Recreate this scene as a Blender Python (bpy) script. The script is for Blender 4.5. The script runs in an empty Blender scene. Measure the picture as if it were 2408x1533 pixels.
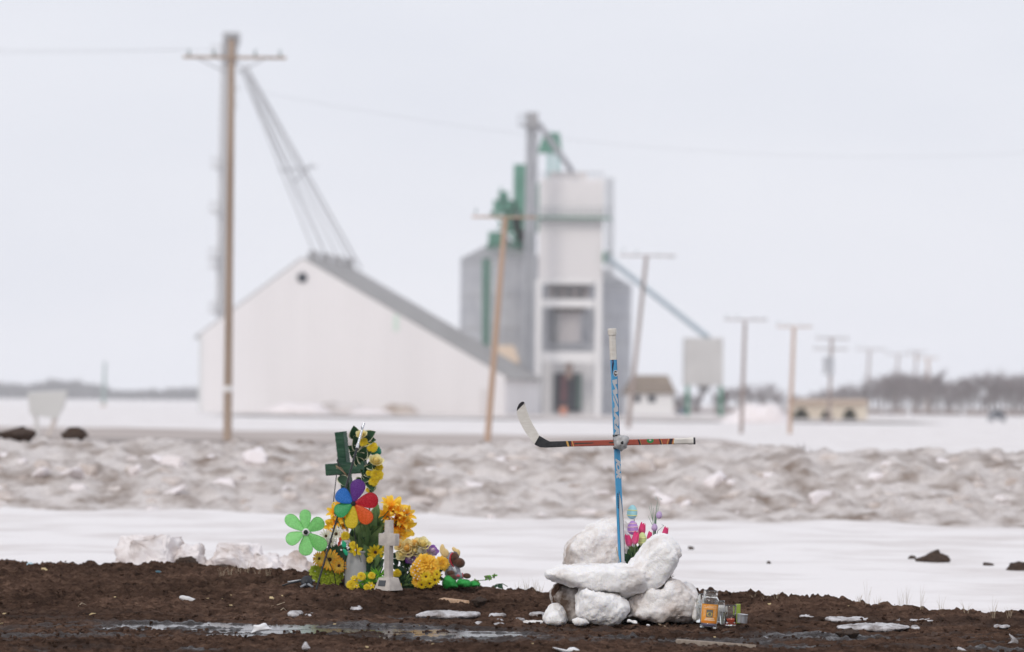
import bpy, bmesh, math, random
import numpy as np
from mathutils import Vector, Matrix

random.seed(7)
rng = np.random.default_rng(7)
R = math.radians
scene = bpy.context.scene
col = scene.collection

# ------------------------------------------------------------------ camera
CAM_H = 1.10
HAZE = 0.00028
PITCH, ROLL = math.atan(171.5 / 8026.7), R(0.6)
FPX = 120.0 / 36.0 * 2408.0            # focal length in pixels of a 2408 px wide frame
fwd = Vector((0, math.cos(PITCH), math.sin(PITCH)))
r0, u0 = Vector((1, 0, 0)), Vector((0, -math.sin(PITCH), math.cos(PITCH)))
RIGHT = r0 * math.cos(ROLL) + u0 * math.sin(ROLL)
UP = u0 * math.cos(ROLL) - r0 * math.sin(ROLL)
cam_d = bpy.data.cameras.new('camera')
cam_d.lens, cam_d.sensor_width, cam_d.sensor_fit = 120.0, 36.0, 'HORIZONTAL'
cam_d.clip_start, cam_d.clip_end = 0.5, 9000
cam_d.dof.use_dof, cam_d.dof.focus_distance, cam_d.dof.aperture_fstop = True, 17.0, 2.6
cam = bpy.data.objects.new('camera', cam_d)
col.objects.link(cam)
CAM = Vector((0, 0, CAM_H))
cam.matrix_world = Matrix.Translation(CAM) @ Matrix((RIGHT, UP, -fwd)).transposed().to_4x4()
scene.camera = cam

# ------------------------------------------------------------------ overcast sky and weak sun
SUN_EL, SUN_AZ = R(34), R(205)         # azimuth clockwise from +Y: high, behind the camera on its left
world = bpy.data.worlds.new('World')
scene.world = world
world.use_nodes = True
wn, wl = world.node_tree.nodes, world.node_tree.links
wn.clear()
sky = wn.new('ShaderNodeTexSky')
sky.sky_type, sky.sun_disc = 'NISHITA', False
sky.sun_elevation, sky.sun_rotation = SUN_EL, SUN_AZ
sky.dust_density, sky.air_density = 4.0, 1.0
tc = wn.new('ShaderNodeTexCoord')
mp = wn.new('ShaderNodeMapping')
mp.inputs['Scale'].default_value = (1.0, 1.0, 3.0)
nz = wn.new('ShaderNodeTexNoise')
nz.inputs['Scale'].default_value, nz.inputs['Detail'].default_value = 5.0, 5.0
ramp = wn.new('ShaderNodeValToRGB')
ramp.color_ramp.elements[0].position, ramp.color_ramp.elements[1].position = 0.3, 0.7
ramp.color_ramp.elements[0].color = (7.95, 8.2, 9.0, 1)
ramp.color_ramp.elements[1].color = (8.7, 8.85, 9.5, 1)
mix = wn.new('ShaderNodeMix')
mix.data_type = 'RGBA'
mix.inputs['Factor'].default_value = 0.94       # a closed cloud layer
bg = wn.new('ShaderNodeBackground')
bg.inputs['Strength'].default_value = 0.1
out = wn.new('ShaderNodeOutputWorld')
wl.new(tc.outputs['Generated'], mp.inputs['Vector'])
wl.new(mp.outputs['Vector'], nz.inputs['Vector'])
wl.new(nz.outputs['Fac'], ramp.inputs['Fac'])
wl.new(sky.outputs['Color'], mix.inputs[6])
wl.new(ramp.outputs['Color'], mix.inputs[7])
wl.new(mix.outputs[2], bg.inputs['Color'])
wl.new(bg.outputs['Background'], out.inputs['Surface'])

sun_d = bpy.data.lights.new('sun', 'SUN')
sun_d.energy, sun_d.angle, sun_d.color = 1.05, R(14), (1.0, 0.93, 0.84)
sun = bpy.data.objects.new('sun', sun_d)
col.objects.link(sun)
sd = Vector((math.sin(SUN_AZ) * math.cos(SUN_EL), math.cos(SUN_AZ) * math.cos(SUN_EL), math.sin(SUN_EL)))
sun.rotation_euler = sd.to_track_quat('Z', 'Y').to_euler()
sun.location = (0, 0, 60)

vs = scene.view_settings
vs.view_transform, vs.look, vs.gamma, vs.exposure = 'Standard', 'None', 1.0, 0.0
vs.use_curve_mapping = False
cy = scene.cycles
cy.max_bounces, cy.transmission_bounces, cy.transparent_max_bounces, cy.volume_bounces = 8, 8, 8, 2
cy.use_denoising = True

# ------------------------------------------------------------------ pixel helpers (2408 x 1533 frame)
def P(x, y, Y):
    d = RIGHT * ((x - 1204) / FPX) + UP * ((766.5 - y) / FPX) + fwd
    return CAM + d * (Y / d.y)
def crop(x0, y0, s):
    return lambda cx, cy: ((x0 + cx / s) / 1.59468, (y0 + cy / s) / 1.59468)
A = crop(1040, 1560, 2.1895)
E = crop(2000, 1840, 2.6756)
S = crop(1900, 1220, 3.066)
B = crop(1700, 380, 1.2564)
W = crop(600, 60, 0.9346)
RC = crop(2500, 1150, 1.797)
G1 = crop(0, 2050, 1.8523)
G2 = crop(1200, 2100, 1.8523)
G3 = crop(2500, 2100, 1.797)
M1 = crop(0, 1550, 1.8523)
M2 = crop(2500, 1600, 1.797)
E7 = crop(2560, 2160, 6.387)
def PA(cx, cy, Y): return P(*A(cx, cy), Y)
def PE(cx, cy, Y): return P(*E(cx, cy), Y)
def PS(cx, cy, Y): return P(*S(cx, cy), Y)
def mA(Y): return Y / FPX / (2.1895 * 1.59468)
def mD(Y): return Y / FPX

# ------------------------------------------------------------------ noise
def _hash(ix, iy, iz, seed):
    h = (ix * 374761393 + iy * 668265263 + iz * 2147483647 + seed * 1274126177) & 0xFFFFFFFF
    h = ((h ^ (h >> 13)) * 1274126177) & 0xFFFFFFFF
    h = ((h ^ (h >> 16)) * 2246822519) & 0xFFFFFFFF
    return ((h ^ (h >> 15)) & 0xFFFF) / 65535.0
def vnoise(x, y, z=0.0, seed=0):
    x, y, z = np.broadcast_arrays(np.asarray(x, float), np.asarray(y, float), np.asarray(z, float))
    ix, iy, iz = np.floor(x).astype(np.int64), np.floor(y).astype(np.int64), np.floor(z).astype(np.int64)
    fx, fy, fz = x - ix, y - iy, z - iz
    fx, fy, fz = [f * f * f * (f * (f * 6 - 15) + 10) for f in (fx, fy, fz)]
    r = 0
    flat = not np.any(z)
    for dz in ((0,) if flat else (0, 1)):
        wz = 1.0 if flat else (fz if dz else 1 - fz)
        for dy in (0, 1):
            wy = fy if dy else 1 - fy
            for dx in (0, 1):
                wx = fx if dx else 1 - fx
                r = r + _hash(ix + dx, iy + dy, iz + dz, seed) * wx * wy * wz
    return r * 2 - 1
def fbm(x, y, z=0.0, oct=4, seed=0, gain=0.5, ridge=False):
    r, a, s = 0, 1.0, 0
    for k in range(oct):
        n = vnoise(np.asarray(x) * 2 ** k + 17.3 * k, np.asarray(y) * 2 ** k + 5.1 * k, np.asarray(z) * 2 ** k, seed + k * 31)
        if ridge: n = 1 - 2 * np.abs(n)
        r, s, a = r + a * n, s + a, a * gain
    return r / s
def sstep(a, b, x):
    t = np.clip((np.asarray(x, float) - a) / (b - a), 0, 1)
    return t * t * (3 - 2 * t)

# ------------------------------------------------------------------ materials
def new_mat(name):
    m = bpy.data.materials.new(name)
    m.use_nodes = True
    nt = m.node_tree
    return m, nt, nt.nodes['Principled BSDF']
def node(nt, t, **kw):
    n = nt.nodes.new(t)
    for k, v in kw.items():
        if k in n.inputs: n.inputs[k].default_value = v
        else: setattr(n, k, v)
    return n
def c4(c): return (c[0], c[1], c[2], 1)
def M(name, c1, c2=None, scale=20, rough=0.6, bump=0.0, bscale=60, bdist=0.005, metal=0, spec=0.4, sss=0, lo=0.35, hi=0.65, detail=4,
      trans=0, ior=1.45, stretch=(1, 1, 1), coat=0, sheen=0, world_space=False):
    m, nt, b = new_mat(name)
    b.inputs['Roughness'].default_value, b.inputs['Metallic'].default_value = rough, metal
    b.inputs['Specular IOR Level'].default_value = spec
    b.inputs['Transmission Weight'].default_value, b.inputs['IOR'].default_value = trans, ior
    b.inputs['Coat Weight'].default_value = coat
    b.inputs['Sheen Weight'].default_value = sheen
    if sss:
        b.inputs['Subsurface Weight'].default_value = sss
        b.inputs['Subsurface Radius'].default_value = (0.02, 0.02, 0.025)
        b.inputs['Subsurface Scale'].default_value = 1.0
    b.inputs['Base Color'].default_value = c4(c1)
    if c2 is None and not bump: return m
    t = node(nt, 'ShaderNodeTexCoord'); g = node(nt, 'ShaderNodeNewGeometry')
    mpn = node(nt, 'ShaderNodeMapping', Scale=stretch)
    nt.links.new(g.outputs['Position'] if world_space else t.outputs['Object'], mpn.inputs['Vector'])
    if c2 is not None:
        n = node(nt, 'ShaderNodeTexNoise', Scale=scale, Detail=detail)
        r = node(nt, 'ShaderNodeValToRGB')
        r.color_ramp.elements[0].position, r.color_ramp.elements[1].position = lo, hi
        r.color_ramp.elements[0].color, r.color_ramp.elements[1].color = c4(c1), c4(c2)
        nt.links.new(mpn.outputs[0], n.inputs['Vector']); nt.links.new(n.outputs['Fac'], r.inputs['Fac'])
        nt.links.new(r.outputs[0], b.inputs['Base Color'])
    if bump:
        n2 = node(nt, 'ShaderNodeTexNoise', Scale=bscale, Detail=5.0)
        bp = node(nt, 'ShaderNodeBump', Strength=bump, Distance=bdist)
        nt.links.new(mpn.outputs[0], n2.inputs['Vector']); nt.links.new(n2.outputs['Fac'], bp.inputs['Height'])
        nt.links.new(bp.outputs[0], b.inputs['Normal'])
    return m
def MT(name, stops, rough=0.55, translucent=0.25, attr='t', var=0.12):
    """petal or leaf: colour runs from base to tip along the attribute t"""
    m, nt, b = new_mat(name)
    at = node(nt, 'ShaderNodeAttribute', attribute_name=attr)
    r = node(nt, 'ShaderNodeValToRGB')
    el = r.color_ramp.elements
    while len(el) < len(stops): el.new(0.5)
    for e, (p, c) in zip(el, stops): e.position, e.color = p, c4(c)
    nt.links.new(at.outputs['Fac'], r.inputs['Fac'])
    n = node(nt, 'ShaderNodeTexNoise', Scale=90.0, Detail=3.0)
    t = node(nt, 'ShaderNodeNewGeometry')
    hs = node(nt, 'ShaderNodeHueSaturation')
    mr = node(nt, 'ShaderNodeMapRange')
    mr.inputs['To Min'].default_value, mr.inputs['To Max'].default_value = 1 - var * 2, 1 + var * 2
    nt.links.new(t.outputs['Position'], n.inputs['Vector']); nt.links.new(n.outputs['Fac'], mr.inputs['Value'])
    nt.links.new(mr.outputs[0], hs.inputs['Value']); nt.links.new(r.outputs[0], hs.inputs['Color'])
    nt.links.new(hs.outputs[0], b.inputs['Base Color'])
    b.inputs['Roughness'].default_value, b.inputs['Specular IOR Level'].default_value = rough, 0.3
    if translucent:
        tr = node(nt, 'ShaderNodeBsdfTranslucent'); mx = node(nt, 'ShaderNodeMixShader', Fac=translucent)
        nt.links.new(hs.outputs[0], tr.inputs['Color'])
        nt.links.new(b.outputs[0], mx.inputs[1]); nt.links.new(tr.outputs[0], mx.inputs[2])
        nt.links.new(mx.outputs[0], nt.nodes['Material Output'].inputs['Surface'])
    return m
def dirt_snow(name, clean, dirt, scale, lo, hi, speck=0.0, speck_scale=60, speck_col=(0.09, 0.06, 0.045), sss=0.0, bump=0.6, bscale=40, bdist=0.02, rough=0.75):
    m, nt, b = new_mat(name)
    b.inputs['Roughness'].default_value, b.inputs['Specular IOR Level'].default_value = rough, 0.25
    if sss:
        b.inputs['Subsurface Weight'].default_value = sss
        b.inputs['Subsurface Radius'].default_value = (0.022, 0.024, 0.028)
        b.inputs['Subsurface Scale'].default_value = 1.0
    g = node(nt, 'ShaderNodeNewGeometry')
    n = node(nt, 'ShaderNodeTexNoise', Scale=scale, Detail=6.0, Roughness=0.6)
    r = node(nt, 'ShaderNodeValToRGB')
    r.color_ramp.elements[0].position, r.color_ramp.elements[1].position = lo, hi
    r.color_ramp.elements[0].color, r.color_ramp.elements[1].color = c4(clean), c4(dirt)
    nt.links.new(g.outputs['Position'], n.inputs['Vector']); nt.links.new(n.outputs['Fac'], r.inputs['Fac'])
    last = r.outputs[0]
    if speck:
        n3 = node(nt, 'ShaderNodeTexNoise', Scale=speck_scale, Detail=3.0)
        n4 = node(nt, 'ShaderNodeTexNoise', Scale=scale * 0.9, Detail=2.0)
        ad = node(nt, 'ShaderNodeMath', operation='MULTIPLY_ADD')
        ad.inputs[1].default_value = 1.2
        nt.links.new(n4.outputs['Fac'], ad.inputs[0]); nt.links.new(n3.outputs['Fac'], ad.inputs[2])
        r3 = node(nt, 'ShaderNodeValToRGB')
        r3.color_ramp.elements[0].position, r3.color_ramp.elements[1].position = speck - 0.035, speck + 0.01
        r3.color_ramp.elements[0].color, r3.color_ramp.elements[1].color = (0, 0, 0, 1), (1, 1, 1, 1)
        nt.links.new(g.outputs['Position'], n3.inputs['Vector']); nt.links.new(g.outputs['Position'], n4.inputs['Vector'])
        nt.links.new(ad.outputs[0], r3.inputs['Fac'])
        mx = node(nt, 'ShaderNodeMix', data_type='RGBA')
        mx.inputs[7].default_value = c4(speck_col)
        nt.links.new(r3.outputs[0], mx.inputs['Factor']); nt.links.new(last, mx.inputs[6])
        last = mx.outputs[2]
    nt.links.new(last, b.inputs['Base Color'])
    n2 = node(nt, 'ShaderNodeTexNoise', Scale=bscale, Detail=6.0)
    bp = node(nt, 'ShaderNodeBump', Strength=bump, Distance=bdist)
    nt.links.new(g.outputs['Position'], n2.inputs['Vector']); nt.links.new(n2.outputs['Fac'], bp.inputs['Height'])
    nt.links.new(bp.outputs[0], b.inputs['Normal'])
    return m

# ------------------------------------------------------------------ objects
WL = {}                                  # world location of every object that parents others
def tag(o, label=None, cat=None, group=None, kind=None):
    if label: o['label'] = label
    if cat: o['category'] = cat
    if group: o['group'] = group
    if kind or cat: o['kind'] = kind or 'thing'
    return o
def thing(name, loc, label, cat, group=None):
    o = bpy.data.objects.new(name, None)
    o.empty_display_size = 0.05
    o.location = loc
    col.objects.link(o)
    WL[o.name] = Vector(loc)
    return tag(o, label, cat, group)
class MB:
    def __init__(s): s.v, s.f, s.t, s.mi, s.n = [], [], [], [], 0
    def add(s, v, f, t=None, mi=0):
        v = np.asarray([tuple(p) for p in v] if not isinstance(v, np.ndarray) else v, float)
        s.v.append(v); s.f += [tuple(i + s.n for i in q) for q in f]
        s.mi += [mi] * len(f)
        s.t.append(np.zeros(len(v)) if t is None else np.asarray(t, float))
        s.n += len(v)
        return s
    def verts(s): return np.vstack(s.v)
def mesh_from(name, mb, mats, smooth=True, shift=None):
    v = mb.verts()
    if shift is not None: v = v - np.asarray(shift)
    me = bpy.data.meshes.new(name)
    me.from_pydata(v.tolist(), [], mb.f)
    for m in (mats if isinstance(mats, (list, tuple)) else [mats]): me.materials.append(m)
    if any(mb.mi): me.polygons.foreach_set('material_index', mb.mi)
    if smooth is True: me.polygons.foreach_set('use_smooth', [True] * len(me.polygons))
    t = np.concatenate(mb.t)
    if t.any():
        a = me.attributes.new('t', 'FLOAT', 'POINT'); a.data.foreach_set('value', t.astype(np.float32))
    if smooth == 'auto':
        me.polygons.foreach_set('use_smooth', [True] * len(me.polygons))
        me.set_sharp_from_angle(angle=R(35))
    me.update()
    return me
def make(name, mb, mats, parent=None, smooth='auto', loc=None):
    """mesh built in world coordinates; its origin goes to its parent's, or to its own base"""
    v = mb.verts()
    if parent is not None: org = WL[parent.name]
    elif loc is not None: org = Vector(loc)
    else: org = Vector(((v[:, 0].min() + v[:, 0].max()) / 2, (v[:, 1].min() + v[:, 1].max()) / 2, v[:, 2].min()))
    o = bpy.data.objects.new(name, mesh_from(name, mb, mats, smooth, tuple(org)))
    col.objects.link(o)
    if parent is not None: o.parent = parent
    else: o.location = org
    WL[o.name] = org
    return o
def inst(name, me, parent, world_m=None, local_m=None):
    o = bpy.data.objects.new(name, me)
    col.objects.link(o)
    if parent is not None: o.parent = parent
    if local_m is not None: o.matrix_basis = local_m
    else:
        o.matrix_basis = (Matrix.Translation(-WL[parent.name]) @ world_m) if parent is not None else world_m
        WL[o.name] = world_m.translation
    return o
def frame(c, z, roll=0.0, s=1.0, xhint=None):
    z = Vector(z).normalized()
    h = Vector(xhint) if xhint is not None else Vector((1, 0, 0.001))
    y = z.cross(h).normalized(); x = y.cross(z)
    m = Matrix((x, y, z)).transposed().to_4x4()
    sc = Matrix.Diagonal((s, s, s, 1)) if not isinstance(s, (tuple, list)) else Matrix.Diagonal((s[0], s[1], s[2], 1))
    return Matrix.Translation(c) @ m @ Matrix.Rotation(roll, 4, 'Z') @ sc
def xf(m, v): return [m @ Vector(p) for p in v]
# shapes ------------------------------------------------------------
def tube(pts, rad, n=8, cap=True):
    pts = [Vector(p) for p in pts]
    rad = [rad] * len(pts) if not isinstance(rad, (list, tuple)) else rad
    v, f = [], []
    ref = None
    for i, p in enumerate(pts):
        d = (pts[min(i + 1, len(pts) - 1)] - pts[max(i - 1, 0)]).normalized()
        if ref is None: ref = Vector((0, 1, 0)) if abs(d.y) < 0.9 else Vector((1, 0, 0))
        a = d.cross(ref).normalized(); b = a.cross(d); ref = b
        for k in range(n):
            t = 2 * math.pi * k / n
            v.append(p + (a * math.cos(t) + b * math.sin(t)) * rad[i])
    for i in range(len(pts) - 1):
        for k in range(n):
            k2 = (k + 1) % n
            f.append((i * n + k, i * n + k2, (i + 1) * n + k2, (i + 1) * n + k))
    if cap:
        f.append(tuple(range(n))[::-1]); f.append(tuple(range((len(pts) - 1) * n, len(pts) * n)))
    return v, f
def lathe(prof, n=28, m=None, cap=False):
    v, f = [], []
    for r, z in prof:
        for k in range(n):
            t = 2 * math.pi * k / n
            v.append(Vector((r * math.cos(t), r * math.sin(t), z)))
    for i in range(len(prof) - 1):
        for k in range(n):
            k2 = (k + 1) % n
            f.append((i * n + k, i * n + k2, (i + 1) * n + k2, (i + 1) * n + k))
    if cap:
        f.append(tuple(range(n))[::-1]); f.append(tuple(range((len(prof) - 1) * n, len(prof) * n)))
    return (xf(m, v) if m is not None else v), f
BOXF = [(0, 3, 2, 1), (4, 5, 6, 7), (0, 1, 5, 4), (1, 2, 6, 5), (2, 3, 7, 6), (3, 0, 4, 7)]
def box(c, s, m=None):
    c = Vector(c); hx, hy, hz = s[0] / 2, s[1] / 2, s[2] / 2
    v = [c + Vector(p) for p in ((-hx, -hy, -hz), (hx, -hy, -hz), (hx, hy, -hz), (-hx, hy, -hz), (-hx, -hy, hz), (hx, -hy, hz), (hx, hy, hz), (-hx, hy, hz))]
    return (xf(m, v) if m is not None else v), BOXF
def hull(pts):
    bm = bmesh.new()
    for p in pts: bm.verts.new(p)
    bmesh.ops.convex_hull(bm, input=bm.verts)
    bmesh.ops.delete(bm, geom=[v for v in bm.verts if not v.link_faces], context='VERTS')
    bm.verts.index_update()
    v = [x.co.copy() for x in bm.verts]; f = [tuple(y.index for y in x.verts) for x in bm.faces]
    bm.free()
    return v, f
def prism(poly, dvec):
    """closed polygon of 3-D points pushed along dvec"""
    n = len(poly); dv = Vector(dvec)
    v = [Vector(p) for p in poly] + [Vector(p) + dv for p in poly]
    f = [tuple(range(n)), tuple(range(2 * n - 1, n - 1, -1))]
    f += [(i, i + n, (i + 1) % n + n, (i + 1) % n) for i in range(n)]
    return v, f
def ellipsoid(m, n=16, k=10):
    return lathe([(max(math.cos(a), 1e-4), math.sin(a)) for a in np.linspace(-math.pi / 2, math.pi / 2, k)], n, m)
def bevel(o, w, seg=2):
    bm = bmesh.new(); bm.from_mesh(o.data)
    bmesh.ops.remove_doubles(bm, verts=bm.verts, dist=1e-5)
    bmesh.ops.bevel(bm, geom=[e for e in bm.edges if e.calc_face_angle(0) > R(25)], offset=w, segments=seg, profile=0.6, affect='EDGES', clamp_overlap=True)
    bm.to_mesh(o.data); bm.free()
    o.data.polygons.foreach_set('use_smooth', [True] * len(o.data.polygons)); o.data.set_sharp_from_angle(angle=R(40))
def rough_up(o, amp, freq, seed=0, oct=3, fine=0.0, fine_freq=90):
    """push the vertices along their normals by noise: a lumpy real surface"""
    me = o.data; n = len(me.vertices)
    co = np.empty(n * 3); me.vertices.foreach_get('co', co); co = co.reshape(-1, 3)
    no = np.empty(n * 3); me.vertex_normals.foreach_get('vector', no); no = no.reshape(-1, 3)
    d = amp * fbm(co[:, 0] * freq + seed, co[:, 1] * freq, co[:, 2] * freq + 3.7, oct, seed)
    if fine: d = d + fine * fbm(co[:, 0] * fine_freq, co[:, 1] * fine_freq + seed, co[:, 2] * fine_freq, 2, seed + 5)
    me.vertices.foreach_set('co', (co + no * d[:, None]).ravel()); me.update()
def remesh(o, size):
    """even skin for lumps of snow and ice"""
    md = o.modifiers.new('skin', 'REMESH'); md.mode, md.voxel_size = 'VOXEL', size
    me = bpy.data.meshes.new_from_object(o.evaluated_get(bpy.context.evaluated_depsgraph_get()))
    o.modifiers.remove(md)
    old = o.data; o.data = me; bpy.data.meshes.remove(old)
    me.polygons.foreach_set('use_smooth', [True] * len(me.polygons))
def resample(pts, n, smooth=1):
    p = np.asarray(pts, float)
    for _ in range(smooth):
        q = np.roll(p, -1, 0); p = np.stack([0.75 * p + 0.25 * q, 0.25 * p + 0.75 * q], 1).reshape(-1, p.shape[1])
    c = np.vstack([p, p[:1]]); s = np.concatenate([[0], np.cumsum(np.linalg.norm(np.diff(c, axis=0), axis=1))])
    u = np.linspace(0, s[-1], n, endpoint=False)
    return np.stack([np.interp(u, s, c[:, k]) for k in range(p.shape[1])], 1)
def blob(outline, Y, depth, N=150, K=30, e=0.75, ysh=0.0, smooth=1):
    """solid lump whose side view is the outline; rounded front and back"""
    pts = np.array([tuple(P(x, y, Y)) for x, y in outline])
    ring = resample(pts[:, [0, 2]], N, smooth)
    c = ring.mean(0)
    v, f = [], []
    for a in np.linspace(-math.pi / 2, math.pi / 2, K):
        cc = max(math.cos(a), 1e-3) ** e; ss = math.copysign(abs(math.sin(a)) ** e, a)
        q = c + (ring - c) * cc
        v.append(np.column_stack([q[:, 0], np.full(N, Y + ss * depth / 2) + ysh * (q[:, 1] - c[1]), q[:, 1]]))
    v = np.vstack(v)
    for i in range(K - 1):
        for k in range(N):
            k2 = (k + 1) % N
            f.append((i * N + k, i * N + k2, (i + 1) * N + k2, (i + 1) * N + k))
    f.append(tuple(range(N))[::-1]); f.append(tuple(range((K - 1) * N, K * N)))
    return v, f
def text_mesh(s, size, shear=0.0, offset=0.0, extrude=0.0):
    cu = bpy.data.curves.new('lettering', 'FONT')
    cu.body, cu.size, cu.shear, cu.offset, cu.extrude = s, size, shear, offset, extrude
    cu.align_x, cu.align_y = 'CENTER', 'CENTER'
    cu.resolution_u = 3
    o = bpy.data.objects.new('lettering', cu); col.objects.link(o)
    me = bpy.data.meshes.new_from_object(o.evaluated_get(bpy.context.evaluated_depsgraph_get()))
    v = [x.co.copy() for x in me.vertices]; f = [tuple(p.vertices) for p in me.polygons]
    bpy.data.objects.remove(o); bpy.data.curves.remove(cu); bpy.data.meshes.remove(me)
    return v, f

# ================================================================== TERRAIN
# mud verge: its far edge (distance, height) along the frame
EX = [-3000, 0, 400, 700, 850, 1000, 1200, 1300, 1640, 1800, 1950, 2050, 2200, 2408, 5000]
EY = [20.9, 20.6, 20.5, 19.6, 18.95, 18.95, 18.9, 18.8, 18.5, 18.2, 18.0, 17.7, 17.5, 17.4, 17.3]
EV = [1325, 1325, 1328, 1345, 1374, 1379, 1386, 1392, 1391, 1399, 1406, 1424, 1434, 1440, 1440]
EZ = [P(min(max(x, 0), 2408), v, y).z for x, v, y in zip(EX, EV, EY)]
def xd_of(X, Y): return 1204 + FPX * X / Y
def edge(X, Y):
    xd = xd_of(X, np.maximum(Y, 10.0)); return np.interp(xd, EX, EY), np.interp(xd, EX, EZ)
def flat_at(xd, yd, z=0.0):
    d = P(xd, yd, 10) - CAM
    return CAM + d * ((z - CAM_H) / d.z)
PUD = []
for cx, cyy, hx, hy in [(430, 1466, 270, 9), (640, 1476, 190, 7), (880, 1471, 180, 12), (1110, 1491, 220, 11), (720, 1490, 190, 6), (1930, 1496, 210, 11), (2340, 1524, 80, 5),
                        (1780, 1513, 50, 4), (1870, 1523, 60, 4), (465, 1524, 70, 4), (90, 1528, 60, 3), (1480, 1500, 120, 4), (2250, 1478, 60, 3), (960, 1452, 60, 3)]:
    c = flat_at(cx, cyy)
    PUD.append((c.x, c.y, hx * mD(c.y), hy * c.y / (cyy - 938.0)))
WATER_Z = -0.010
def mud_base(X, Y):
    ye, ze = edge(X, Y)
    return ze * sstep(0, 1, (Y - 16.9) / np.maximum(ye - 16.9 - 0.1, 0.2)) - 0.03 * sstep(17.2, 15.6, Y) * 0
def wet_at(X, Y):
    w = np.zeros(np.broadcast(X, Y).shape)
    for px, py, ax, ay in PUD:
        d = np.sqrt(((X - px) / ax) ** 2 + ((Y - py) / ay) ** 2)
        w = np.maximum(w, 1 - sstep(0.35, 1.25, d + 0.35 * fbm(X * 2.2, Y * 5.0, 0, 3, 5)))
    return w
def mud_z(X, Y):
    X, Y = np.broadcast_arrays(np.asarray(X, float), np.asarray(Y, float))
    ye, ze = edge(X, Y)
    w = wet_at(X, Y)
    track = np.exp(-((Y - 16.2 - 0.05 * X) / 0.8) ** 2)
    dry = sstep(17.0, 17.9, Y)
    n1 = fbm(X * 2.2, Y * 1.6, 0, 3, 11)
    n2 = fbm(X * 9, Y * 7, 0, 3, 23, ridge=True)
    n3 = np.maximum(fbm(X * 24, Y * 20, 0, 4, 37, 0.62), -0.12)
    n4 = fbm(X * 60, Y * 50, 0, 2, 51)
    ruts = fbm(X * 0.8, Y * 6.5, 0, 3, 77)
    z = mud_base(X, Y) + 0.014 * n1 + (0.008 + 0.006 * dry) * n2 + (0.020 + 0.014 * dry) * n3 + 0.007 * n4 + 0.012 * ruts * (1 - dry)
    z = z - 0.008 * track
    z = z * (1 - 0.9 * w) + w * (-0.022 + 0.019 * n3 + 0.013 * n2 + 0.010 * n1 + 0.034 * fbm(X * 1.3, Y * 13, 0, 3, 55))
    e = Y - ye - 0.10 * fbm(X * 3.0, 0 * Y, 0, 3, 91)
    z = z + 0.010 * np.exp(-(e / 0.12) ** 2) * np.maximum(fbm(X * 14, Y * 8, 0, 2, 93), -0.3)
    return z - 0.45 * sstep(0.02, 0.55, e)
def snow_z(X, Y):
    X, Y = np.broadcast_arrays(np.asarray(X, float), np.asarray(Y, float))
    ye, ze = edge(X, Y)
    far = np.interp(Y, [0, 100, 347, 800, 5000], [-0.04, -0.05, -0.45, -1.5, -1.5])
    n = 0.030 * fbm(X * 0.9, Y * 0.55, 0, 4, 3) * sstep(19, 22, Y) * sstep(70, 45, Y) + 0.03 * fbm(X * 0.25, Y * 0.16, 0, 3, 9) * sstep(22, 30, Y)
    n = n + 0.16 * fbm(X * 0.03, Y * 0.02, 0, 3, 19) * sstep(95, 220, Y)
    mudarea = 1 - sstep(-0.35, 0.25, Y - ye)
    return far + n - 0.35 * mudarea
def grid(name, xs, ys, zf, mat, attr=None):
    X, Y = np.meshgrid(xs, ys)
    Z = zf(X, Y)
    nx, ny = len(xs), len(ys)
    me = bpy.data.meshes.new(name)
    me.vertices.add(nx * ny)
    me.vertices.foreach_set('co', np.column_stack([X.ravel(), Y.ravel(), Z.ravel()]).ravel())
    i = (np.arange(ny - 1)[:, None] * nx + np.arange(nx - 1)[None, :]).ravel()
    q = np.column_stack([i, i + 1, i + nx + 1, i + nx]).ravel()
    nf = len(i)
    me.loops.add(nf * 4); me.loops.foreach_set('vertex_index', q.astype(np.int32))
    me.polygons.add(nf)
    me.polygons.foreach_set('loop_start', np.arange(0, nf * 4, 4, dtype=np.int32))
    me.polygons.foreach_set('use_smooth', np.ones(nf, dtype=bool))
    me.update(calc_edges=True); me.validate()
    if attr is not None:
        a = me.attributes.new('wet', 'FLOAT', 'POINT'); a.data.foreach_set('value', attr(X, Y).ravel().astype(np.float32))
    me.materials.append(mat)
    o = bpy.data.objects.new(name, me); col.objects.link(o)
    return o
def geo(a, b, n): return list(np.geomspace(a, b, n))
# snow sheet out to the horizon
snow_mat = dirt_snow('snow', (0.85, 0.82, 0.815), (0.69, 0.645, 0.63), 0.7, 0.45, 0.66, speck=1.26, speck_scale=14, speck_col=(0.60, 0.53, 0.49), bump=0.45, bscale=6, bdist=0.03)
side = geo(9.2, 2200, 42)
xs = np.array([-v for v in side[::-1]] + list(np.arange(-9, 9.01, 0.1)) + side)
ys = np.array(list(np.linspace(-120, 14, 24)) + list(np.arange(14.5, 48, 0.14)) + geo(48.3, 2350, 80))
tag(grid('snow_field', xs, ys, snow_z, snow_mat), kind='structure')

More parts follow.
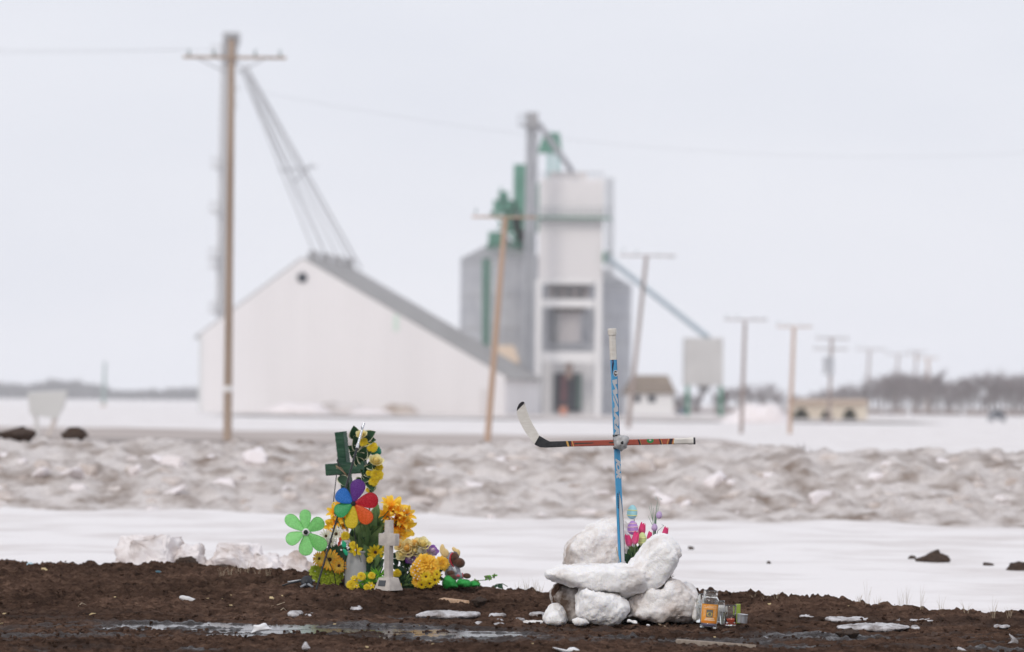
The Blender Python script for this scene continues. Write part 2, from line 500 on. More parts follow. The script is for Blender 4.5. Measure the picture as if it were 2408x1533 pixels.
# mud
mm, nt, b = new_mat('mud')
g = node(nt, 'ShaderNodeNewGeometry')
n1 = node(nt, 'ShaderNodeTexNoise', Scale=11.0, Detail=9.0, Roughness=0.75)
rp = node(nt, 'ShaderNodeValToRGB')
rp.color_ramp.elements.new(0.5)
for e_, (p_, c_) in zip(rp.color_ramp.elements, [(0.34, (0.026, 0.017, 0.013)), (0.5, (0.082, 0.050, 0.037)), (0.68, (0.165, 0.104, 0.075))]):
    e_.position, e_.color = p_, c4(c_)
at = node(nt, 'ShaderNodeAttribute', attribute_name='wet')
mx = node(nt, 'ShaderNodeMix', data_type='RGBA')
mx.inputs[7].default_value = (0.022, 0.015, 0.013, 1)
nt.links.new(g.outputs['Position'], n1.inputs['Vector']); nt.links.new(n1.outputs['Fac'], rp.inputs['Fac'])
nL = node(nt, 'ShaderNodeTexNoise', Scale=1.1, Detail=3.0); mL = node(nt, 'ShaderNodeMapRange'); hL = node(nt, 'ShaderNodeHueSaturation')      # damp and drier patches
mL.inputs['From Min'].default_value, mL.inputs['From Max'].default_value, mL.inputs['To Min'].default_value, mL.inputs['To Max'].default_value = 0.35, 0.65, 0.65, 1.25
nt.links.new(g.outputs['Position'], nL.inputs['Vector']); nt.links.new(nL.outputs['Fac'], mL.inputs['Value']); nt.links.new(mL.outputs[0], hL.inputs['Value']); nt.links.new(rp.outputs[0], hL.inputs['Color'])
nt.links.new(at.outputs['Fac'], mx.inputs['Factor']); nt.links.new(hL.outputs[0], mx.inputs[6])
nt.links.new(mx.outputs[2], b.inputs['Base Color'])
mr = node(nt, 'ShaderNodeMapRange'); mr.inputs['To Min'].default_value, mr.inputs['To Max'].default_value = 0.85, 0.28
nt.links.new(at.outputs['Fac'], mr.inputs['Value']); nt.links.new(mr.outputs[0], b.inputs['Roughness'])
b.inputs['Specular IOR Level'].default_value = 0.4
df = node(nt, 'ShaderNodeBsdfDiffuse', Roughness=0.9); ms = node(nt, 'ShaderNodeMixShader')          # dry earth is matt, wet mud shines
nt.links.new(mx.outputs[2], df.inputs['Color']); nt.links.new(at.outputs['Fac'], ms.inputs['Fac'])
nt.links.new(df.outputs[0], ms.inputs[1]); nt.links.new(b.outputs[0], ms.inputs[2]); nt.links.new(ms.outputs[0], nt.nodes['Material Output'].inputs['Surface'])
n2 = node(nt, 'ShaderNodeTexNoise', Scale=120.0, Detail=5.0)
bp = node(nt, 'ShaderNodeBump', Strength=1.0, Distance=0.012)
nt.links.new(g.outputs['Position'], n2.inputs['Vector']); nt.links.new(n2.outputs['Fac'], bp.inputs['Height'])
nt.links.new(bp.outputs[0], b.inputs['Normal']); nt.links.new(bp.outputs[0], df.inputs['Normal'])
mud_mat = mm
xs = np.array([-v for v in geo(3.4, 26, 26)[::-1]] + list(np.arange(-3.3, 3.31, 0.0105)) + geo(3.4, 26, 26))
ys = np.array(list(np.linspace(2, 14.2, 40)) + list(np.arange(14.3, 21.4, 0.016)))
tag(grid('mud_ground', xs, ys, mud_z, mud_mat, lambda X, Y: np.clip(wet_at(X, Y) * 1.1 + 0.75 * np.exp(-((Y - 15.9) / 0.95) ** 2) * sstep(-0.05, 0.3, fbm(X * 0.9, Y * 6, 0, 4, 5)), 0, 1)), kind='structure')

# puddles: flat water lying in the low places of the mud
wm, nt, b = new_mat('puddle_water')
b.inputs['Base Color'].default_value = (0.05, 0.042, 0.04, 1)
b.inputs['Roughness'].default_value, b.inputs['Specular IOR Level'].default_value = 0.16, 0.5
n2 = node(nt, 'ShaderNodeTexNoise', Scale=14.0, Detail=3.0); g = node(nt, 'ShaderNodeNewGeometry')
bp = node(nt, 'ShaderNodeBump', Strength=0.25, Distance=0.004)
nt.links.new(g.outputs['Position'], n2.inputs['Vector']); nt.links.new(n2.outputs['Fac'], bp.inputs['Height']); nt.links.new(bp.outputs[0], b.inputs['Normal'])
for ip_, (px, py, ax, ay) in enumerate(PUD):
    mb = MB(); wz = WATER_Z - 0.0007 * ip_
    ring = [Vector((px + 1.25 * ax * math.cos(t), py + 1.25 * ay * math.sin(t), wz)) for t in np.linspace(0, 2 * math.pi, 40, endpoint=False)]
    mb.add([Vector((px, py, wz))] + ring, [(0, i + 1, (i + 1) % 40 + 1) for i in range(40)])
    tag(make('puddle_water', mb, wm), kind='structure')

def ground_at(xd, yd):
    """point of the mud seen at a pixel"""
    Y = 16.5
    for _ in range(40):
        p = P(xd, yd, Y); z = float(mud_base(np.float64(p.x), np.float64(Y)))
        d = p - CAM; Yn = (z - CAM_H) / d.z * d.y
        Y = 0.6 * Y + 0.4 * min(max(Yn, 13.5), 20.8)
    p = P(xd, yd, Y)
    return Vector((p.x, p.y, float(mud_z(p.x, p.y))))
def mudz(p): return float(mud_z(p[0], p[1]))

# road behind the bank and its dirty verge
road_mat = M('wet_gravel', (0.20, 0.165, 0.15), (0.34, 0.295, 0.275), scale=0.5, rough=0.7, world_space=True)
verge_mat = dirt_snow('dirty_verge', (0.62, 0.56, 0.53), (0.36, 0.30, 0.27), 0.16, 0.3, 0.62, bump=0.5, bscale=2, bdist=0.1)
def strip(name, y_near, y_far, k, x0, x1, dz, mat, wob=0):
    mb = MB(); v, f = [], []
    xs_ = np.linspace(x0, x1, 90); n = 8
    for i, x in enumerate(xs_):
        for j in range(n):
            y = y_near + (y_far - y_near) * j / (n - 1) - k * x
            if wob and j in (0, n - 1): y += wob * float(fbm(x * 0.3, j * 3.3, 0, 3, 41))
            v.append((x, y, float(snow_z(x, y)) + dz))
    for i in range(len(xs_) - 1):
        for j in range(n - 1):
            f.append((i * n + j, (i + 1) * n + j, (i + 1) * n + j + 1, i * n + j + 1))
    mb.add(v, f)
    return tag(make(name, mb, mat, smooth=True), kind='structure')
strip('road', 61, 73, 0.95, -110, 14, 0.10, road_mat)
strip('road_verge', 73.2, 104, 0.95, -110, 6, 0.06, verge_mat, wob=6)
strip('yard', 228, 330, 0.05, -22, 30, 0.10, M('yard_dirt', (0.55, 0.49, 0.46), (0.74, 0.69, 0.67), scale=0.12, rough=0.8, world_space=True, lo=0.4, hi=0.6), wob=10)

# ploughed snow bank
def bank_base(X): return 33.2 - 0.22 * X
def bank_z(X, Y):
    s = (Y - bank_base(X)) / 1.0
    h = 0.54 + 0.06 * fbm(X * 0.45, 0 * X, 0, 3, 61)
    prof = sstep(-0.3, 4.2, s) ** 0.85 * (1 - sstep(4.6, 7.5, s))
    lump = 0.07 * fbm(X * 1.5, Y * 1.0, 0, 3, 63, ridge=True) + 0.10 * np.maximum(fbm(X * 4.0, Y * 2.8, 0, 5, 65, 0.62), -0.2) + 0.06 * np.maximum(fbm(X * 9, Y * 7, 0, 3, 67), -0.1)
    return -0.10 + (h + 0.10) * prof + lump * sstep(-0.5, 1.2, s) * (1 - sstep(5.2, 7.5, s)) - 0.3 * sstep(-0.2, -0.7, s) - 0.3 * sstep(7, 8, s)
bank_mat = dirt_snow('bank_snow', (0.80, 0.745, 0.72), (0.27, 0.205, 0.165), 2.6, 0.42, 0.70, bump=1.0, bscale=34, bdist=0.05)
xs = np.arange(-17, 17.01, 0.05)
tag(grid('snow_bank', xs, np.arange(28.5, 45.5, 0.06), bank_z, bank_mat), kind='structure')

# chunks of snow in the bank
white_chunk = dirt_snow('white_chunk', (0.84, 0.79, 0.80), (0.62, 0.56, 0.53), 3, 0.5, 0.75, bump=0.6, bscale=18, bdist=0.02)
dirty_chunk = dirt_snow('dirty_chunk', (0.68, 0.62, 0.59), (0.40, 0.33, 0.29), 3, 0.4, 0.7, bump=0.6, bscale=18, bdist=0.02)
def chunk_mesh(name, mat, seed, k=16, flat=0.7, rough=0.12, sub=2):
    r = np.random.default_rng(seed)
    pts = r.normal(size=(k, 3)); pts /= np.linalg.norm(pts, axis=1)[:, None]
    pts *= r.uniform(0.8, 1.05, (k, 1)); pts[:, 2] *= flat
    v, f = hull([Vector(p) for p in pts])
    bm = bmesh.new(); vv = [bm.verts.new(p) for p in v]
    for q in f: bm.faces.new([vv[i] for i in q])
    bmesh.ops.bevel(bm, geom=bm.edges[:], offset=0.12, segments=1, affect='EDGES', clamp_overlap=True)
    bmesh.ops.triangulate(bm, faces=bm.faces[:])
    bmesh.ops.subdivide_edges(bm, edges=bm.edges[:], cuts=sub, use_grid_fill=True)
    me = bpy.data.meshes.new(name); bm.to_mesh(me); bm.free()
    me.materials.append(mat)
    co = np.empty(len(me.vertices) * 3); me.vertices.foreach_get('co', co); co = co.reshape(-1, 3)
    n = fbm(co[:, 0] * 2.6 + seed, co[:, 1] * 2.6, co[:, 2] * 2.6 + 9, 4, seed)
    me.vertices.foreach_set('co', (co * (1 + rough * n)[:, None]).ravel())
    me.polygons.foreach_set('use_smooth', [True] * len(me.polygons)); me.update()
    return me
CH_W = [chunk_mesh('snow_chunk', white_chunk, 100 + i) for i in range(4)]
CH_D = [chunk_mesh('snow_chunk', dirty_chunk, 200 + i) for i in range(5)]
def bank_hit(xd, yd):
    Ys = np.arange(30, 44, 0.05)
    a, b_ = P(xd, yd, 30.0), P(xd, yd, 44.0); u = (Ys - 30) / 14
    hit = np.nonzero(a.z + (b_.z - a.z) * u < bank_z(a.x + (b_.x - a.x) * u, Ys))[0]
    return P(xd, yd, float(Ys[hit[0]])) if len(hit) else P(xd, yd, 37.5)
def place(name, me, p, s, rz, tilt, label, cat, group=None):
    m = Matrix.Translation(p) @ Matrix.Rotation(rz, 4, 'Z') @ Matrix.Rotation(tilt, 4, 'X') @ Matrix.Diagonal((*s, 1))
    return tag(inst(name, me, None, m), label, cat, group)
BIG = [(98, 1119, 62, 34, 'wide flat white block of snow lying low at the left of the ploughed bank'),
       (169, 1121, 68, 40, 'white block of snow right of the wide flat one on the bank'),
       (316, 1111, 36, 34, 'small pointed white snow lump in the bank left of the pole'),
       (403, 1092, 60, 62, 'large pale upright snow slab in the bank left of the tall pole'),
       (404, 1160, 58, 30, 'white snow cap near the foot of the bank below the upright slab'),
       (599, 1085, 52, 84, 'tall slanted pale snow slab on the bank right of the tall pole'),
       (1676, 1132, 96, 52, 'broad pale square-edged snow block in the bank right of the sticks'),
       (1927, 1174, 50, 58, 'pale snow lump at the foot of the bank below the snow pile')]
for i, (x, y, w, h, lab) in enumerate(BIG):
    p = bank_hit(x, y); k = mD(p.y) / 2
    place('snow_chunk', CH_W[i % 4], p, (w * k, 0.2, h * k * 1.3), 0.3 * i, -0.5, lab, 'snow chunk', 'snow chunks in the ploughed bank')
for i in range(260):
    x = random.uniform(-120, 2528); y = random.uniform(1068, 1222)
    p = bank_hit(x, y); s = random.choice([0.035, 0.05, 0.07, 0.09, 0.12, 0.15])
    me = random.choice(CH_D + CH_D + CH_W)
    place('snow_chunk', me, p + Vector((0, 0, -0.3 * s)), (s * random.uniform(0.9, 1.5), s, s * random.uniform(0.7, 1.1)), random.uniform(0, 6), random.uniform(-0.6, 0.6),
          'small dirty lump of snow among many in the ploughed bank', 'snow chunk', 'small lumps in the ploughed bank')

# dirt mounds on the crest at the far left, clods lying on the snow
dirt_mat = M('dirt_clod', (0.03, 0.02, 0.016), (0.10, 0.062, 0.042), scale=9, rough=0.9, bump=0.8, bscale=40, bdist=0.01)
DIRT = [chunk_mesh('dirt_clod', dirt_mat, 300 + i, k=20, flat=0.75, rough=0.35) for i in range(4)]
def at_bank(x, y, w, h, me, lab, cat, name, Y=None, rz=0.2):
    p = P(x, y, Y) if Y else bank_hit(x, y)
    k = mD(p.y) / 2
    return place(name, me, p, (w * k * 1.1, w * k * 0.8, h * k * 1.5), rz, 0, lab, cat)
at_bank(38, 1022, 96, 44, DIRT[0], 'dark dirt mound on the bank crest at the left edge', 'dirt mound', 'dirt_mound', 38.5)
at_bank(174, 1022, 62, 38, DIRT[1], 'brown dirt mound on the bank crest right of the leaning sign', 'dirt mound', 'dirt_mound', 38.3, 1.0)
def on_snow(x, y):
    p = flat_at(x, y, -0.04); return Vector((p.x, p.y, float(snow_z(p.x, p.y))))
for (x, y, w, h, i, lab) in [(2192, 1306, 92, 50, 0, 'large peaked clod of brown earth lying on the snow at right'), (2146, 1310, 26, 13, 1, 'small dirt lump touching the large clod on the snow'),
                          (2322, 1325, 32, 12, 2, 'small flat dirt clod on the snow near the right edge'), (2396, 1330, 70, 34, 3, 'dark earth clod on the snow cut by the right edge'),
                          (1624, 1286, 17, 13, 2, 'small brown clod on the snow right of the snow pile'), (1808, 1324, 14, 10, 1, 'tiny brown clod on the snow above the glass jars'),
                          (1953, 1185, 12, 10, 0, 'tiny grey clod at the foot of the bank')]:
    p = on_snow(x, y + h * 0.3); k = mD(p.y) / 2
    o = place('dirt_clod', DIRT[i], p, (w * k, w * k * 0.8, h * k * 1.9), i * 1.3, 0, lab, 'dirt clod')
    if w > 60: rough_up(o, 0.0, 1)
# soft snow lumps behind the mud at left
lump_mat = dirt_snow('lump_snow', (0.86, 0.815, 0.815), (0.38, 0.29, 0.24), 4.0, 0.44, 0.72, bump=0.5, bscale=20, bdist=0.02)
LM = [chunk_mesh('snow_lump', lump_mat, 400 + i, k=60, flat=0.9, rough=0.55, sub=3) for i in range(4)]
for i, (x, y, w, h, lab) in enumerate([(352, 1287, 130, 84, 'large rounded snow lump behind the mud left of the flowers'), (450, 1295, 62, 60, 'snow lump with a dark muddy side right of the largest one'),
                                       (300, 1320, 60, 34, 'low snow lump left of the largest one at the mud edge'), (489, 1325, 44, 36, 'small dirty snow lump standing in the mud'),
                                       (560, 1296, 110, 66, 'wide pale snow lump in the middle behind the mud'), (628, 1315, 90, 54, 'grubby snow lump left of the green pinwheel'),
                                       (690, 1318, 80, 52, 'pale snow lump just behind the green pinwheel'), (395, 1322, 70, 30, 'low snow lump below the largest one')]):
    p = P(x, y + 18, 21.2); k = mD(21.2) / 2
    place('snow_lump', LM[i % 4], p, (w * k * 1.35, w * k * 1.0, h * k * 1.55), i * 0.9, 0.1, lab, 'snow lump', 'snow lumps behind the mud')
p = P(438, 1325, 20.9); k = mD(20.9) / 2
place('dirt_clod', DIRT[2], p, (66 * k, 40 * k, 52 * k), 0.4, 0, 'dark mud heap between the snow lumps at left', 'dirt clod')
p = P(525, 1338, 20.8)
place('dirt_clod', DIRT[3], p, (90 * k, 40 * k, 36 * k), 0.9, 0, 'low dark mud heap below the wide snow lump', 'dirt clod')

# ================================================================== BACKGROUND
def gz(xd, yd):
    """far ground point seen at a pixel"""
    Ys = np.geomspace(45.0, 2300, 900)
    d = P(xd, yd, 1.0) - CAM
    hit = np.nonzero(CAM_H + d.z * Ys <= snow_z(d.x * Ys, Ys))[0]
    return P(xd, yd, float(Ys[hit[0]])) if len(hit) else P(xd, yd, 2300)
steel_white = M('white_cladding', (0.80, 0.78, 0.785), (0.76, 0.74, 0.745), scale=0.3, rough=0.55, stretch=(1, 1, 0.1))
roof_grey = M('grey_roof', (0.36, 0.35, 0.345), (0.30, 0.29, 0.285), scale=0.4, rough=0.7)
galv = M('galvanised', (0.47, 0.48, 0.50), (0.38, 0.39, 0.42), scale=0.5, rough=0.5, metal=0.15)
galv_dark = M('galvanised_dark', (0.30, 0.30, 0.31), (0.37, 0.37, 0.38), scale=0.5, rough=0.5, metal=0.3)
green_paint = M('green_paint', (0.075, 0.22, 0.16), (0.11, 0.28, 0.21), scale=0.6, rough=0.5)
green_pale = M('pale_green_paint', (0.36, 0.52, 0.52), rough=0.5)
dark_glass = M('dark_opening', (0.025, 0.032, 0.045), rough=0.6)
wood_pole = M('pole_wood', (0.30, 0.225, 0.175), (0.42, 0.33, 0.265), scale=3, rough=0.85, stretch=(1, 1, 0.08))
wood_tan = M('tan_pole_wood', (0.42, 0.29, 0.21), (0.52, 0.37, 0.28), scale=3, rough=0.85, stretch=(1, 1, 0.08))
wood_grey = M('grey_pole_wood', (0.27, 0.22, 0.20), (0.36, 0.30, 0.28), scale=3, rough=0.85, stretch=(1, 1, 0.08))
ceramic = M('insulator_glass', (0.30, 0.36, 0.36), rough=0.25)
white_paint = M('white_paint', (0.80, 0.79, 0.79), rough=0.5)
def prt(name, vf, mat, parent, smooth='auto', **kw):
    mb = MB()
    if isinstance(vf, tuple): vf = [vf]
    for v, f in vf: mb.add(v, f)
    return make(name, mb, mat, parent, smooth, **kw)
def wbox(x0, y0, x1, y1, Y, depth):
    """box whose front face covers a pixel rectangle at distance Y"""
    a, b_ = P(x0, y1, Y), P(x1, y0, Y)
    return box(((a.x + b_.x) / 2, Y + depth / 2, (a.z + b_.z) / 2), (abs(b_.x - a.x), depth, abs(b_.z - a.z)))

# --- white grain warehouse, its gable towards us, running back to the right
YW = 320.0; back = Vector((3.4, 21.5, 0))
t = thing('warehouse', P(840, 972, YW), 'wide white grain warehouse with grey roof behind the tall utility pole', 'warehouse')
prof = [P(470, 985, YW), P(470, 787, YW), P(712, 608, YW), P(1188, 886, YW), P(1188, 990, YW)]
wall = prt('wall', prism(prof, back), steel_white, t)
# standing seams on the gable
seam = MB()
for xd in np.arange(482, 1184, 14):
    top = np.interp(xd, [470, 712, 1188], [789, 612, 888])
    a, b_ = P(xd, 983, YW - 0.05), P(xd, top, YW - 0.05)
    seam.add(*tube([a, b_], 0.03, 4))
make('wall_seams', seam, steel_white, t)
def roof_panel(p0, p1, th=0.14):
    n = (p1 - p0).cross(back).normalized()
    if n.z < 0: n = -n
    f0 = Vector((0, 0.12, 0))
    q = [p0 + f0 + n * 0.02, p1 + f0 + n * 0.02, p1 + f0 + n * th, p0 + f0 + n * th]
    return prism(q, back)
ov = (prof[3] - prof[2]).normalized(); ol = (prof[1] - prof[2]).normalized()
rf = prt('roof', roof_panel(prof[2] + Vector((0.05, 0, 0.0)), prof[3] + ov * 0.6), roof_grey, t)
prt('roof', roof_panel(prof[2] - Vector((0.05, 0, 0.0)), prof[1] + ol * 0.6), roof_grey, t)
for k in range(4):
    c = prof[2] + back * (0.22 + 0.25 * k) + Vector((0, 0, 0.35))
    prt('roof_inlet', box(c, (1.0, 1.0, 1.1)), galv_dark, t)
vc = P(711, 653, YW)
fan = prt('fan_vent', lathe([(0.001, 0.12), (0.40, 0.12), (0.46, 0.0)], 20, frame(vc - Vector((0, 0.1, 0)), (0, -1, 0), s=1.05)), dark_glass, t)
prt('gable_sign', wbox(925, 740, 937, 778, YW - 0.08, 0.1), M('sign_pale_green', (0.58, 0.70, 0.62), rough=0.6), t)
prt('corner_trim', wbox(466, 789, 474, 984, YW - 0.12, 0.3), M('trim', (0.66, 0.68, 0.68), rough=0.5), t)
prt('side_door', wbox(1130, 915, 1152, 975, YW - 0.06, 0.08), M('door_pale', (0.66, 0.63, 0.63), rough=0.6), t)
# --- grain leg behind the tall pole with its fan of spouts
YL = 344.0
def leg_tower(name, xt, yt, xb, yb, Y, wpx, mat, label, plats, head, pipes):
    t = thing(name, P(xb, yb, Y), label, 'bucket elevator')
    top, bot = P(xt, yt, Y), P(xb, yb, Y)
    k = mD(Y)
    w = wpx * k
    for s in (-1, 1):
        a, b_ = top + Vector((s * w * 0.3, 0, 0)), bot + Vector((s * w * 0.3, 0, 0))
        prt('casing', tube([a, b_], w * 0.27, 4), mat, t)
    lat = MB(); n = 26
    for i in range(n):
        a = bot.lerp(top, i / n); b_ = bot.lerp(top, (i + 1) / n)
        lat.add(*tube([a + Vector((-w * 0.45, -0.5, 0)), b_ + Vector((w * 0.45, -0.5, 0))], 0.045, 4))
        lat.add(*tube([a + Vector((w * 0.45, -0.5, 0)), b_ + Vector((-w * 0.45, -0.5, 0))], 0.045, 4))
    make('lattice', lat, mat, t)
    for (y0, side, ln) in plats:
        c = P(np.interp(y0, [yt, yb], [xt, xb]), y0, Y) + Vector((side * (w * 0.5 + ln * k / 2), -0.3, 0))
        pl = prt('platform', box(c, (ln * k, 1.6, 0.16)), mat, t)
        rl = [tube([c + Vector((dx * ln * k / 2, -0.8, 0)), c + Vector((dx * ln * k / 2, -0.8, 1.0))], 0.05, 4) for dx in (-1, 0, 1)]
        rl.append(tube([c + Vector((-ln * k / 2, -0.8, 1.0)), c + Vector((ln * k / 2, -0.8, 1.0))], 0.05, 4))
        prt('railing', rl, mat, t)
    for (x0, y0, x1, y1, mt) in head: prt('head_section', wbox(x0, y0, x1, y1, Y - 0.8, 1.8), mt, t)
    for (p0, p1, r, mt) in pipes: prt('spout', tube([p0, p1], r, 8), mt, t)
    return t
ridge = [prof[2] + back * (0.22 + 0.25 * k) + Vector((0, 0, 0.9)) for k in range(4)]
src = P(562, 150, YL)
pp = [(src + Vector((0.4 * i, 0, -0.4 * i)), q, 0.075, galv_dark) for i, q in enumerate(ridge)] + [(src + Vector((0.6, 0, 0)), P(850, 634, YL + 4), 0.09, galv_dark), (src + Vector((0.2, 0, -0.6)), P(775, 618, YL + 2), 0.09, galv)]
la = leg_tower('bucket_elevator', 533, 100, 519, 745, YL, 21, M('pale_galvanised', (0.56, 0.56, 0.57), rough=0.6), 'tall grain leg half hidden behind the big utility pole, with a fan of spouts', [(395, -1, 16), (500, -1, 18), (608, -1, 18), (630, -1, 16), (735, -1, 14), (132, -1, 22), (212, 1, 18), (252, 1, 16)],
               [(524, 76, 562, 102, galv_dark), (530, 100, 556, 150, galv_dark)], pp)
prt('spout_brace', [tube([P(655, 402, YL - 1), P(745, 392, YL - 1)], 0.1, 5), tube([P(690, 430, YL - 1), P(735, 385, YL - 1)], 0.1, 5)], galv, la)
# --- second leg, beside the workhouse
YB = 342.0; YE = 347.0
leg_tower('bucket_elevator', 1252, 300, 1239, 976, YB, 25, galv, 'slender grey grain leg rising left of the white elevator tower', [(296, -1, 20)], [(1236, 264, 1266, 300, galv_dark)],
          [(P(1268, 292, YB), P(1345, 402, YE - 1), 0.30, galv)])
# --- steel bins
def bin_(cx, eave, peak, hw, yb, Y, label, ladder=None):
    k = mD(Y); c = P(cx, yb, Y); r = hw * k
    top = P(cx, eave, Y).z; pk = P(cx, peak, Y).z; z0 = float(snow_z(c.x, c.y)) - 0.3
    t = thing('grain_bin', (c.x, c.y, z0), label, 'grain bin', 'steel bins behind the elevator')
    n = 96
    pr = [(r * (1.0 if i % 2 else 1.0), 0) for i in range(1)]
    v, f = [], []
    for zz in (z0, top):
        for i in range(n):
            a = 2 * math.pi * i / n; rr = r * (1 + 0.008 * (i % 4 in (0, 1)))
            v.append((c.x + rr * math.cos(a), c.y + rr * math.sin(a), zz))
    f = [(i, (i + 1) % n, n + (i + 1) % n, n + i) for i in range(n)]
    prt('wall', (v, f), galv, t, smooth=False)
    for zz in np.linspace(z0 + 2.5, top - 0.6, 5):
        prt('stiffener_ring', lathe([(r * 1.012, -0.06), (r * 1.02, 0), (r * 1.012, 0.06)], 48, Matrix.Translation((c.x, c.y, zz))), galv_dark, t)
    prt('roof', lathe([(r * 1.03, top), (r * 0.12, pk), (r * 0.12, pk + 0.4), (0.01, pk + 0.5)], 40, Matrix.Translation((c.x, c.y, 0))), galv_dark, t)
    if ladder:
        a = P(ladder, eave, Y - 0.95 * r); b_ = P(ladder, yb, Y - 0.95 * r)
        prt('ladder', [tube([a + Vector((d, 0, 0)), b_ + Vector((d, 0, 0))], 0.12, 4) for d in (-0.4, 0, 0.4)] + [tube([b_.lerp(a, i / 40) + Vector((-0.4, 0, 0)), b_.lerp(a, i / 40) + Vector((0.4, 0, 0))], 0.08, 4) for i in range(41)], green_paint, t)
    return t
bin_(1180, 610, 562, 100, 960, 362, 'corrugated steel grain bin with green ladder left of the white tower', ladder=1146)
bin_(1382, 672, 618, 100, 960, 366, 'corrugated steel grain bin peeking out right of the white tower')
# --- green conveying gear above the bins
t = thing('bucket_elevator', P(1200, 590, 361), 'green machinery stacked above the left grain bin', 'machinery')
for nm, r_ in [('casing', (1206, 386, 1236, 590)), ('head_section', (1160, 470, 1214, 500)), ('head_section', (1172, 450, 1196, 474)), ('drive_box', (1148, 545, 1182, 582)),
               ('drive_box', (1214, 540, 1250, 590)), ('drive_box', (1185, 495, 1225, 545)), ('casing', (1256, 430, 1268, 545))]:
    prt(nm, wbox(*r_, 360, 1.6), green_paint, t)
rl = MB()
for x in range(1146, 1262, 8): rl.add(*tube([P(x, 590, 359.5), P(x, 572, 359.5)], 0.06, 4))
rl.add(*tube([P(1146, 572, 359.5), P(1262, 572, 359.5)], 0.07, 4)); rl.add(*tube([P(1150, 505, 359.5), P(1260, 505, 359.5)], 0.08, 4)); rl.add(*tube([P(1178, 440, 359.5), P(1178, 500, 359.5)], 0.1, 4))
for p0, p1 in [((1160, 500), (1206, 560)), ((1230, 500), (1268, 530)), ((1170, 540), (1210, 500))]: rl.add(*tube([P(*p0, 359.5), P(*p1, 359.5)], 0.16, 5))
make('catwalk', rl, green_paint, t)
t = thing('receiving_leg', P(1300, 430, 352), 'green box on two pale posts above the white tower roof', 'machinery')
prt('head_box', prism([P(1280, 310, 351), P(1316, 312, 351), P(1322, 358, 351), P(1264, 358, 351)], (0, 1.8, 0)), green_paint, t)
for x0 in (1286, 1304): prt('post', wbox(x0, 358, x0 + 13, 440, 351.2, 0.7), green_pale, t)

# --- white elevator tower on a steel frame
t = thing('elevator_tower', P(1340, 976, YE), 'white boxy grain elevator tower standing on an open steel frame', 'grain elevator')
D = 7.0
prt('upper_bin', wbox(1270, 420, 1421, 512, YE, D), steel_white, t)
prt('lower_bin', wbox(1267, 514, 1418, 657, YE + 0.15, D - 0.3), steel_white, t)
sm = MB()
for yy in np.arange(526, 655, 11): sm.add(*wbox(1267, yy, 1418, yy + 1.2, YE + 0.05, 0.12))
for yy in np.arange(430, 508, 11): sm.add(*wbox(1270, yy, 1421, yy + 1.2, YE - 0.1, 0.12))
make('wall_seams', sm, M('seam', (0.79, 0.77, 0.77), rough=0.6), t)
prt('roof_cap', wbox(1292, 404, 1380, 421, YE + 1, 4), M('cap', (0.74, 0.70, 0.68), rough=0.6), t)
cr_ = MB()
for x in np.arange(1272, 1421, 12): cr_.add(*tube([P(x, 420, YE + 0.1), P(x, 406, YE + 0.1)], 0.045, 4))
cr_.add(*tube([P(1272, 406, YE + 0.1), P(1420, 406, YE + 0.1)], 0.045, 4))
make('roof_railing', cr_, galv, t)
prt('platform', wbox(1262, 509, 1438, 514, YE - 1.3, 1.25), M('faded_green', (0.20, 0.30, 0.26), rough=0.6), t)
rail = MB()
for x in np.arange(1264, 1440, 12): rail.add(*tube([P(x, 510, YE - 1.25), P(x, 488, YE - 1.25)], 0.05, 4))
for y in (488, 498): rail.add(*tube([P(1262, y, YE - 1.25), P(1438, y, YE - 1.25)], 0.05, 4))
make('railing', rail, galv, t)
cage = MB()
for x in (1426, 1434, 1442): cage.add(*tube([P(x, 418, YE - 0.4), P(x, 660, YE - 0.4)], 0.06, 4))
for y in np.arange(420, 660, 6): cage.add(*tube([P(1426, y, YE - 0.4), P(1442, y, YE - 0.4)], 0.05, 4))
make('ladder_cage', cage, galv, t)
for x0 in (1257, 1398):
    for dy in (0, D - 0.9): prt('leg', wbox(x0, 657, x0 + 18, 985, YE + dy, 0.8), white_paint, t)
for y0, y1 in ((657, 667), (704, 722), (828, 852)):
    prt('beam', wbox(1275, y0, 1398, y1, YE + 0.1, 0.6), white_paint, t); prt('beam', wbox(1275, y0, 1398, y1, YE + D - 0.8, 0.6), white_paint, t)
for x0 in (1278, 1390): prt('column', wbox(x0, 722, x0 + 9, 828, YE + 3, 0.4), galv, t)
prt('hopper', [prism([P(1285, 668, YE + 2), P(1392, 668, YE + 2), P(1372, 702, YE + 2), P(1310, 702, YE + 2)], (0, 3, 0))], galv_dark, t)
for x0 in (1290, 1318, 1346, 1372): prt('gate', wbox(x0, 674, x0 + 12, 700, YE + 1.2, 0.5), M('gate_grey', (0.30, 0.27, 0.27), rough=0.6), t)
tank = P(1341, 765, YE + 3)
kk = mD(YE)
prt('tank', lathe([(0.01, -44 * kk), (26 * kk, -40 * kk), (26 * kk, 38 * kk), (0.01, 40 * kk)], 24, Matrix.Translation(tank)), M('tank_grey', (0.52, 0.49, 0.49), rough=0.5), t)
prt('canopy', wbox(1302, 722, 1378, 732, YE + 1.4, 2), M('canopy_dark', (0.09, 0.07, 0.065), rough=0.6), t)
rail = MB()
for x in np.arange(1278, 1396, 7): rail.add(*tube([P(x, 828, YE + 0.2), P(x, 806, YE + 0.2)], 0.04, 4))
for y in (806, 817): rail.add(*tube([P(1276, y, YE + 0.2), P(1396, y, YE + 0.2)], 0.04, 4))
make('railing', rail, galv, t)
prt('back_wall', wbox(1276, 852, 1396, 985, YE + 4.5, 0.3), M('shed_wall', (0.62, 0.61, 0.61), rough=0.6), t)
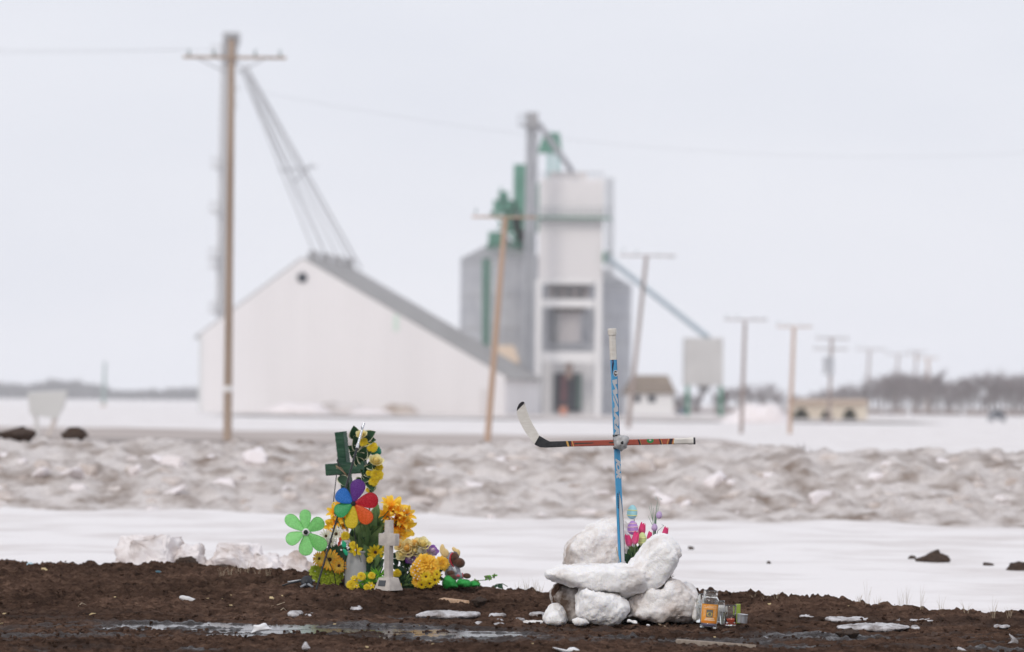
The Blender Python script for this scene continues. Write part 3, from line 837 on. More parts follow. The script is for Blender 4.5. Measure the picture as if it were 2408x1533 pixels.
prt('doorway', wbox(1302, 878, 1366, 968, YE + 4.2, 0.2), dark_glass, t)
prt('door_leaf', wbox(1318, 882, 1334, 945, YE + 4.0, 0.12), M('maroon', (0.16, 0.06, 0.07), rough=0.6), t)
prt('door_leaf', wbox(1356, 882, 1368, 960, YE + 4.0, 0.12), M('door_green', (0.10, 0.16, 0.14), rough=0.6), t)
prt('dust_pipe', tube([P(1338, 850, YE + 1), P(1338, 890, YE + 1)], 0.35, 8), M('rusty', (0.28, 0.20, 0.17), rough=0.7), t)
t = thing('oil_drum', gz(1325, 978), 'orange drum standing at the foot of the elevator tower', 'drum')
c = gz(1325, 978)
prt('barrel', lathe([(0.01, 0), (0.29, 0), (0.31, 0.3), (0.29, 0.32), (0.31, 0.6), (0.29, 0.9), (0.01, 0.9)], 16, Matrix.Translation(c) @ Matrix.Diagonal((1.2, 1.2, 1, 1))), M('orange_paint', (0.50, 0.22, 0.15), rough=0.5), t)
# --- loadout bin with a long spout
YS = 325.0
t = thing('loadout_bin', P(1656, 975, YS), 'grey square loadout bin on green legs right of the elevator', 'loadout bin')
prt('bin', wbox(1610, 795, 1701, 906, YS, 3.6), M('bin_grey', (0.50, 0.495, 0.49), (0.55, 0.545, 0.54), scale=0.5, rough=0.55), t)
for x0 in (1612, 1690):
    for dy in (0.1, 3.0): prt('leg', wbox(x0, 906, x0 + 10, 984, YS + dy, 0.4), green_paint, t)
prt('outlet', prism([P(1640, 906, YS + 1), P(1672, 906, YS + 1), P(1662, 925, YS + 1), P(1650, 925, YS + 1)], (0, 1.4, 0)), galv_dark, t)
prt('spout', tube([P(1428, 606, YE), P(1664, 793, YS + 1.8)], 0.27, 10), M('spout_pale', (0.34, 0.41, 0.46), rough=0.5), t)
prt('spout_head', wbox(1418, 592, 1438, 618, YE - 0.3, 1.0), green_paint, t)
# --- small buildings
def house(name, x0, x1, yw, yb, yr, Y, depth, wallm, roofm, label, over=6, extra=None, hip=0.12):
    t = thing(name, P((x0 + x1) / 2, yb, Y), label, 'building')
    prt('wall', wbox(x0, yw, x1, yb + 8, Y, depth), wallm, t)
    a, b_ = P(x0 - over, yw, Y - 0.4), P(x1 + over, yw, Y - 0.4)
    r0_, r1_ = P(x0 + (x1 - x0) * hip, yr, Y + depth / 2), P(x1 - (x1 - x0) * hip, yr, Y + depth / 2)
    bk = Vector((0, depth + 0.8, 0))
    v = [a, b_, b_ + bk, a + bk, r0_, r1_]
    dn = Vector((0, 0, -0.15)); v2 = [p + dn for p in v[:4]]
    f = [(0, 1, 5, 4), (1, 2, 5), (2, 3, 4, 5), (3, 0, 4), (6, 9, 8, 7), (0, 6, 7, 1), (1, 7, 8, 2), (2, 8, 9, 3), (3, 9, 6, 0)]
    prt('roof', (v + v2, f), roofm, t)
    for nm, r_, mt in (extra or []): prt(nm, wbox(*r_, Y - 0.08, 0.1), mt, t)
    return t
house('scale_house', 1474, 1584, 922, 966, 882, 333, 7, white_paint, M('brown_roof', (0.19, 0.15, 0.12), (0.30, 0.24, 0.19), scale=0.25, rough=0.8), 'small white house with brown roof right of the elevator tower',
      extra=[('window', (1524, 930, 1542, 946), dark_glass), ('window', (1492, 930, 1506, 946), dark_glass)])
house('scale_house', 1150, 1216, 850, 890, 812, 352, 6, M('cream_wall', (0.72, 0.66, 0.58), rough=0.6), M('tan_roof', (0.70, 0.55, 0.42), rough=0.7), 'cream gable with tan roof between the warehouse and the grain leg')
house('low_shed', 1870, 2040, 946, 986, 938, 300, 7, M('yellow_siding', (0.58, 0.51, 0.42), (0.66, 0.60, 0.50), scale=0.3, rough=0.7), M('tan_roof2', (0.48, 0.37, 0.29), rough=0.8), 'long low yellow shed in front of the bare trees', over=3, hip=0.02)
# evergreen shrubs by the shed
shrub_mat = M('evergreen', (0.018, 0.03, 0.02), (0.05, 0.07, 0.04), scale=3, rough=0.9)
def shrub(xd, yd, w, h, Y, lab, seed):
    r = random.Random(seed); b0 = P(xd, yd, Y); k = mD(Y)
    t = thing('evergreen_shrub', b0, lab, 'shrub', 'evergreen shrubs before the yellow shed')
    prt('stem', tube([b0 - Vector((0, 0, 0.3)), b0 + Vector((0, 0, h * k * 0.7))], [0.08, 0.03], 5), wood_pole, t)
    mb = MB()
    for i in range(700):
        a, z = r.uniform(0, 6.28), r.random()
        rr = w * k / 2 * (1 - z ** 1.6) ** 0.6 * r.uniform(0.5, 1.05)
        c = b0 + Vector((rr * math.cos(a), rr * math.sin(a), z * h * k))
        d = Vector((math.cos(a), math.sin(a), r.uniform(-0.3, 0.6))) * 0.2; s = Vector((-math.sin(a), math.cos(a), r.uniform(-0.4, 0.4))) * 0.1
        mb.add([c - s, c + s, c + d], [(0, 1, 2)])
    make('foliage', mb, shrub_mat, t, smooth=False)
shrub(1884, 992, 40, 30, 270, 'widest dark evergreen shrub at the left end of the yellow shed', 1)
shrub(1944, 993, 26, 26, 270, 'middle dark evergreen shrub before the yellow shed', 2)
shrub(1998, 993, 34, 30, 270, 'rounded dark evergreen shrub at the right end of the yellow shed', 3)
# snow pile and heaps by the warehouse
def heap(xd, yb, w, h, Y, mat, name, lab, cat, seed):
    v, f = blob([(xd - w / 2, yb + 6), (xd - w * 0.42, yb - h * 0.25), (xd - w * 0.28, yb - h * 0.55), (xd - w * 0.1, yb - h), (xd + w * 0.1, yb - h * 0.85), (xd + w * 0.28, yb - h * 0.9), (xd + w * 0.42, yb - h * 0.4), (xd + w / 2, yb + 6)], Y, w * mD(Y) * 0.6, 90, 20)
    o = prt(name, (v, f), mat, None, True)
    s = mD(Y)
    rough_up(o, h * s * 0.14, 1.6 / (h * s), seed, 4)
    return tag(o, lab, cat)
heap(1776, 1004, 180, 62, 215, white_chunk, 'snow_pile', 'big white snow pile heaped left of the yellow shed', 'snow pile', 5)
heap(930, 982, 130, 34, 290, M('straw_heap', (0.33, 0.26, 0.21), (0.55, 0.48, 0.43), scale=0.5, rough=0.9), 'dirt_heap', 'brown spoil heap against the right half of the warehouse wall', 'dirt heap', 8)
heap(790, 978, 170, 34, 291, M('grey_heap', (0.40, 0.36, 0.34), (0.72, 0.68, 0.67), scale=0.5, rough=0.9), 'dirt_heap', 'grey dirty heap at the foot of the warehouse wall', 'dirt heap', 9)
heap(690, 985, 220, 40, 288, white_chunk, 'snow_pile', 'long white snow drift at the left foot of the warehouse', 'snow pile', 10)
heap(865, 985, 150, 24, 286, white_chunk, 'snow_pile', 'low white snow drift before the brown heap', 'snow pile', 11)
# --- utility poles
def pole(xt, yt, xb, yb, rpx, arms, mat, label, group, Y=None, sink=0.6, ins=True, trans=False, name='utility_pole'):
    b0 = P(xb, yb, Y) if Y else gz(xb, yb)
    Y = b0.y; k = mD(Y); top = P(xt, yt, Y)
    t = thing(name, b0, label, 'utility pole', group)
    dn = (b0 - top).normalized()
    prt('shaft', tube([top, b0 + dn * sink], [rpx * k * 0.75, rpx * k], 12), mat, t)
    ends = []
    for (x0, y0, x1, y1) in arms:
        a, b_ = P(x0, y0, Y - rpx * k), P(x1, y1, Y - rpx * k)
        ar = prt('crossarm', box((0, 0, 0), ((b_ - a).length, rpx * k * 0.55, rpx * k * 0.62), frame((a + b_) / 2, (0, 0, 1), xhint=b_ - a)), mat, t)
        if ins:
            for u in (0.06, 0.30, 0.70, 0.94):
                c = a.lerp(b_, u)
                prt('insulator', lathe([(0.01, 0), (0.22 * rpx * k, 0), (0.34 * rpx * k, 0.3 * rpx * k), (0.2 * rpx * k, 0.9 * rpx * k), (0.34 * rpx * k, 1.1 * rpx * k), (0.05 * rpx * k, 1.6 * rpx * k)], 8, Matrix.Translation(c + Vector((0, 0, rpx * k * 0.3)))), ceramic, ar)
                ends.append(c + Vector((0, 0, rpx * k * 1.7)))
    if trans:
        c = P(xt - 8, (yt * 2 + yb) / 3, Y)
        prt('transformer', lathe([(0.01, -0.5), (0.32, -0.5), (0.32, 0.45), (0.2, 0.55), (0.01, 0.55)], 12, Matrix.Translation(c)), galv, t)
    return t, ends
t1, e1 = pole(545, 92, 535, 1040, 10.5, [(430, 134, 673, 136)], wood_pole, 'tall brown utility pole with a wide crossarm in front of the warehouse', None, Y=80.5)
for s in (-1, 1): prt('brace', tube([P(545 + s * 78, 138, 80.2), P(545 + s * 10, 172, 80.2)], 0.018, 5), galv, t1)
prt('tag_band', lathe([(0.107, -0.07), (0.112, -0.07), (0.112, 0.07), (0.107, 0.07)], 14, Matrix.Translation(P(537, 914, 80.5))), white_paint, t1)
prt('pole_cap', lathe([(0.11, 0), (0.13, 0.02), (0.12, 0.10), (0.01, 0.13)], 10, Matrix.Translation(P(545, 92, 80.5))), galv_dark, t1)
t2, e2 = pole(1188, 512, 1145, 1050, 8.0, [(1110, 503, 1262, 518)], wood_tan, 'leaning tan pole with a tilted crossarm left of the elevator tower', None, Y=77)
t3, e3 = pole(1520, 604, 1478, 1000, 5.5, [(1458, 592, 1588, 611)], wood_grey, 'leaning grey pole with a crossarm just right of the hockey sticks', None, Y=148)
GP = 'poles dwindling towards the trees'
pole(1752, 756, 1743, 1020, 5.0, [(1703, 748, 1804, 756)], wood_grey, 'nearest pole right of the loadout bin, above the snow pile', GP)
pole(1867, 771, 1857, 1020, 5.0, [(1826, 765, 1910, 772)], wood_tan, 'second pole in the receding row, left of the yellow shed', GP)
pole(1956, 793, 1949, 996, 4.4, [(1918, 794, 1996, 798), (1912, 818, 1994, 824)], wood_grey, 'pole with two crossarms and a hanging transformer in the receding row', GP, trans=True)
pole(2045, 822, 2036, 968, 4.0, [(2012, 818, 2082, 826)], wood_grey, 'plain pole right of the double-armed one in the receding row', GP)
pole(2113, 832, 2101, 970, 3.5, [(2082, 830, 2142, 836)], wood_grey, 'faint pole halfway along the receding row', GP)
pole(2156, 824, 2147, 973, 3.0, [(2132, 826, 2180, 830)], wood_grey, 'thin dark pole beside the last tan one', GP)
pole(2182, 842, 2181, 974, 4.0, [(2148, 838, 2206, 846)], wood_tan, 'last tan pole at the end of the receding row', GP)
# wires
wire_mat = M('wire', (0.28, 0.28, 0.30), rough=0.5)
def wire(p0, p1, sag, lab, r=0.0028):
    pts = []
    for u in np.linspace(0, 1, 24):
        q = Vector(p0).lerp(Vector(p1), float(u)); q.z -= sag * 4 * u * (1 - u); pts.append(q)
    return tag(prt('power_line', tube(pts, r, 5), wire_mat, None, True), lab, 'power line', 'wires strung from the tall pole')
wire(e1[0], Vector((-60, 70, 11.2)), 1.0, 'upper wire running left from the tall pole crossarm')
wire(e1[1], Vector((-60, 72, 10.6)), 1.0, 'lower wire running left from the tall pole crossarm')
wire(P(556, 205, 80.4), P(2520, 352, 96), 0.75, 'long wire sagging right across the sky from the tall pole')
# --- far left: mast, leaning sign
t = thing('radio_mast', gz(243, 956), 'thin pale green mast standing alone in the left field', 'mast')
b0 = gz(243, 956)
prt('shaft', tube([b0, P(247, 850, b0.y)], [0.035 * b0.y / 60, 0.02 * b0.y / 60], 8), M('mast_green', (0.30, 0.38, 0.36), rough=0.6), t)
prt('footing', box(b0 + Vector((0, 0, 0.15)), (0.9, 0.9, 0.5)), M('footing_tan', (0.55, 0.42, 0.34), rough=0.8), t)
YG = 84.0
t = thing('road_sign', P(112, 1030, YG), 'pale blank sign board on leaning posts at the far left', 'sign')
prt('board', prism([P(65, 924, YG), P(157, 920, YG), P(148, 960, YG), P(132, 985, YG), P(70, 975, YG)], (0.03, 0.04, 0.02)), M('sign_back', (0.66, 0.66, 0.65), rough=0.5, metal=0.1), t)
prt('post', tube([P(150, 930, YG + 0.1), P(112, 1034, YG + 0.1)], 0.06, 6), M('post_pale', (0.62, 0.56, 0.52), rough=0.7), t)
prt('post', tube([P(80, 930, YG + 0.1), P(90, 1034, YG + 0.1)], 0.05, 6), M('post_pale2', (0.70, 0.69, 0.67), rough=0.7), t)
# --- two parked vehicles
def vehicle(xd, yd, wpx, body, label):
    c = gz(xd, yd); k = mD(c.y); w = wpx * k; s = w / 1.9
    t = thing('parked_car', c, label, 'car')
    z = c.z
    def q(pts, y0, y1): return prism([Vector((c.x + x * s, c.y + y0 * s, z + zz * s)) for x, zz in pts], (0, (y1 - y0) * s, 0))
    prt('body', q([(-0.93, 0.35), (0.93, 0.35), (0.95, 0.85), (-0.95, 0.85)], -0.2, 4.2), body, t)
    prt('cabin', q([(-0.85, 0.855), (0.85, 0.855), (0.68, 1.5), (-0.68, 1.5)], 0.8, 3.6), body, t)
    prt('windscreen', q([(-0.74, 0.92), (0.74, 0.92), (0.60, 1.42), (-0.60, 1.42)], 0.74, 0.79), dark_glass, t)
    for x in (-0.78, 0.78):
        for y in (0.5, 3.4): prt('wheel', lathe([(0.01, -0.1 * s), (0.34 * s, -0.1 * s), (0.34 * s, 0.1 * s), (0.01, 0.1 * s)], 14, frame((c.x + x * s, c.y + y * s, z + 0.34 * s), (1, 0, 0), xhint=(0, 1, 0))), dark_glass, t)
    for x in (-0.65, 0.65): prt('headlight', q([(x - 0.15, 0.62), (x + 0.15, 0.62), (x + 0.15, 0.76), (x - 0.15, 0.76)], -0.25, -0.205), white_paint, t)
vehicle(2349, 992, 34, M('grey_paint', (0.20, 0.21, 0.24), rough=0.4), 'grey car driving on the snow before the trees at far right')
vehicle(1609, 977, 26, M('blue_paint', (0.05, 0.10, 0.19), rough=0.4), 'dark blue car parked under the loadout bin')

# --- trees
bark = M('bare_bark', (0.13, 0.11, 0.105), (0.2, 0.17, 0.16), scale=2, rough=0.95)
twig_mat = M('bare_twigs', (0.22, 0.18, 0.18), rough=0.95)
def bare_tree(seed):
    r = random.Random(seed)
    tr, tw = MB(), MB()
    H = 1.0
    tr.add(*tube([(0, 0, -0.05), (r.uniform(-.02, .02), 0, 0.3), (r.uniform(-.04, .04), r.uniform(-.03, .03), 0.75)], [0.022, 0.016, 0.006], 6))
    def branch(p, d, ln, rad, lev):
        q = p + d * ln
        v, f = tube([p, (p + q) / 2 + Vector((r.uniform(-1, 1), r.uniform(-1, 1), 0)) * ln * 0.08, q], [rad, rad * 0.75, rad * 0.35], 3, False)
        (tr if lev == 0 else tw).add(v, f)
        if lev < 3:
            for _ in range(5 if lev else 6):
                u = r.uniform(0.3, 1.0)
                d2 = (d + Vector((r.uniform(-1, 1), r.uniform(-1, 1), r.uniform(-0.2, 0.8))) * 0.75).normalized()
                branch(p.lerp(q, u), d2, ln * r.uniform(0.4, 0.62), max(rad * 0.5, 0.0022), lev + 1)
    for i in range(8):
        z = r.uniform(0.18, 0.72); a = r.uniform(0, 6.28)
        branch(Vector((0, 0, z)), Vector((math.cos(a) * 0.7, math.sin(a) * 0.7, r.uniform(0.5, 1.1))).normalized(), r.uniform(0.18, 0.32), 0.009, 0)
    return mesh_from('trunk', tr, bark), mesh_from('crown', tw, twig_mat)
TV = [bare_tree(500 + i) for i in range(5)]
def plant_tree(x, y, h, i, lab, grp):
    z = float(snow_z(x, y))
    t = thing('bare_tree', (x, y, z - 0.1), lab, 'tree', grp)
    m = Matrix.Translation((x, y, z - 0.1)) @ Matrix.Rotation(random.uniform(0, 6.28), 4, 'Z') @ Matrix.Diagonal((h * random.uniform(0.9, 1.3),) * 2 + (h, 1))
    inst('trunk', TV[i][0], t, m); inst('crown', TV[i][1], t, m)
for k in range(150):
    u = k / 150
    xd = 1690 + 760 * (u ** 0.8) + random.uniform(-8, 8)
    Y = random.uniform(640, 780) if xd > 2080 else random.uniform(700, 860)
    hpx = np.interp(xd, [1690, 1800, 1870, 1960, 2100, 2200, 2420], [62, 66, 42, 62, 92, 100, 96]) * random.uniform(0.75, 1.1)
    if 2225 < xd < 2243 or 2300 < xd < 2316: hpx *= 0.6
    q = P(xd, 950, Y)
    plant_tree(q.x, Y, hpx * mD(Y), random.randrange(5), 'bare leafless tree in the grey row along the right horizon', 'bare trees along the right horizon')
for k in range(14):
    xd = random.uniform(1590, 1720); q = P(xd, 950, 420)
    plant_tree(q.x, 420, random.uniform(45, 60) * mD(420), random.randrange(5), 'short bare tree behind the loadout bin', 'bare trees behind the loadout bin')
# brushy undergrowth below the trees, and the far wood at left: masses nobody could count
def wood(name, x0, x1, Y, hfun, n, mat, seed, spread=60):
    r = random.Random(seed); mb = MB()
    for i in range(n):
        xd = r.uniform(x0, x1); y = Y + r.uniform(0, spread); q = P(xd, 950, y); z = float(snow_z(q.x, y))
        h = hfun(xd) * mD(Y) * r.uniform(0.55, 1.05); w = h * r.uniform(0.25, 0.5)
        for j in range(7):
            a = r.uniform(0, 3.14); d = Vector((math.cos(a), math.sin(a), 0)) * w * r.uniform(0.2, 0.6)
            c = Vector((q.x + r.uniform(-w, w) * 0.5, y + r.uniform(-w, w) * 0.5, z - 0.2)); tt = r.uniform(0.6, 1.0) * h
            mb.add([c - d * 0.3, c + d * 0.3, c + d + Vector((0, 0, tt * 0.6)), c + Vector((r.uniform(-.2, .2) * w, 0, tt)), c - d + Vector((0, 0, tt * 0.55))], [(0, 1, 2, 3, 4)])
    o = make(name, mb, mat, smooth=False)
    return tag(o, kind='stuff')
brush_mat = M('brush', (0.27, 0.22, 0.21), (0.36, 0.30, 0.28), scale=0.3, rough=0.95)
tag(wood('undergrowth', 1560, 2440, 610, lambda x: np.interp(x, [1560, 1880, 2000, 2440], [24, 18, 20, 22]), 420, brush_mat, 3, 40), 'grey brown brush along the foot of the bare trees', 'undergrowth')
tag(wood('far_wood', -2600, 480, 1850, lambda x: float(np.interp(x, [-160, 30, 60, 120, 200, 240, 270, 320, 480], [46, 44, 36, 54, 48, 38, 28, 28, 40])), 3200, M('far_bark', (0.07, 0.065, 0.07), rough=0.95), 4, 120), 'bluish far wood along the left horizon', 'wood')
# dry weeds on the bank crest and by the road
straw = M('dry_straw', (0.40, 0.32, 0.22), (0.55, 0.46, 0.34), scale=20, rough=0.9)
weed_dark = M('dry_weed', (0.13, 0.10, 0.085), rough=0.95)
def tuft(p, h, n, spread, mat, seed, lab, grp, rr=0.004, name='grass_tuft'):
    r = random.Random(seed); mb = MB()
    for i in range(n):
        a = r.uniform(0, 6.28); d = Vector((math.cos(a), math.sin(a), 0)) * spread
        b0_ = Vector(p) + d * r.random() * 0.4; hh = h * r.uniform(0.5, 1.0)
        mb.add(*tube([b0_, b0_ + Vector((0, 0, hh * 0.6)) + d * 0.25, b0_ + Vector((0, 0, hh)) + d * r.uniform(0.4, 1.0)], [rr, rr * 0.7, rr * 0.25], 3, False))
    return tag(make(name, mb, mat, smooth=True, loc=p), lab, 'grass tuft', grp)
for i, (x, y) in enumerate([(1738, 1075), (1805, 1068), (1815, 1072), (1885, 1066), (1912, 1070), (1980, 1072), (2013, 1080), (2050, 1082), (2128, 1085), (2160, 1088), (2172, 1088), (2300, 1096), (1690, 1070), (1945, 1078)]):
    p = P(x, y + 4, 38.2); p.z = min(p.z, float(bank_z(np.float64(p.x), np.float64(p.y))) - 0.02) if False else p.z - 0.03
    tuft(p, random.uniform(0.10, 0.2), 14, 0.07, weed_dark, 700 + i, 'dark dry weed tuft poking above the crest of the ploughed bank', 'weed tufts on the bank crest', 0.005)

# ================================================================== HOCKEY-STICK CROSS
YH = 17.0
pile_mat = dirt_snow('pile_snow', (0.90, 0.875, 0.865), (0.52, 0.44, 0.39), 6.0, 0.43, 0.66, speck=1.20, speck_scale=110, speck_col=(0.20, 0.145, 0.11), sss=0.45, bump=0.8, bscale=110, bdist=0.008)
pile_clean = dirt_snow('pile_clean', (0.92, 0.905, 0.90), (0.66, 0.60, 0.56), 6.0, 0.50, 0.74, speck=1.27, speck_scale=110, speck_col=(0.26, 0.2, 0.16), sss=0.5, bump=0.8, bscale=110, bdist=0.008)
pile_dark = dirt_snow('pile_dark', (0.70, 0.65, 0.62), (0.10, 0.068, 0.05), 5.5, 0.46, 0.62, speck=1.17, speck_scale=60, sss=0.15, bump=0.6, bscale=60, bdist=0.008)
def snow_block(pts, Y, depth, mat, label, seed, amp=0.02, N=190, e=0.52, fine=0.008, extra=None):
    vf = [blob([E(*p) for p in pts], Y, depth, N, 40, e)]
    if extra: vf.append(blob([E(*p) for p in extra[0]], extra[1], extra[2], N, 40, e))      # fused by the remesh
    o = prt('snow_block', vf, mat, None, True)
    remesh(o, 0.0065)
    rough_up(o, amp * 1.2, 6, seed, 2)
    rough_up(o, amp * 1.15, 13, seed + 3, 5, fine, 48)
    return tag(o, label, 'snow block', 'snow blocks holding the stick cross')
snow_block([(335, 585), (355, 535), (400, 500), (440, 440), (520, 365), (620, 300), (700, 275), (790, 262), (870, 280), (925, 340), (970, 470), (990, 640), (985, 860), (700, 900), (355, 880), (338, 690)], 17.32, 0.34, pile_mat,
           'tall dirt-speckled snow block behind the blue hockey stick', 1, 0.016)
snow_block([(105, 825), (180, 778), (350, 752), (600, 745), (780, 740), (870, 742), (960, 748), (1100, 770), (1160, 850), (1130, 930), (1000, 985), (860, 1005), (700, 990), (560, 968), (420, 948), (260, 912), (160, 868)], 16.82, 0.40, pile_clean,
           'long flat snow slab across the pile, rising at its right end before the tulips', 2, 0.012, 230, 0.5,
           extra=([(950, 770), (1020, 692), (1100, 590), (1180, 492), (1240, 458), (1300, 450), (1370, 478), (1430, 540), (1468, 600), (1445, 680), (1405, 760), (1375, 830), (1310, 920), (1270, 975), (1180, 1000), (1080, 1030), (900, 1068), (820, 1030), (840, 910)], 16.88, 0.36))
snow_block([(250, 920), (380, 945), (480, 980), (500, 1150), (470, 1290), (340, 1335), (215, 1320), (230, 1230), (190, 1120), (172, 1040), (200, 965)], 16.95, 0.30, pile_dark, 'mud-stained snow block under the left end of the slab', 4, 0.02)
mst = prt('mud_patch', blob([E(*p) for p in [(178, 1010), (205, 955), (260, 925), (275, 960), (235, 1010), (225, 1080), (250, 1150), (225, 1180), (185, 1110)]], 16.86, 0.10, 80, 20, 0.8), mud_mat, bpy.data.objects['snow_block.002'], True); rough_up(mst, 0.008, 40, 2, 3, 0.003, 120)
snow_block([(475, 975), (540, 952), (640, 985), (800, 1020), (880, 1090), (958, 1180), (890, 1265), (820, 1318), (700, 1332), (560, 1318), (470, 1240), (438, 1150), (448, 1060)], 16.68, 0.28, pile_clean, 'clean white snow block at the front centre of the pile', 5, 0.02)
snow_block([(930, 1085), (1060, 990), (1125, 915), (1200, 950), (1270, 965), (1345, 885), (1450, 920), (1560, 975), (1620, 1045), (1650, 1130), (1650, 1240), (1600, 1310), (1480, 1325), (1380, 1312), (1200, 1285), (1000, 1295), (890, 1275), (950, 1190)], 16.86, 0.34, pile_mat,
           'wide lumpy snow block at the lower right of the pile', 6, 0.024)
snow_block([(1590, 1120), (1640, 1085), (1690, 1130), (1695, 1220), (1670, 1300), (1600, 1315), (1570, 1220)], 16.8, 0.14, pile_clean, 'small white snow block tucked beside the glass jars', 7, 0.012, 90)
snow_block([(120, 1290), (160, 1200), (210, 1155), (290, 1210), (340, 1290), (330, 1340), (200, 1345), (125, 1330)], 16.72, 0.2, pile_clean, 'crumbling snow lump at the left foot of the pile', 8, 0.022, 100, fine=0.007)
snow_block([(930, 1300), (970, 1288), (1040, 1300), (1062, 1335), (1020, 1345), (960, 1322)], 16.55, 0.10, pile_clean, 'small wet snow scrap on the mud before the pile', 9, 0.008, 70)
snow_block([(1120, 1345), (1150, 1330), (1180, 1345), (1165, 1362), (1130, 1362)], 16.5, 0.06, pile_clean, 'tiny snow scrap on the mud right of the wet one', 10, 0.004, 50)
snow_block([(400, 1300), (440, 1290), (520, 1305), (560, 1325), (500, 1335), (420, 1330)], 16.6, 0.10, pile_clean, 'low snow crumbs between the left blocks', 11, 0.008, 60)
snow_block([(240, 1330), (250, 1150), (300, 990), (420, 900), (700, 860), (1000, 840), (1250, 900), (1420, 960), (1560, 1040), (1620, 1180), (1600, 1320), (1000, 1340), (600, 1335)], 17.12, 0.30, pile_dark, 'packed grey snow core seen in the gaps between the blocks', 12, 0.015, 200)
# dark straw crumbs on the lower right block
for i, (cx, cy_) in enumerate([(1345, 890), (1300, 935)]):
    p = PE(cx, cy_, 16.80)
    tuft(p, 0.03, 16, 0.035, weed_dark, 40 + i, ['dark straw crumbs on top of the lower right snow block', 'dark straw crumbs left of the first on the snow block'][i], None, 0.0016, 'straw_crumbs')

# blue stick -------------------------------------------------------
blue = M('blue_lacquer', (0.045, 0.25, 0.48), (0.06, 0.34, 0.62), scale=9, rough=0.25, stretch=(1, 1, 0.2), coat=0.4)
navy = M('navy_ink', (0.012, 0.018, 0.045), rough=0.35)
silver = M('silver_ink', (0.55, 0.56, 0.58), rough=0.35, metal=0.2)
grip = M('white_tape', (0.76, 0.73, 0.68), (0.66, 0.62, 0.56), scale=60, rough=0.85, bump=0.8, bscale=120, bdist=0.002, stretch=(0.3, 0.3, 1.6))
top, bot = PS(1213, 62, YH), PE(888, 760, YH)
axis = (top - bot).normalized()
YAW = R(24)
# stick frame: x along the wide face, y depth, z along the shaft
fx = Vector((math.cos(YAW), math.sin(YAW), 0)); fx = (fx - axis * fx.dot(axis)).normalized(); fy = axis.cross(fx)
SM = Matrix((fx, fy, axis)).transposed().to_4x4(); SM.translation = bot
L = (top - bot).length
bs = thing('hockey_stick', bot - axis * 0.10, 'blue hockey stick standing upright in the snow with white grip tape', 'hockey stick')
def shaft_box(z0, z1, w, d, m, n=1, ch=0.2):
    """shaft section with chamfered corners"""
    cx, cyy = w / 2, d / 2; k = min(w, d) * ch
    sec = [(-cx + k, -cyy), (cx - k, -cyy), (cx, -cyy + k), (cx, cyy - k), (cx - k, cyy), (-cx + k, cyy), (-cx, cyy - k), (-cx, -cyy + k)]
    return prism([m @ Vector((x, y, z0)) for x, y in sec], (m @ Vector((0, 0, z1))) - (m @ Vector((0, 0, z0))))
sh = prt('shaft', shaft_box(-0.10, L - 0.10, 0.030, 0.020, SM), blue, bs)
zb = lambda yy: (PS(1240, yy, YH) - bot).dot(axis)        # height along the shaft of a row of the stick crop
g1 = zb(395)
mb = MB(); n = 26
for i in range(n):                                        # overlapping turns of grip tape
    z0 = g1 + (L - 0.012 - g1) * i / n; z1 = g1 + (L - 0.012 - g1) * (i + 1) / n
    k = 0.0335 + 0.0008 * math.sin(i * 2.1)
    mb.add(*shaft_box(z0, z1 + 0.0015, k, k - 0.0095, SM, ch=0.3))
make('grip_tape', mb, grip, bs)
o = prt('butt_end', shaft_box(L - 0.022, L + 0.012, 0.044, 0.036, SM, ch=0.35), grip, bs); bevel(o, 0.004)
FACE = SM @ Matrix.Translation((0, -0.0101, 0)) @ Matrix.Rotation(math.pi / 2, 4, 'X')      # x right, y up the shaft, z out of the wide face
SIDE = SM @ Matrix.Translation((0.0151, 0, 0)) @ Matrix.Rotation(math.pi / 2, 4, 'Z') @ Matrix.Rotation(math.pi / 2, 4, 'X')
def letters(s, size, m, zmid, mat_in, mat_out, parent, xs=1.0, ys=1.0, dx=0.0, down=True, shear=0.35, h0=0.0004):
    q = m @ Matrix.Translation((dx, zmid, 0)) @ (Matrix.Rotation(-math.pi / 2, 4, 'Z') if down else Matrix.Identity(4)) @ Matrix.Diagonal((xs, ys, 1, 1))
    if mat_out is not None:
        v, f = text_mesh(s, size, shear, 0.0034 / max(xs, ys)); prt('lettering_edge', (xf(q @ Matrix.Translation((0, 0, h0)), v), f), mat_out, parent, False)
    v, f = text_mesh(s, size, shear, 0.0020); prt('lettering', (xf(q @ Matrix.Translation((0, 0, h0 + 0.0005)), v), f), mat_in, parent, False)
def decal(m, pts, mat, parent, name, h=0.0003):
    prt(name, ([m @ Vector((x, y, h)) for x, y in pts], [tuple(range(len(pts)))]), mat, parent, False)
zt, zc = zb(600), zb(1255)
letters('WARR', 0.030, FACE, (zt + zc) / 2, silver, navy, bs, xs=(zt - zc) / 0.082, ys=1.05, dx=-0.0035)
ze_, zf_ = zb(1430), zb(1880)
letters('IOR', 0.030, FACE, (ze_ + (PE(880, -25, YH) - bot).dot(axis)) / 2 + 0.005, silver, navy, bs, xs=1.85, ys=1.05, dx=-0.0035)
za = (PE(870, 0, YH) - bot).dot(axis)
for i in range(7): decal(FACE, [(-0.0145, za - 0.012 - 0.011 * i), (-0.0085, za - 0.014 - 0.011 * i), (-0.0080, za - 0.021 - 0.011 * i), (-0.0140, za - 0.020 - 0.011 * i)], navy, bs, 'small_print')
decal(FACE, [(-0.002, za - 0.01), (0.006, za - 0.05), (0.012, za - 0.14), (0.011, 0.02), (-0.006, 0.02), (-0.007, za - 0.12)], silver, bs, 'silver_flash', 0.0006)
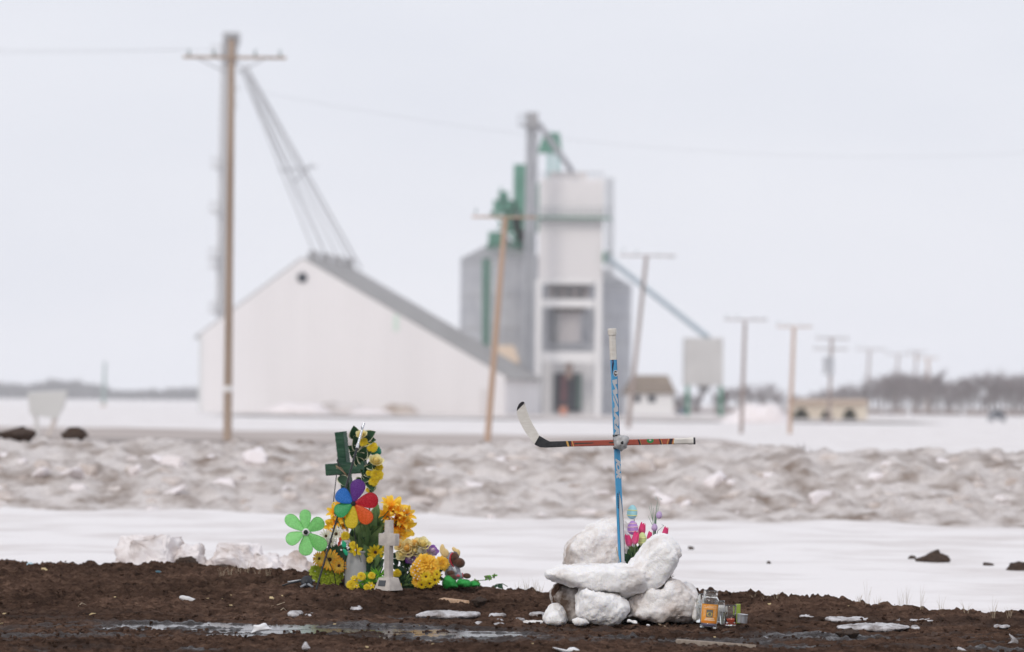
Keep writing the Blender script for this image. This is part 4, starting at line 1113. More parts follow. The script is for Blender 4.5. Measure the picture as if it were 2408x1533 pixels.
decal(FACE, [(-0.004, za + 0.004), (0.008, za - 0.05), (0.0145, za - 0.14), (0.0140, 0.02), (-0.0085, 0.02), (-0.0095, za - 0.12)], navy, bs, 'dark_flash')
decal(FACE, [(-0.0148, g1), (-0.004, g1), (-0.003, g1 - 0.02), (-0.0148, g1 - 0.075)], navy, bs, 'dark_flash')
decal(FACE, [(-0.0148, g1 - 0.004), (-0.006, g1 - 0.006), (-0.0148, g1 - 0.03)], M('blue_grey', (0.10, 0.17, 0.33), rough=0.4), bs, 'dark_flash', 0.0006)
def disc(m, x, y, r_, mat, parent, name, h, n=24, sy=1.0): decal(m, [(x + r_ * math.cos(2 * math.pi * i / n), y + sy * r_ * math.sin(2 * math.pi * i / n)) for i in range(n)], mat, parent, name, h)
zl = zb(552)
LG = FACE
disc(LG, 0.004, zl, 0.0122, white_paint, bs, 'logo_ring', 0.0008, sy=1.3); disc(LG, 0.004, zl, 0.0100, M('logo_black', (0.018, 0.016, 0.014), rough=0.4), bs, 'logo_ground', 0.0012, sy=1.3)
q = LG @ Matrix.Translation((0.004, zl, 0.0016))
v, f = text_mesh('W', 0.017, 0.3, 0.0006); prt('logo_mark', (xf(q, v), f), white_paint, bs, False)
decal(SIDE, [(-0.008, zb(1250)), (0.008, zb(1250)), (0.008, g1), (-0.008, g1)], M('lit_blue', (0.07, 0.42, 0.80), rough=0.3), bs, 'lit_side')  # right side face painted paler, as if lit from the right
letters('P', 0.03, FACE, 0.012, silver, navy, bs, dx=0.008, down=False, shear=0)

# red stick --------------------------------------------------------
YR = 16.955
red = M('red_lacquer', (0.30, 0.050, 0.028), (0.36, 0.070, 0.038), scale=12, rough=0.28, coat=0.3, stretch=(0.2, 1, 1))
black = M('black_carbon', (0.022, 0.023, 0.027), (0.040, 0.041, 0.046), scale=60, rough=0.45)
gold = M('gold_line', (0.62, 0.36, 0.10), rough=0.4)
tape_w = M('blade_tape', (0.78, 0.755, 0.71), (0.70, 0.67, 0.62), scale=25, rough=0.9, bump=0.5, bscale=90, bdist=0.001, stretch=(1, 1, 4))
rA, rB = PS(520, 1366, YR), PS(2160, 1328, YR)
ax = (rB - rA).normalized(); upv = (Vector((0, 0, 1)) - ax * ax.z).normalized(); fyv = upv.cross(ax)
RM = Matrix((-fyv.cross(ax) * 0 + upv, ax.cross(upv) * -1, ax)).transposed().to_4x4(); RM.translation = rA      # x up, z along
RM = Matrix((upv, ax.cross(upv), ax)).transposed().to_4x4(); RM.translation = rA
LR = (rB - rA).length
rs = thing('hockey_stick', rA, 'red hockey stick tied crosswise to the blue one, its white taped blade raised at left', 'hockey stick')
zs = lambda xx: (PS(xx, 1350, YR) - rA).dot(ax)
prt('shaft', shaft_box(zs(740), zs(1925), 0.0285, 0.019, RM), red, rs)
prt('shaft_root', shaft_box(zs(470), zs(742), 0.0283, 0.018, RM), black, rs)
mb = MB(); n = 14; ga, gb = zs(1922), LR - 0.03
for i in range(n): mb.add(*shaft_box(ga + (gb - ga) * i / n, ga + (gb - ga) * (i + 1) / n + 0.001, 0.0315 + 0.0007 * math.sin(i * 1.9), 0.022, RM, ch=0.3))
mb.add(*shaft_box(gb, LR - 0.006, 0.0365, 0.028, RM, ch=0.35))
make('grip_tape', mb, tape_w, rs)
prt('butt_end', shaft_box(LR - 0.0062, LR + 0.004, 0.034, 0.026, RM, ch=0.3), black, rs)
RF = RM @ Matrix.Translation((0, 0.0096, 0)) if (RM.to_3x3() @ Vector((0, 1, 0))).y < 0 else RM @ Matrix.Translation((0, -0.0096, 0))
sg = 1 if (RM.to_3x3() @ Vector((0, 1, 0))).y < 0 else -1
def rdecal(pts, mat, name, h=0.0003):        # points (height, along)
    prt(name, ([RF @ Vector((x, sg * h, z)) for x, z in pts], [tuple(range(len(pts)))]), mat, rs, False)
for x0, wd, mt, nm in [(690, 22, gold, 'gold_stripe'), (725, 10, black, 'black_stripe'), (755, 10, gold, 'gold_stripe'), (1515, 22, black, 'black_stripe'), (1535, 6, gold, 'gold_stripe'), (1758, 16, black, 'black_stripe'), (1778, 6, gold, 'gold_stripe'),
                       (1868, 34, black, 'black_stripe'), (1912, 12, gold, 'gold_stripe'), (1848, 8, gold, 'gold_stripe')]:
    sl = 0.004 if x0 > 1800 else -0.004
    a, b_ = zs(x0), zs(x0 + wd)
    rdecal([(-0.0138, a - sl), (-0.0138, b_ - sl), (0.0138, b_ + sl), (0.0138, a + sl)], mt, nm, 0.0004)
olive = M('dark_panel', (0.055, 0.050, 0.040), rough=0.5)
rdecal([(-0.003, zs(770)), (0.004, zs(785)), (0.004, zs(1005)), (-0.001, zs(985))], olive, 'dark_panel', 0.0005)
rdecal([(-0.002, zs(1172)), (0.004, zs(1180)), (0.004, zs(1230)), (-0.002, zs(1230))], olive, 'dark_panel', 0.0005)
gl = M('logo_green', (0.03, 0.24, 0.07), rough=0.4)
n = 22
rdecal([(max(-0.0142, min(0.0140, 0.0075 + 0.0135 * math.sin(2 * math.pi * i / n))), zs(1650) + 0.0175 * math.cos(2 * math.pi * i / n)) for i in range(n)], gl, 'logo_ground', 0.0006)
rdecal([(0.0085 + 0.004 * math.sin(2 * math.pi * i / n), zs(1650) + 0.006 * math.cos(2 * math.pi * i / n)) for i in range(n)], silver, 'logo_mark', 0.0009)
# blade: cross-sections from heel to toe, lower edge and upper edge rows
OUT = [(640, 1398), (540, 1402), (450, 1406), (385, 1402), (335, 1378), (318, 1366), (270, 1305), (200, 1205), (150, 1110), (124, 1035), (116, 985), (120, 950), (140, 905), (170, 880), (186, 876)]
INN = [(640, 1340), (560, 1338), (495, 1334), (450, 1312), (405, 1285), (375, 1268), (340, 1205), (298, 1135), (262, 1060), (235, 985), (206, 892), (204, 888), (200, 882), (195, 878), (190, 877)]
def blade_piece(i0, i1, mat, name, th):
    v, f = [], []
    for i in range(i0, i1 + 1):
        u = max(0, (i - 4)) / 10.0; dy = -0.035 * u * u
        for (px_, py_) in (OUT[i], INN[i]):
            p = PS(px_, py_, YR)
            v += [p + Vector((0, dy - th / 2, 0)), p + Vector((0, dy + th / 2, 0))]
    n = i1 - i0 + 1
    for i in range(n - 1):
        a, b_ = i * 4, (i + 1) * 4
        f += [(a, a + 2, b_ + 2, b_), (a + 1, b_ + 1, b_ + 3, a + 3), (a, b_, b_ + 1, a + 1), (a + 2, a + 3, b_ + 3, b_ + 2)]
    f += [(0, 1, 3, 2), tuple(reversed(((n - 1) * 4, (n - 1) * 4 + 1, (n - 1) * 4 + 3, (n - 1) * 4 + 2)))]
    o = prt(name, (v, f), mat, rs); return o
blade_piece(0, 5, black, 'blade_heel', 0.012)
blade_piece(5, 10, tape_w, 'blade_tape', 0.011)
blade_piece(10, 14, M('toe_grey', (0.055, 0.055, 0.062), rough=0.6), 'blade_toe', 0.010)
for i in range(6):                           # edges of the tape turns
    u = 5 + i * 0.85
    a = Vector(PS(*[np.interp(u, range(15), [q[k] for q in OUT]) for k in (0, 1)], YR)); b_ = Vector(PS(*[np.interp(u, range(15), [q[k] for q in INN]) for k in (0, 1)], YR))
    dy = -0.035 * (max(0, u - 4) / 10) ** 2 - 0.0057
    prt('tape_turn', tube([a + Vector((0, dy, 0)), b_ + Vector((0, dy, 0))], 0.0007, 4), tape_w, rs)
# tape that binds the two sticks
c = PS(1262, 1352, YR)
tb = thing('tape_binding', c, 'grey and black tape binding the crossing of the two hockey sticks', 'tape')
tape_g = M('grey_tape', (0.20, 0.20, 0.205), (0.46, 0.46, 0.465), scale=40, rough=0.35, bump=0.8, bscale=70, bdist=0.003, stretch=(1, 1, 0.4))
tape_b = M('black_tape', (0.018, 0.018, 0.02), rough=0.4)
o = prt('wrap', blob([S(*p) for p in [(1222, 1290), (1260, 1275), (1330, 1268), (1385, 1268), (1402, 1300), (1400, 1400), (1370, 1430), (1310, 1462), (1300, 1425), (1232, 1412), (1220, 1350)]], YR + 0.005, 0.05, 90, 30, 0.7), tape_g, tb, True)
rough_up(o, 0.012, 22, 3, 3)
for y0, y1 in ((1256, 1296), (1396, 1424)): prt('black_band', shaft_box(zb(y1), zb(y0), 0.0335, 0.0245, SM), tape_b, tb)
o = prt('black_patch', blob([S(*p) for p in [(1300, 1355), (1340, 1318), (1345, 1372)]], YR - 0.024, 0.012, 30, 8, 0.9), tape_b, tb, True)
# thin straw leaning on the blue stick
tag(prt('straw_stalk', tube([PE(832, 565, 16.93), PE(848, 650, 16.95), PE(872, 750, 16.96)], 0.0022, 6), straw, None, True), 'thin pale straw leaning on the foot of the blue stick', 'straw')

# ================================================================== FLOWER KIT (unit size, petals run along +x, faces +z)
def petal(name, mat, prof, wid, nu=7, nv=5, cup=0.0, wave=0.0, tip=None):
    """prof(u)->(x,z), wid(u)->half width"""
    mb = MB(); v, f, t = [], [], []
    for i in range(nu):
        u = i / (nu - 1); x, z = prof(u); w = wid(u)
        for j in range(nv):
            s = 2 * j / (nv - 1) - 1
            v.append((x, s * w, z + cup * w * s * s + wave * math.sin(9 * u + 3 * s) * w)); t.append(0.02 + 0.98 * u)
    for i in range(nu - 1):
        for j in range(nv - 1): a = i * nv + j; f.append((a, a + nv, a + nv + 1, a + 1))
    mb.add(v, f, t)
    return mesh_from(name, mb, mat)
ip = lambda u, xs_, ys_: float(np.interp(u, xs_, ys_))
yel_or = MT('lily_orange', [(0.0, (0.85, 0.24, 0.01)), (0.35, (0.95, 0.40, 0.015)), (0.65, (0.97, 0.62, 0.04)), (1, (0.97, 0.70, 0.10))])
yel = MT('yellow_petal', [(0, (0.80, 0.48, 0.01)), (0.5, (0.85, 0.64, 0.02)), (1, (0.85, 0.68, 0.05))])
gold_p = MT('gold_petal', [(0, (0.78, 0.30, 0.01)), (0.5, (0.92, 0.48, 0.02)), (1, (0.95, 0.64, 0.08))])
gerb = MT('gerbera_petal', [(0, (0.6, 0.28, 0.03)), (0.25, (0.92, 0.66, 0.14)), (0.6, (0.92, 0.58, 0.06)), (1, (0.88, 0.30, 0.01))])
cream = MT('cream_rose', [(0, (0.78, 0.60, 0.18)), (0.6, (0.84, 0.74, 0.32)), (1, (0.86, 0.80, 0.48))])
cream_w = MT('cream_white_rose', [(0, (0.80, 0.52, 0.10)), (0.5, (0.90, 0.70, 0.24)), (1, (0.92, 0.82, 0.48))])
white_p = MT('white_petal', [(0, (0.66, 0.66, 0.50)), (0.5, (0.80, 0.78, 0.70)), (1, (0.82, 0.80, 0.75))])
wpink = MT('white_red_petal', [(0, (0.80, 0.74, 0.74)), (0.7, (0.78, 0.68, 0.70)), (1, (0.66, 0.05, 0.04))])
purple_p = MT('purple_edged', [(0, (0.72, 0.68, 0.62)), (0.62, (0.68, 0.58, 0.66)), (0.85, (0.28, 0.10, 0.46)), (1, (0.20, 0.05, 0.40))])
pink = MT('tulip_pink', [(0, (0.88, 0.40, 0.55)), (0.4, (0.90, 0.17, 0.36)), (1, (0.88, 0.06, 0.24))])
lime = MT('lime_petal', [(0, (0.20, 0.28, 0.015)), (0.5, (0.32, 0.42, 0.03)), (1, (0.42, 0.50, 0.05))])
leaf_dk = MT('dark_leaf', [(0, (0.010, 0.035, 0.016)), (0.6, (0.018, 0.06, 0.028)), (1, (0.03, 0.085, 0.035))], translucent=0.1)
leaf_md = MT('mid_leaf', [(0, (0.045, 0.09, 0.03)), (0.5, (0.10, 0.19, 0.06)), (1, (0.15, 0.25, 0.08))], translucent=0.2)
leaf_lt = MT('pale_leaf', [(0, (0.08, 0.15, 0.05)), (0.5, (0.17, 0.27, 0.10)), (1, (0.24, 0.34, 0.11))], translucent=0.3)
leaf_br = MT('bright_leaf', [(0, (0.04, 0.24, 0.02)), (1, (0.22, 0.52, 0.04))], translucent=0.25)
stem_m = M('stem', (0.05, 0.10, 0.03), (0.09, 0.15, 0.05), scale=40, rough=0.6)
brown_c = M('flower_centre', (0.035, 0.014, 0.006), (0.09, 0.04, 0.012), scale=200, rough=0.9)
edge_cream = M('leaf_margin', (0.62, 0.62, 0.44), rough=0.6)
P_LILY = petal('petal', yel_or, lambda u: (ip(u, [0, .3, .6, .85, 1], [.05, .18, .52, .85, 1.02]), ip(u, [0, .3, .6, .85, 1], [-.95, -.45, -.08, .12, .06])), lambda u: ip(u, [0, .3, .55, .82, 1], [.06, .19, .27, .15, .0]), 9, 5, 0.25)
P_GERB = petal('petal', gerb, lambda u: (0.16 + 0.86 * u, ip(u, [0, .5, 1], [0, .07, -.02])), lambda u: ip(u, [0, .3, .75, .93, 1], [.05, .09, .125, .09, .02]), 6, 3, 0.4)
P_DAISYW = petal('petal', white_p, lambda u: (0.15 + 0.85 * u, ip(u, [0, .5, 1], [0, .14, .1])), lambda u: ip(u, [0, .3, .75, 1], [.05, .10, .12, .03]), 5, 3, 0.4)
P_DAISYY = petal('petal', yel, lambda u: (0.15 + 0.85 * u, ip(u, [0, .5, 1], [0, .12, .02])), lambda u: ip(u, [0, .3, .7, 1], [.07, .14, .19, .03]), 5, 3, 0.4)
P_WPINK = petal('petal', wpink, lambda u: (0.1 + 0.9 * u, ip(u, [0, .5, 1], [0, .2, .25])), lambda u: ip(u, [0, .3, .7, 1], [.05, .10, .11, .02]), 5, 3, 0.4)
P_DAFF = petal('petal', yel, lambda u: (0.02 + 0.98 * u, ip(u, [0, .5, 1], [0, .1, .0])), lambda u: ip(u, [0, .25, .55, .85, 1], [.06, .2, .27, .13, .0]), 6, 5, 0.3)
def cupped(name, mat, r=0.62, h=1.15, flare=0.12, w=0.8):
    def prof(u): return (ip(u, [0, .25, .6, 1], [.08, r * .8, r, r + flare]), ip(u, [0, .25, .6, 1], [-.55, -.35, .05, h - .55]))
    mb = MB(); v, f, t = [], [], []; nu, nv = 8, 7
    for i in range(nu):
        u = i / (nu - 1); x, z = prof(u); ww = w * ip(u, [0, .3, .7, .92, 1], [.35, .85, 1, .75, .35])
        for j in range(nv):
            a = (2 * j / (nv - 1) - 1) * ww
            v.append((x * math.cos(a), x * math.sin(a), z - 0.10 * abs(2 * j / (nv - 1) - 1) ** 3)); t.append(0.02 + 0.98 * u)
    for i in range(nu - 1):
        for j in range(nv - 1): q = i * nv + j; f.append((q, q + nv, q + nv + 1, q + 1))
    mb.add(v, f, t); return mesh_from(name, mb, mat)
P_ROSE = {k: cupped('petal', m, 0.55, 1.0, 0.16, 1.0) for k, m in (('cream', cream), ('creamw', cream_w), ('white', white_p), ('purple', purple_p))}
P_TULIP = cupped('petal', pink, 0.46, 1.6, -0.14, 0.95)
C_DISC = mesh_from('flower_centre', MB().add(*lathe([(0.001, 0.14), (0.10, 0.12), (0.18, 0.07), (0.22, -0.02), (0.001, -0.06)], 14)), brown_c)
C_CUP = mesh_from('flower_centre', MB().add(*lathe([(0.001, -0.9), (0.06, -0.85), (0.10, -0.5), (0.02, -0.4)], 8)), stem_m)
C_WHITE = mesh_from('flower_centre', MB().add(*lathe([(0.001, 0.26), (0.12, 0.22), (0.16, 0.10), (0.10, 0.0)], 12)), white_paint)
def mum_mesh(name, mat, seed, n=110, fat=0.16, dome=0.75):
    r = random.Random(seed); mb = MB()
    for i in range(n):
        a = i * 2.39996; el = math.asin(min(1, 0.02 + i / n)) ; el = math.pi / 2 - (i / n) ** 0.75 * 1.75
        d = Vector((math.cos(a) * math.cos(el), math.sin(a) * math.cos(el), math.sin(el) * dome)); s = Vector((-math.sin(a), math.cos(a), 0)) * fat * r.uniform(.7, 1.1)
        u = d.cross(s).normalized() * 0.10; ln = r.uniform(.85, 1.08)
        b0_, m0, t0 = d * 0.35, d * ln * 0.75 + u, d * ln + u * r.uniform(-1.2, 0.6)
        mb.add([b0_ - s * .4, b0_ + s * .4, m0 + s, t0 + s * .35, t0 - s * .35, m0 - s], [(0, 1, 2, 5), (5, 2, 3, 4)], [.05, .05, .6, 1, 1, .6])
    return mesh_from(name, mb, mat)
MUM = {'gold': mum_mesh('chrysanthemum', gold_p, 1), 'yellow': mum_mesh('chrysanthemum', yel, 2, 140, 0.13), 'lime': mum_mesh('chrysanthemum', lime, 3, 70, 0.2)}
def leaf_mesh(name, mat, w=0.22, bend=0.25, margin=False, nu=8):
    mb = MB(); v, f, t = [], [], []
    for i in range(nu):
        u = i / (nu - 1); ww = w * math.sin(math.pi * min(1, u * 0.96 + 0.03) ** 0.8) ** 0.9; z = -bend * u * u
        for s in (-1, 0, 1): v.append((u, s * ww, z + 0.35 * ww * abs(s))); t.append(0.02 + 0.98 * u)
    for i in range(nu - 1):
        for j in (0, 1): a = i * 3 + j; f.append((a, a + 3, a + 4, a + 1))
    mb.add(v, f, t)
    if margin:
        for s in (0, 2):
            e = [v[i * 3 + s] for i in range(nu)]; o2 = [(x, y * 1.22, z + 0.02) for x, y, z in e]
            mb.add(e + o2, [(i, i + 1, nu + i + 1, nu + i) for i in range(nu - 1)], None, 1)
    return mesh_from(name, mb, [mat, edge_cream] if margin else mat)
L_DK, L_MD, L_LT, L_BR = leaf_mesh('leaf', leaf_dk, 0.24), leaf_mesh('leaf', leaf_md, 0.2), leaf_mesh('leaf', leaf_lt, 0.17, 0.35), leaf_mesh('leaf', leaf_br, 0.14, 0.4)
L_VAR = leaf_mesh('leaf', leaf_dk, 0.30, 0.15, True)
BLADE = leaf_mesh('leaf', leaf_br, 0.06, 0.5)
def face_dir(tx=0.0, tz=0.15): return Vector((tx, -1, tz))
def flower(parent, kind, c, r, d=None, roll=0.0, name=None):
    """a flower head: its centre is the part, its petals are sub-parts"""
    d = Vector(d) if d is not None else face_dir()
    F = frame(c, d, roll, r)
    def ring(cm, pm, n, nm, sc=1.0, zo=0.0, jit=0.06, base=None):
        h = base or inst(nm, cm, parent, F)
        for i in range(n):
            inst('petal', pm, h, local_m=Matrix.Translation((0, 0, zo)) @ Matrix.Rotation(2 * math.pi * i / n + random.uniform(-jit, jit), 4, 'Z') @ Matrix.Rotation(random.uniform(-.08, .08), 4, 'Y') @ Matrix.Scale(sc * random.uniform(.92, 1.06), 4))
        return h
    if kind == 'lily': h = ring(C_CUP, P_LILY, 6, name or 'lily_flower')
    elif kind == 'gerbera':
        h = ring(C_DISC, P_GERB, 17, name or 'gerbera_flower'); ring(None, P_GERB, 12, '', 0.78, 0.03, base=h)
    elif kind == 'daisy_white': h = ring(C_DISC, P_DAISYW, 13, name or 'daisy_flower')
    elif kind == 'daisy_yellow': h = ring(C_DISC, P_DAISYY, 11, name or 'daisy_flower')
    elif kind == 'white_red': h = ring(C_WHITE, P_WPINK, 12, name or 'daisy_flower')
    elif kind == 'daffodil': h = ring(C_WHITE, P_DAFF, 6, name or 'daffodil_flower')
    elif kind in P_ROSE:
        h = inst(name or 'rose_flower', mesh_core[kind], parent, F)
        for lay, (n, sc, z) in enumerate([(3, 0.6, 0.14), (4, 0.95, 0.05), (5, 1.35, -0.05)]):
            for i in range(n): inst('petal', P_ROSE[kind], h, local_m=Matrix.Translation((0, 0, z)) @ Matrix.Rotation(2 * math.pi * i / n + lay * 0.7, 4, 'Z') @ Matrix.Rotation(0.22 * lay, 4, 'Y') @ Matrix.Scale(sc, 4))
    elif kind == 'tulip':
        h = inst(name or 'tulip_flower', C_TUL, parent, F)
        for lay in (0, 1):
            for i in range(3): inst('petal', P_TULIP, h, local_m=Matrix.Rotation(2 * math.pi * i / 3 + lay * 1.05, 4, 'Z') @ Matrix.Scale(1.0 - 0.08 * lay, 4))
    else: h = inst(name or 'chrysanthemum_flower', MUM[kind], parent, F)
    return h
mesh_core = {k: mesh_from('rose_heart', MB().add(*ellipsoid(Matrix.Diagonal((0.34, 0.34, 0.5, 1)), 10, 8)), M('heart_' + k, cc, rough=0.6)) for k, cc in (('cream', (0.78, 0.60, 0.2)), ('creamw', (0.78, 0.42, 0.08)), ('white', (0.7, 0.68, 0.55)), ('purple', (0.55, 0.42, 0.5)))}
C_TUL = mesh_from('tulip_heart', MB().add(*ellipsoid(Matrix.Translation((0, 0, 0.0)) @ Matrix.Diagonal((0.3, 0.3, 0.55, 1)), 10, 8)), M('tulip_core', (0.72, 0.10, 0.24), rough=0.6))
def leaf(parent, me, base, tip, w=1.0, nrm=(0, -1, 0.3), name='leaf'):
    base, tip = Vector(base), Vector(tip); x = (tip - base); ln = x.length; x.normalize()
    z = Vector(nrm); z = (z - x * z.dot(x)).normalized(); y = z.cross(x)
    m = Matrix((x, y, z)).transposed().to_4x4() @ Matrix.Diagonal((ln, ln * w, ln, 1)); m.translation = base
    return inst(name, me, parent, m)
def stem(parent, p0, p1, r=0.0022, bow=0.0, mat=None):
    p0, p1 = Vector(p0), Vector(p1); mid = (p0 + p1) / 2 + Vector((bow, 0, 0))
    return prt('stem', tube([p0, mid, p1], r, 6), mat or stem_m, parent, True)

# ================================================================== EGG AND TULIP BOUQUET behind the upright snow block
YT = 17.12
base = PE(1010, 760, YT)
t = thing('tulip_bouquet', base, 'pink tulip bouquet with striped eggs stuck behind the raised end of the snow slab', 'bouquet')
kE = YT / FPX * 0.23438
def egg(parent, cx, cy_, rx, ry, cols, name, tilt=0.0, Y=YT, bands=True):
    c = PE(cx, cy_, Y)
    prof = [(max(1e-4, math.cos(a) * (1 - 0.16 * math.sin(a))), math.sin(a)) for a in np.linspace(-math.pi / 2, math.pi / 2, 25)]
    m = Matrix.Translation(c) @ Matrix.Rotation(tilt, 4, 'Y') @ Matrix.Diagonal((rx * kE, rx * kE, ry * kE, 1))
    o = prt(name, lathe(prof, 24, m), cols[0], parent, True)
    if bands:
        for zz in bands:
            rr = float(np.interp(zz, [p[1] for p in prof], [p[0] for p in prof]))
            pts = [m @ Vector((1.015 * rr * math.cos(a), 1.015 * rr * math.sin(a), zz + (0.025 * math.sin(9 * a) if len(bands) > 2 else 0))) for a in np.linspace(0, 2 * math.pi, 73)]
            prt('stripe', tube(pts, 0.0026, 6, False), cols[1], o, True)
    return o
eb = M('egg_blue', (0.36, 0.66, 0.72), (0.40, 0.70, 0.75), scale=200, rough=0.7, bump=0.3, bscale=400, bdist=0.001)
ep = M('egg_purple', (0.46, 0.25, 0.62), (0.52, 0.30, 0.66), scale=200, rough=0.7, bump=0.3, bscale=400, bdist=0.001)
eg = M('egg_green', (0.60, 0.70, 0.28), (0.62, 0.72, 0.34), scale=200, rough=0.7, bump=0.3, bscale=400, bdist=0.001)
ey = M('egg_yellow_stripe', (0.80, 0.80, 0.36), rough=0.8); ek = M('egg_pink_stripe', (0.80, 0.55, 0.62), rough=0.8)
es = M('egg_glitter', (0.40, 0.26, 0.50), (0.62, 0.50, 0.72), scale=500, rough=0.35, bump=0.5, bscale=500, bdist=0.001)
egg(t, 992, 214, 52, 72, (eb, ey), 'egg', 0.05, YT, (0.26, -0.46)); stem(t, PE(1012, 285, YT), PE(1020, 700, YT), 0.0018)
egg(t, 998, 372, 54, 72, (ep, ek), 'egg', -0.05, YT - 0.02, (0.62, 0.12, -0.48)); stem(t, PE(1000, 440, YT), PE(1010, 720, YT), 0.0018)
egg(t, 1090, 485, 45, 68, (eg, ey), 'egg', 0.06, YT - 0.01, (0.2, -0.55)); stem(t, PE(1085, 550, YT), PE(1030, 720, YT), 0.0018)
for (cx, cy_, r_, dx, Y) in [(958, 515, 58, -0.3, YT - 0.05), (1022, 492, 60, 0.15, YT - 0.06), (1088, 405, 62, 0.12, YT + 0.03), (1165, 468, 44, 0.12, YT + 0.02)]:
    flower(t, 'tulip', PE(cx, cy_, Y), r_ * kE * 1.35, (dx, -0.28, 1)); stem(t, PE(cx, cy_ + 40, Y), PE(1015, 740, Y), 0.003)
for b0_, t0 in [((990, 740), (930, 640)), ((1000, 740), (985, 560)), ((1015, 740), (1030, 560)), ((1020, 740), (1080, 545)), ((1030, 740), (1110, 560)), ((1000, 745), (960, 600)), ((1025, 740), (1060, 600)), ((1040, 740), (1120, 600)), ((985, 745), (915, 680))]:
    leaf(t, L_MD if t0[0] % 3 else L_DK, PE(*b0_, YT + 0.02), PE(*t0, YT - 0.02), 1.2)
t = thing('grass_pick', PE(1220, 520, YT + 0.1), 'glittery green grass pick with small purple eggs above the raised end of the snow slab', 'bouquet')
for i, (x0, y0, x1, y1) in enumerate([(1215, 460, 1245, 100), (1222, 460, 1252, 110), (1210, 460, 1160, 150), (1205, 460, 1180, 120), (1225, 460, 1265, 130), (1215, 460, 1205, 170), (1230, 460, 1310, 350), (1220, 460, 1235, 150), (1212, 460, 1150, 250)]):
    a, m_, b_ = PE(x0, y0 + 60, YT + 0.1), PE((x0 * 1.6 + x1 * 0.4) / 2, (y0 + y1) / 2, YT + 0.1), PE(x1, y1, YT + 0.1 + 0.01 * (i % 3))
    prt('grass_blade', tube([a, m_, b_], [0.0022, 0.0016, 0.0006], 5), M('grass_glitter', (0.16, 0.26, 0.18), rough=0.5) if i == 0 else bpy.data.materials['grass_glitter'], t, True)
for (cx, cy_, r_) in [(1263, 243, 31), (1216, 368, 31), (1158, 490, 22), (1246, 462, 20)]: egg(t, cx, cy_, r_, r_ * 1.25, (es, es), 'egg', 0.1, YT + 0.08, None)
fr = M('frosted_sprig', (0.62, 0.68, 0.66), rough=0.3)
for (cx, cy_) in [(1240, 90), (1262, 100), (1290, 88), (1232, 70), (1310, 352)]:
    c = PE(cx, cy_, YT + 0.1); prt('frosted_tip', tube([c, c + Vector((0.006 * ((cx % 5) - 2), 0, 0.008))], [0.0025, 0.001], 6), fr, t, True)
for i, (cx, cy_, r_) in enumerate([(1320, 418, 50)]):
    t2_ = thing('pink_tulip', PE(cx, cy_ + 120, YT + 0.1), 'single pink tulip peeping over the right end of the raised snow slab', 'flower')
    flower(t2_, 'tulip', PE(cx, cy_ + 14, YT + 0.1), r_ * kE * 1.4, (0.2, -0.28, 1)); stem(t2_, PE(cx, cy_ + 40, YT + 0.1), PE(cx - 30, cy_ + 260, YT + 0.1), 0.003)

# ================================================================== JARS
glass = M('clear_glass', (0.96, 0.98, 0.97), rough=0.02, trans=1.0, ior=1.45)
YJ = 16.5
k7 = YJ / FPX * 0.09818
def P7(x, y, Y=YJ): return P(*E7(x, y), Y)
def jar(name, cx, ybase, prof, label, Y=YJ, tilt=0.0, wall=0.0028, mat=None):
    """prof: (radius, height) in crop units, bottom to top; the glass has an inner wall"""
    c = P7(cx, ybase, Y); k = Y / FPX * 0.09818
    zg = mudz(c); c.z = min(c.z, zg + 0.02) if abs(c.z - zg) > 0.03 else c.z
    t = thing(name, c, label, 'jar')
    m = Matrix.Translation(c) @ Matrix.Rotation(tilt, 4, 'Y')
    outp = [(r_ * k, z * k) for r_, z in prof]
    inn = [(max(r_ - wall, 0.001), z) for r_, z in outp[::-1] if z > 0.006]
    full = [(0.0005, 0.0)] + outp + inn + [(0.0005, 0.007)]
    prt('glass', lathe(full, 40, m), mat or glass, t, True)
    return t, m, k
t, jm, k = jar('sauce_jar', 612, 1246, [(185, 0), (208, 14), (214, 40), (214, 130), (207, 140), (207, 600), (214, 640), (205, 690), (180, 730), (165, 750), (165, 780), (172, 790), (163, 805), (172, 830), (163, 845), (172, 865), (165, 885), (165, 905)],
               'tall clear glass sauce jar with an orange label on the mud', tilt=R(3.6))
lab_m = M('label_orange', (0.80, 0.30, 0.03), (0.84, 0.36, 0.045), scale=60, rough=0.6)
lab_d = M('label_deep', (0.70, 0.22, 0.02), rough=0.6)
cream_i = M('label_cream', (0.88, 0.80, 0.62), rough=0.6)
def on_jar(xa, z, r_): # crop units across the front -> point on the jar's cylinder
    a = xa / r_; return jm @ Vector((r_ * k * math.sin(a), -r_ * k * math.cos(a), z * k))
def curved(x0, x1, z0, z1, r_, mat, name, parent, n=16):
    v = [on_jar(x0 + (x1 - x0) * i / n, z, r_) for z in (z0, z1) for i in range(n + 1)]
    return prt(name, (v, [(i, i + 1, n + 2 + i, n + 1 + i) for i in range(n)]), mat, parent, True)
lb = curved(-235, 235, 125, 582, 210, lab_m, 'label', t, 24)
def jar_text(s, size, x, z, r_, mat, xs=1.0):
    v, f = text_mesh(s, size)
    prt('lettering', ([on_jar(x + p.x * xs, z + p.y, r_) for p in v], f), mat, lb, False)
jar_text('CLASSICO', 92, 0, 512, 212, cream_i, 0.86)
for zz, x0, x1 in ((232, -100, 105), (196, -120, 130)):
    for x in range(x0, x1, 22): curved(x, x + 17, zz, zz + 22, 211.8, cream_i, 'small_print', lb, 2)
curved(-86, 76, 268, 452, 211.5, M('picture_dark', (0.16, 0.15, 0.13), rough=0.6), 'picture', lb, 8)
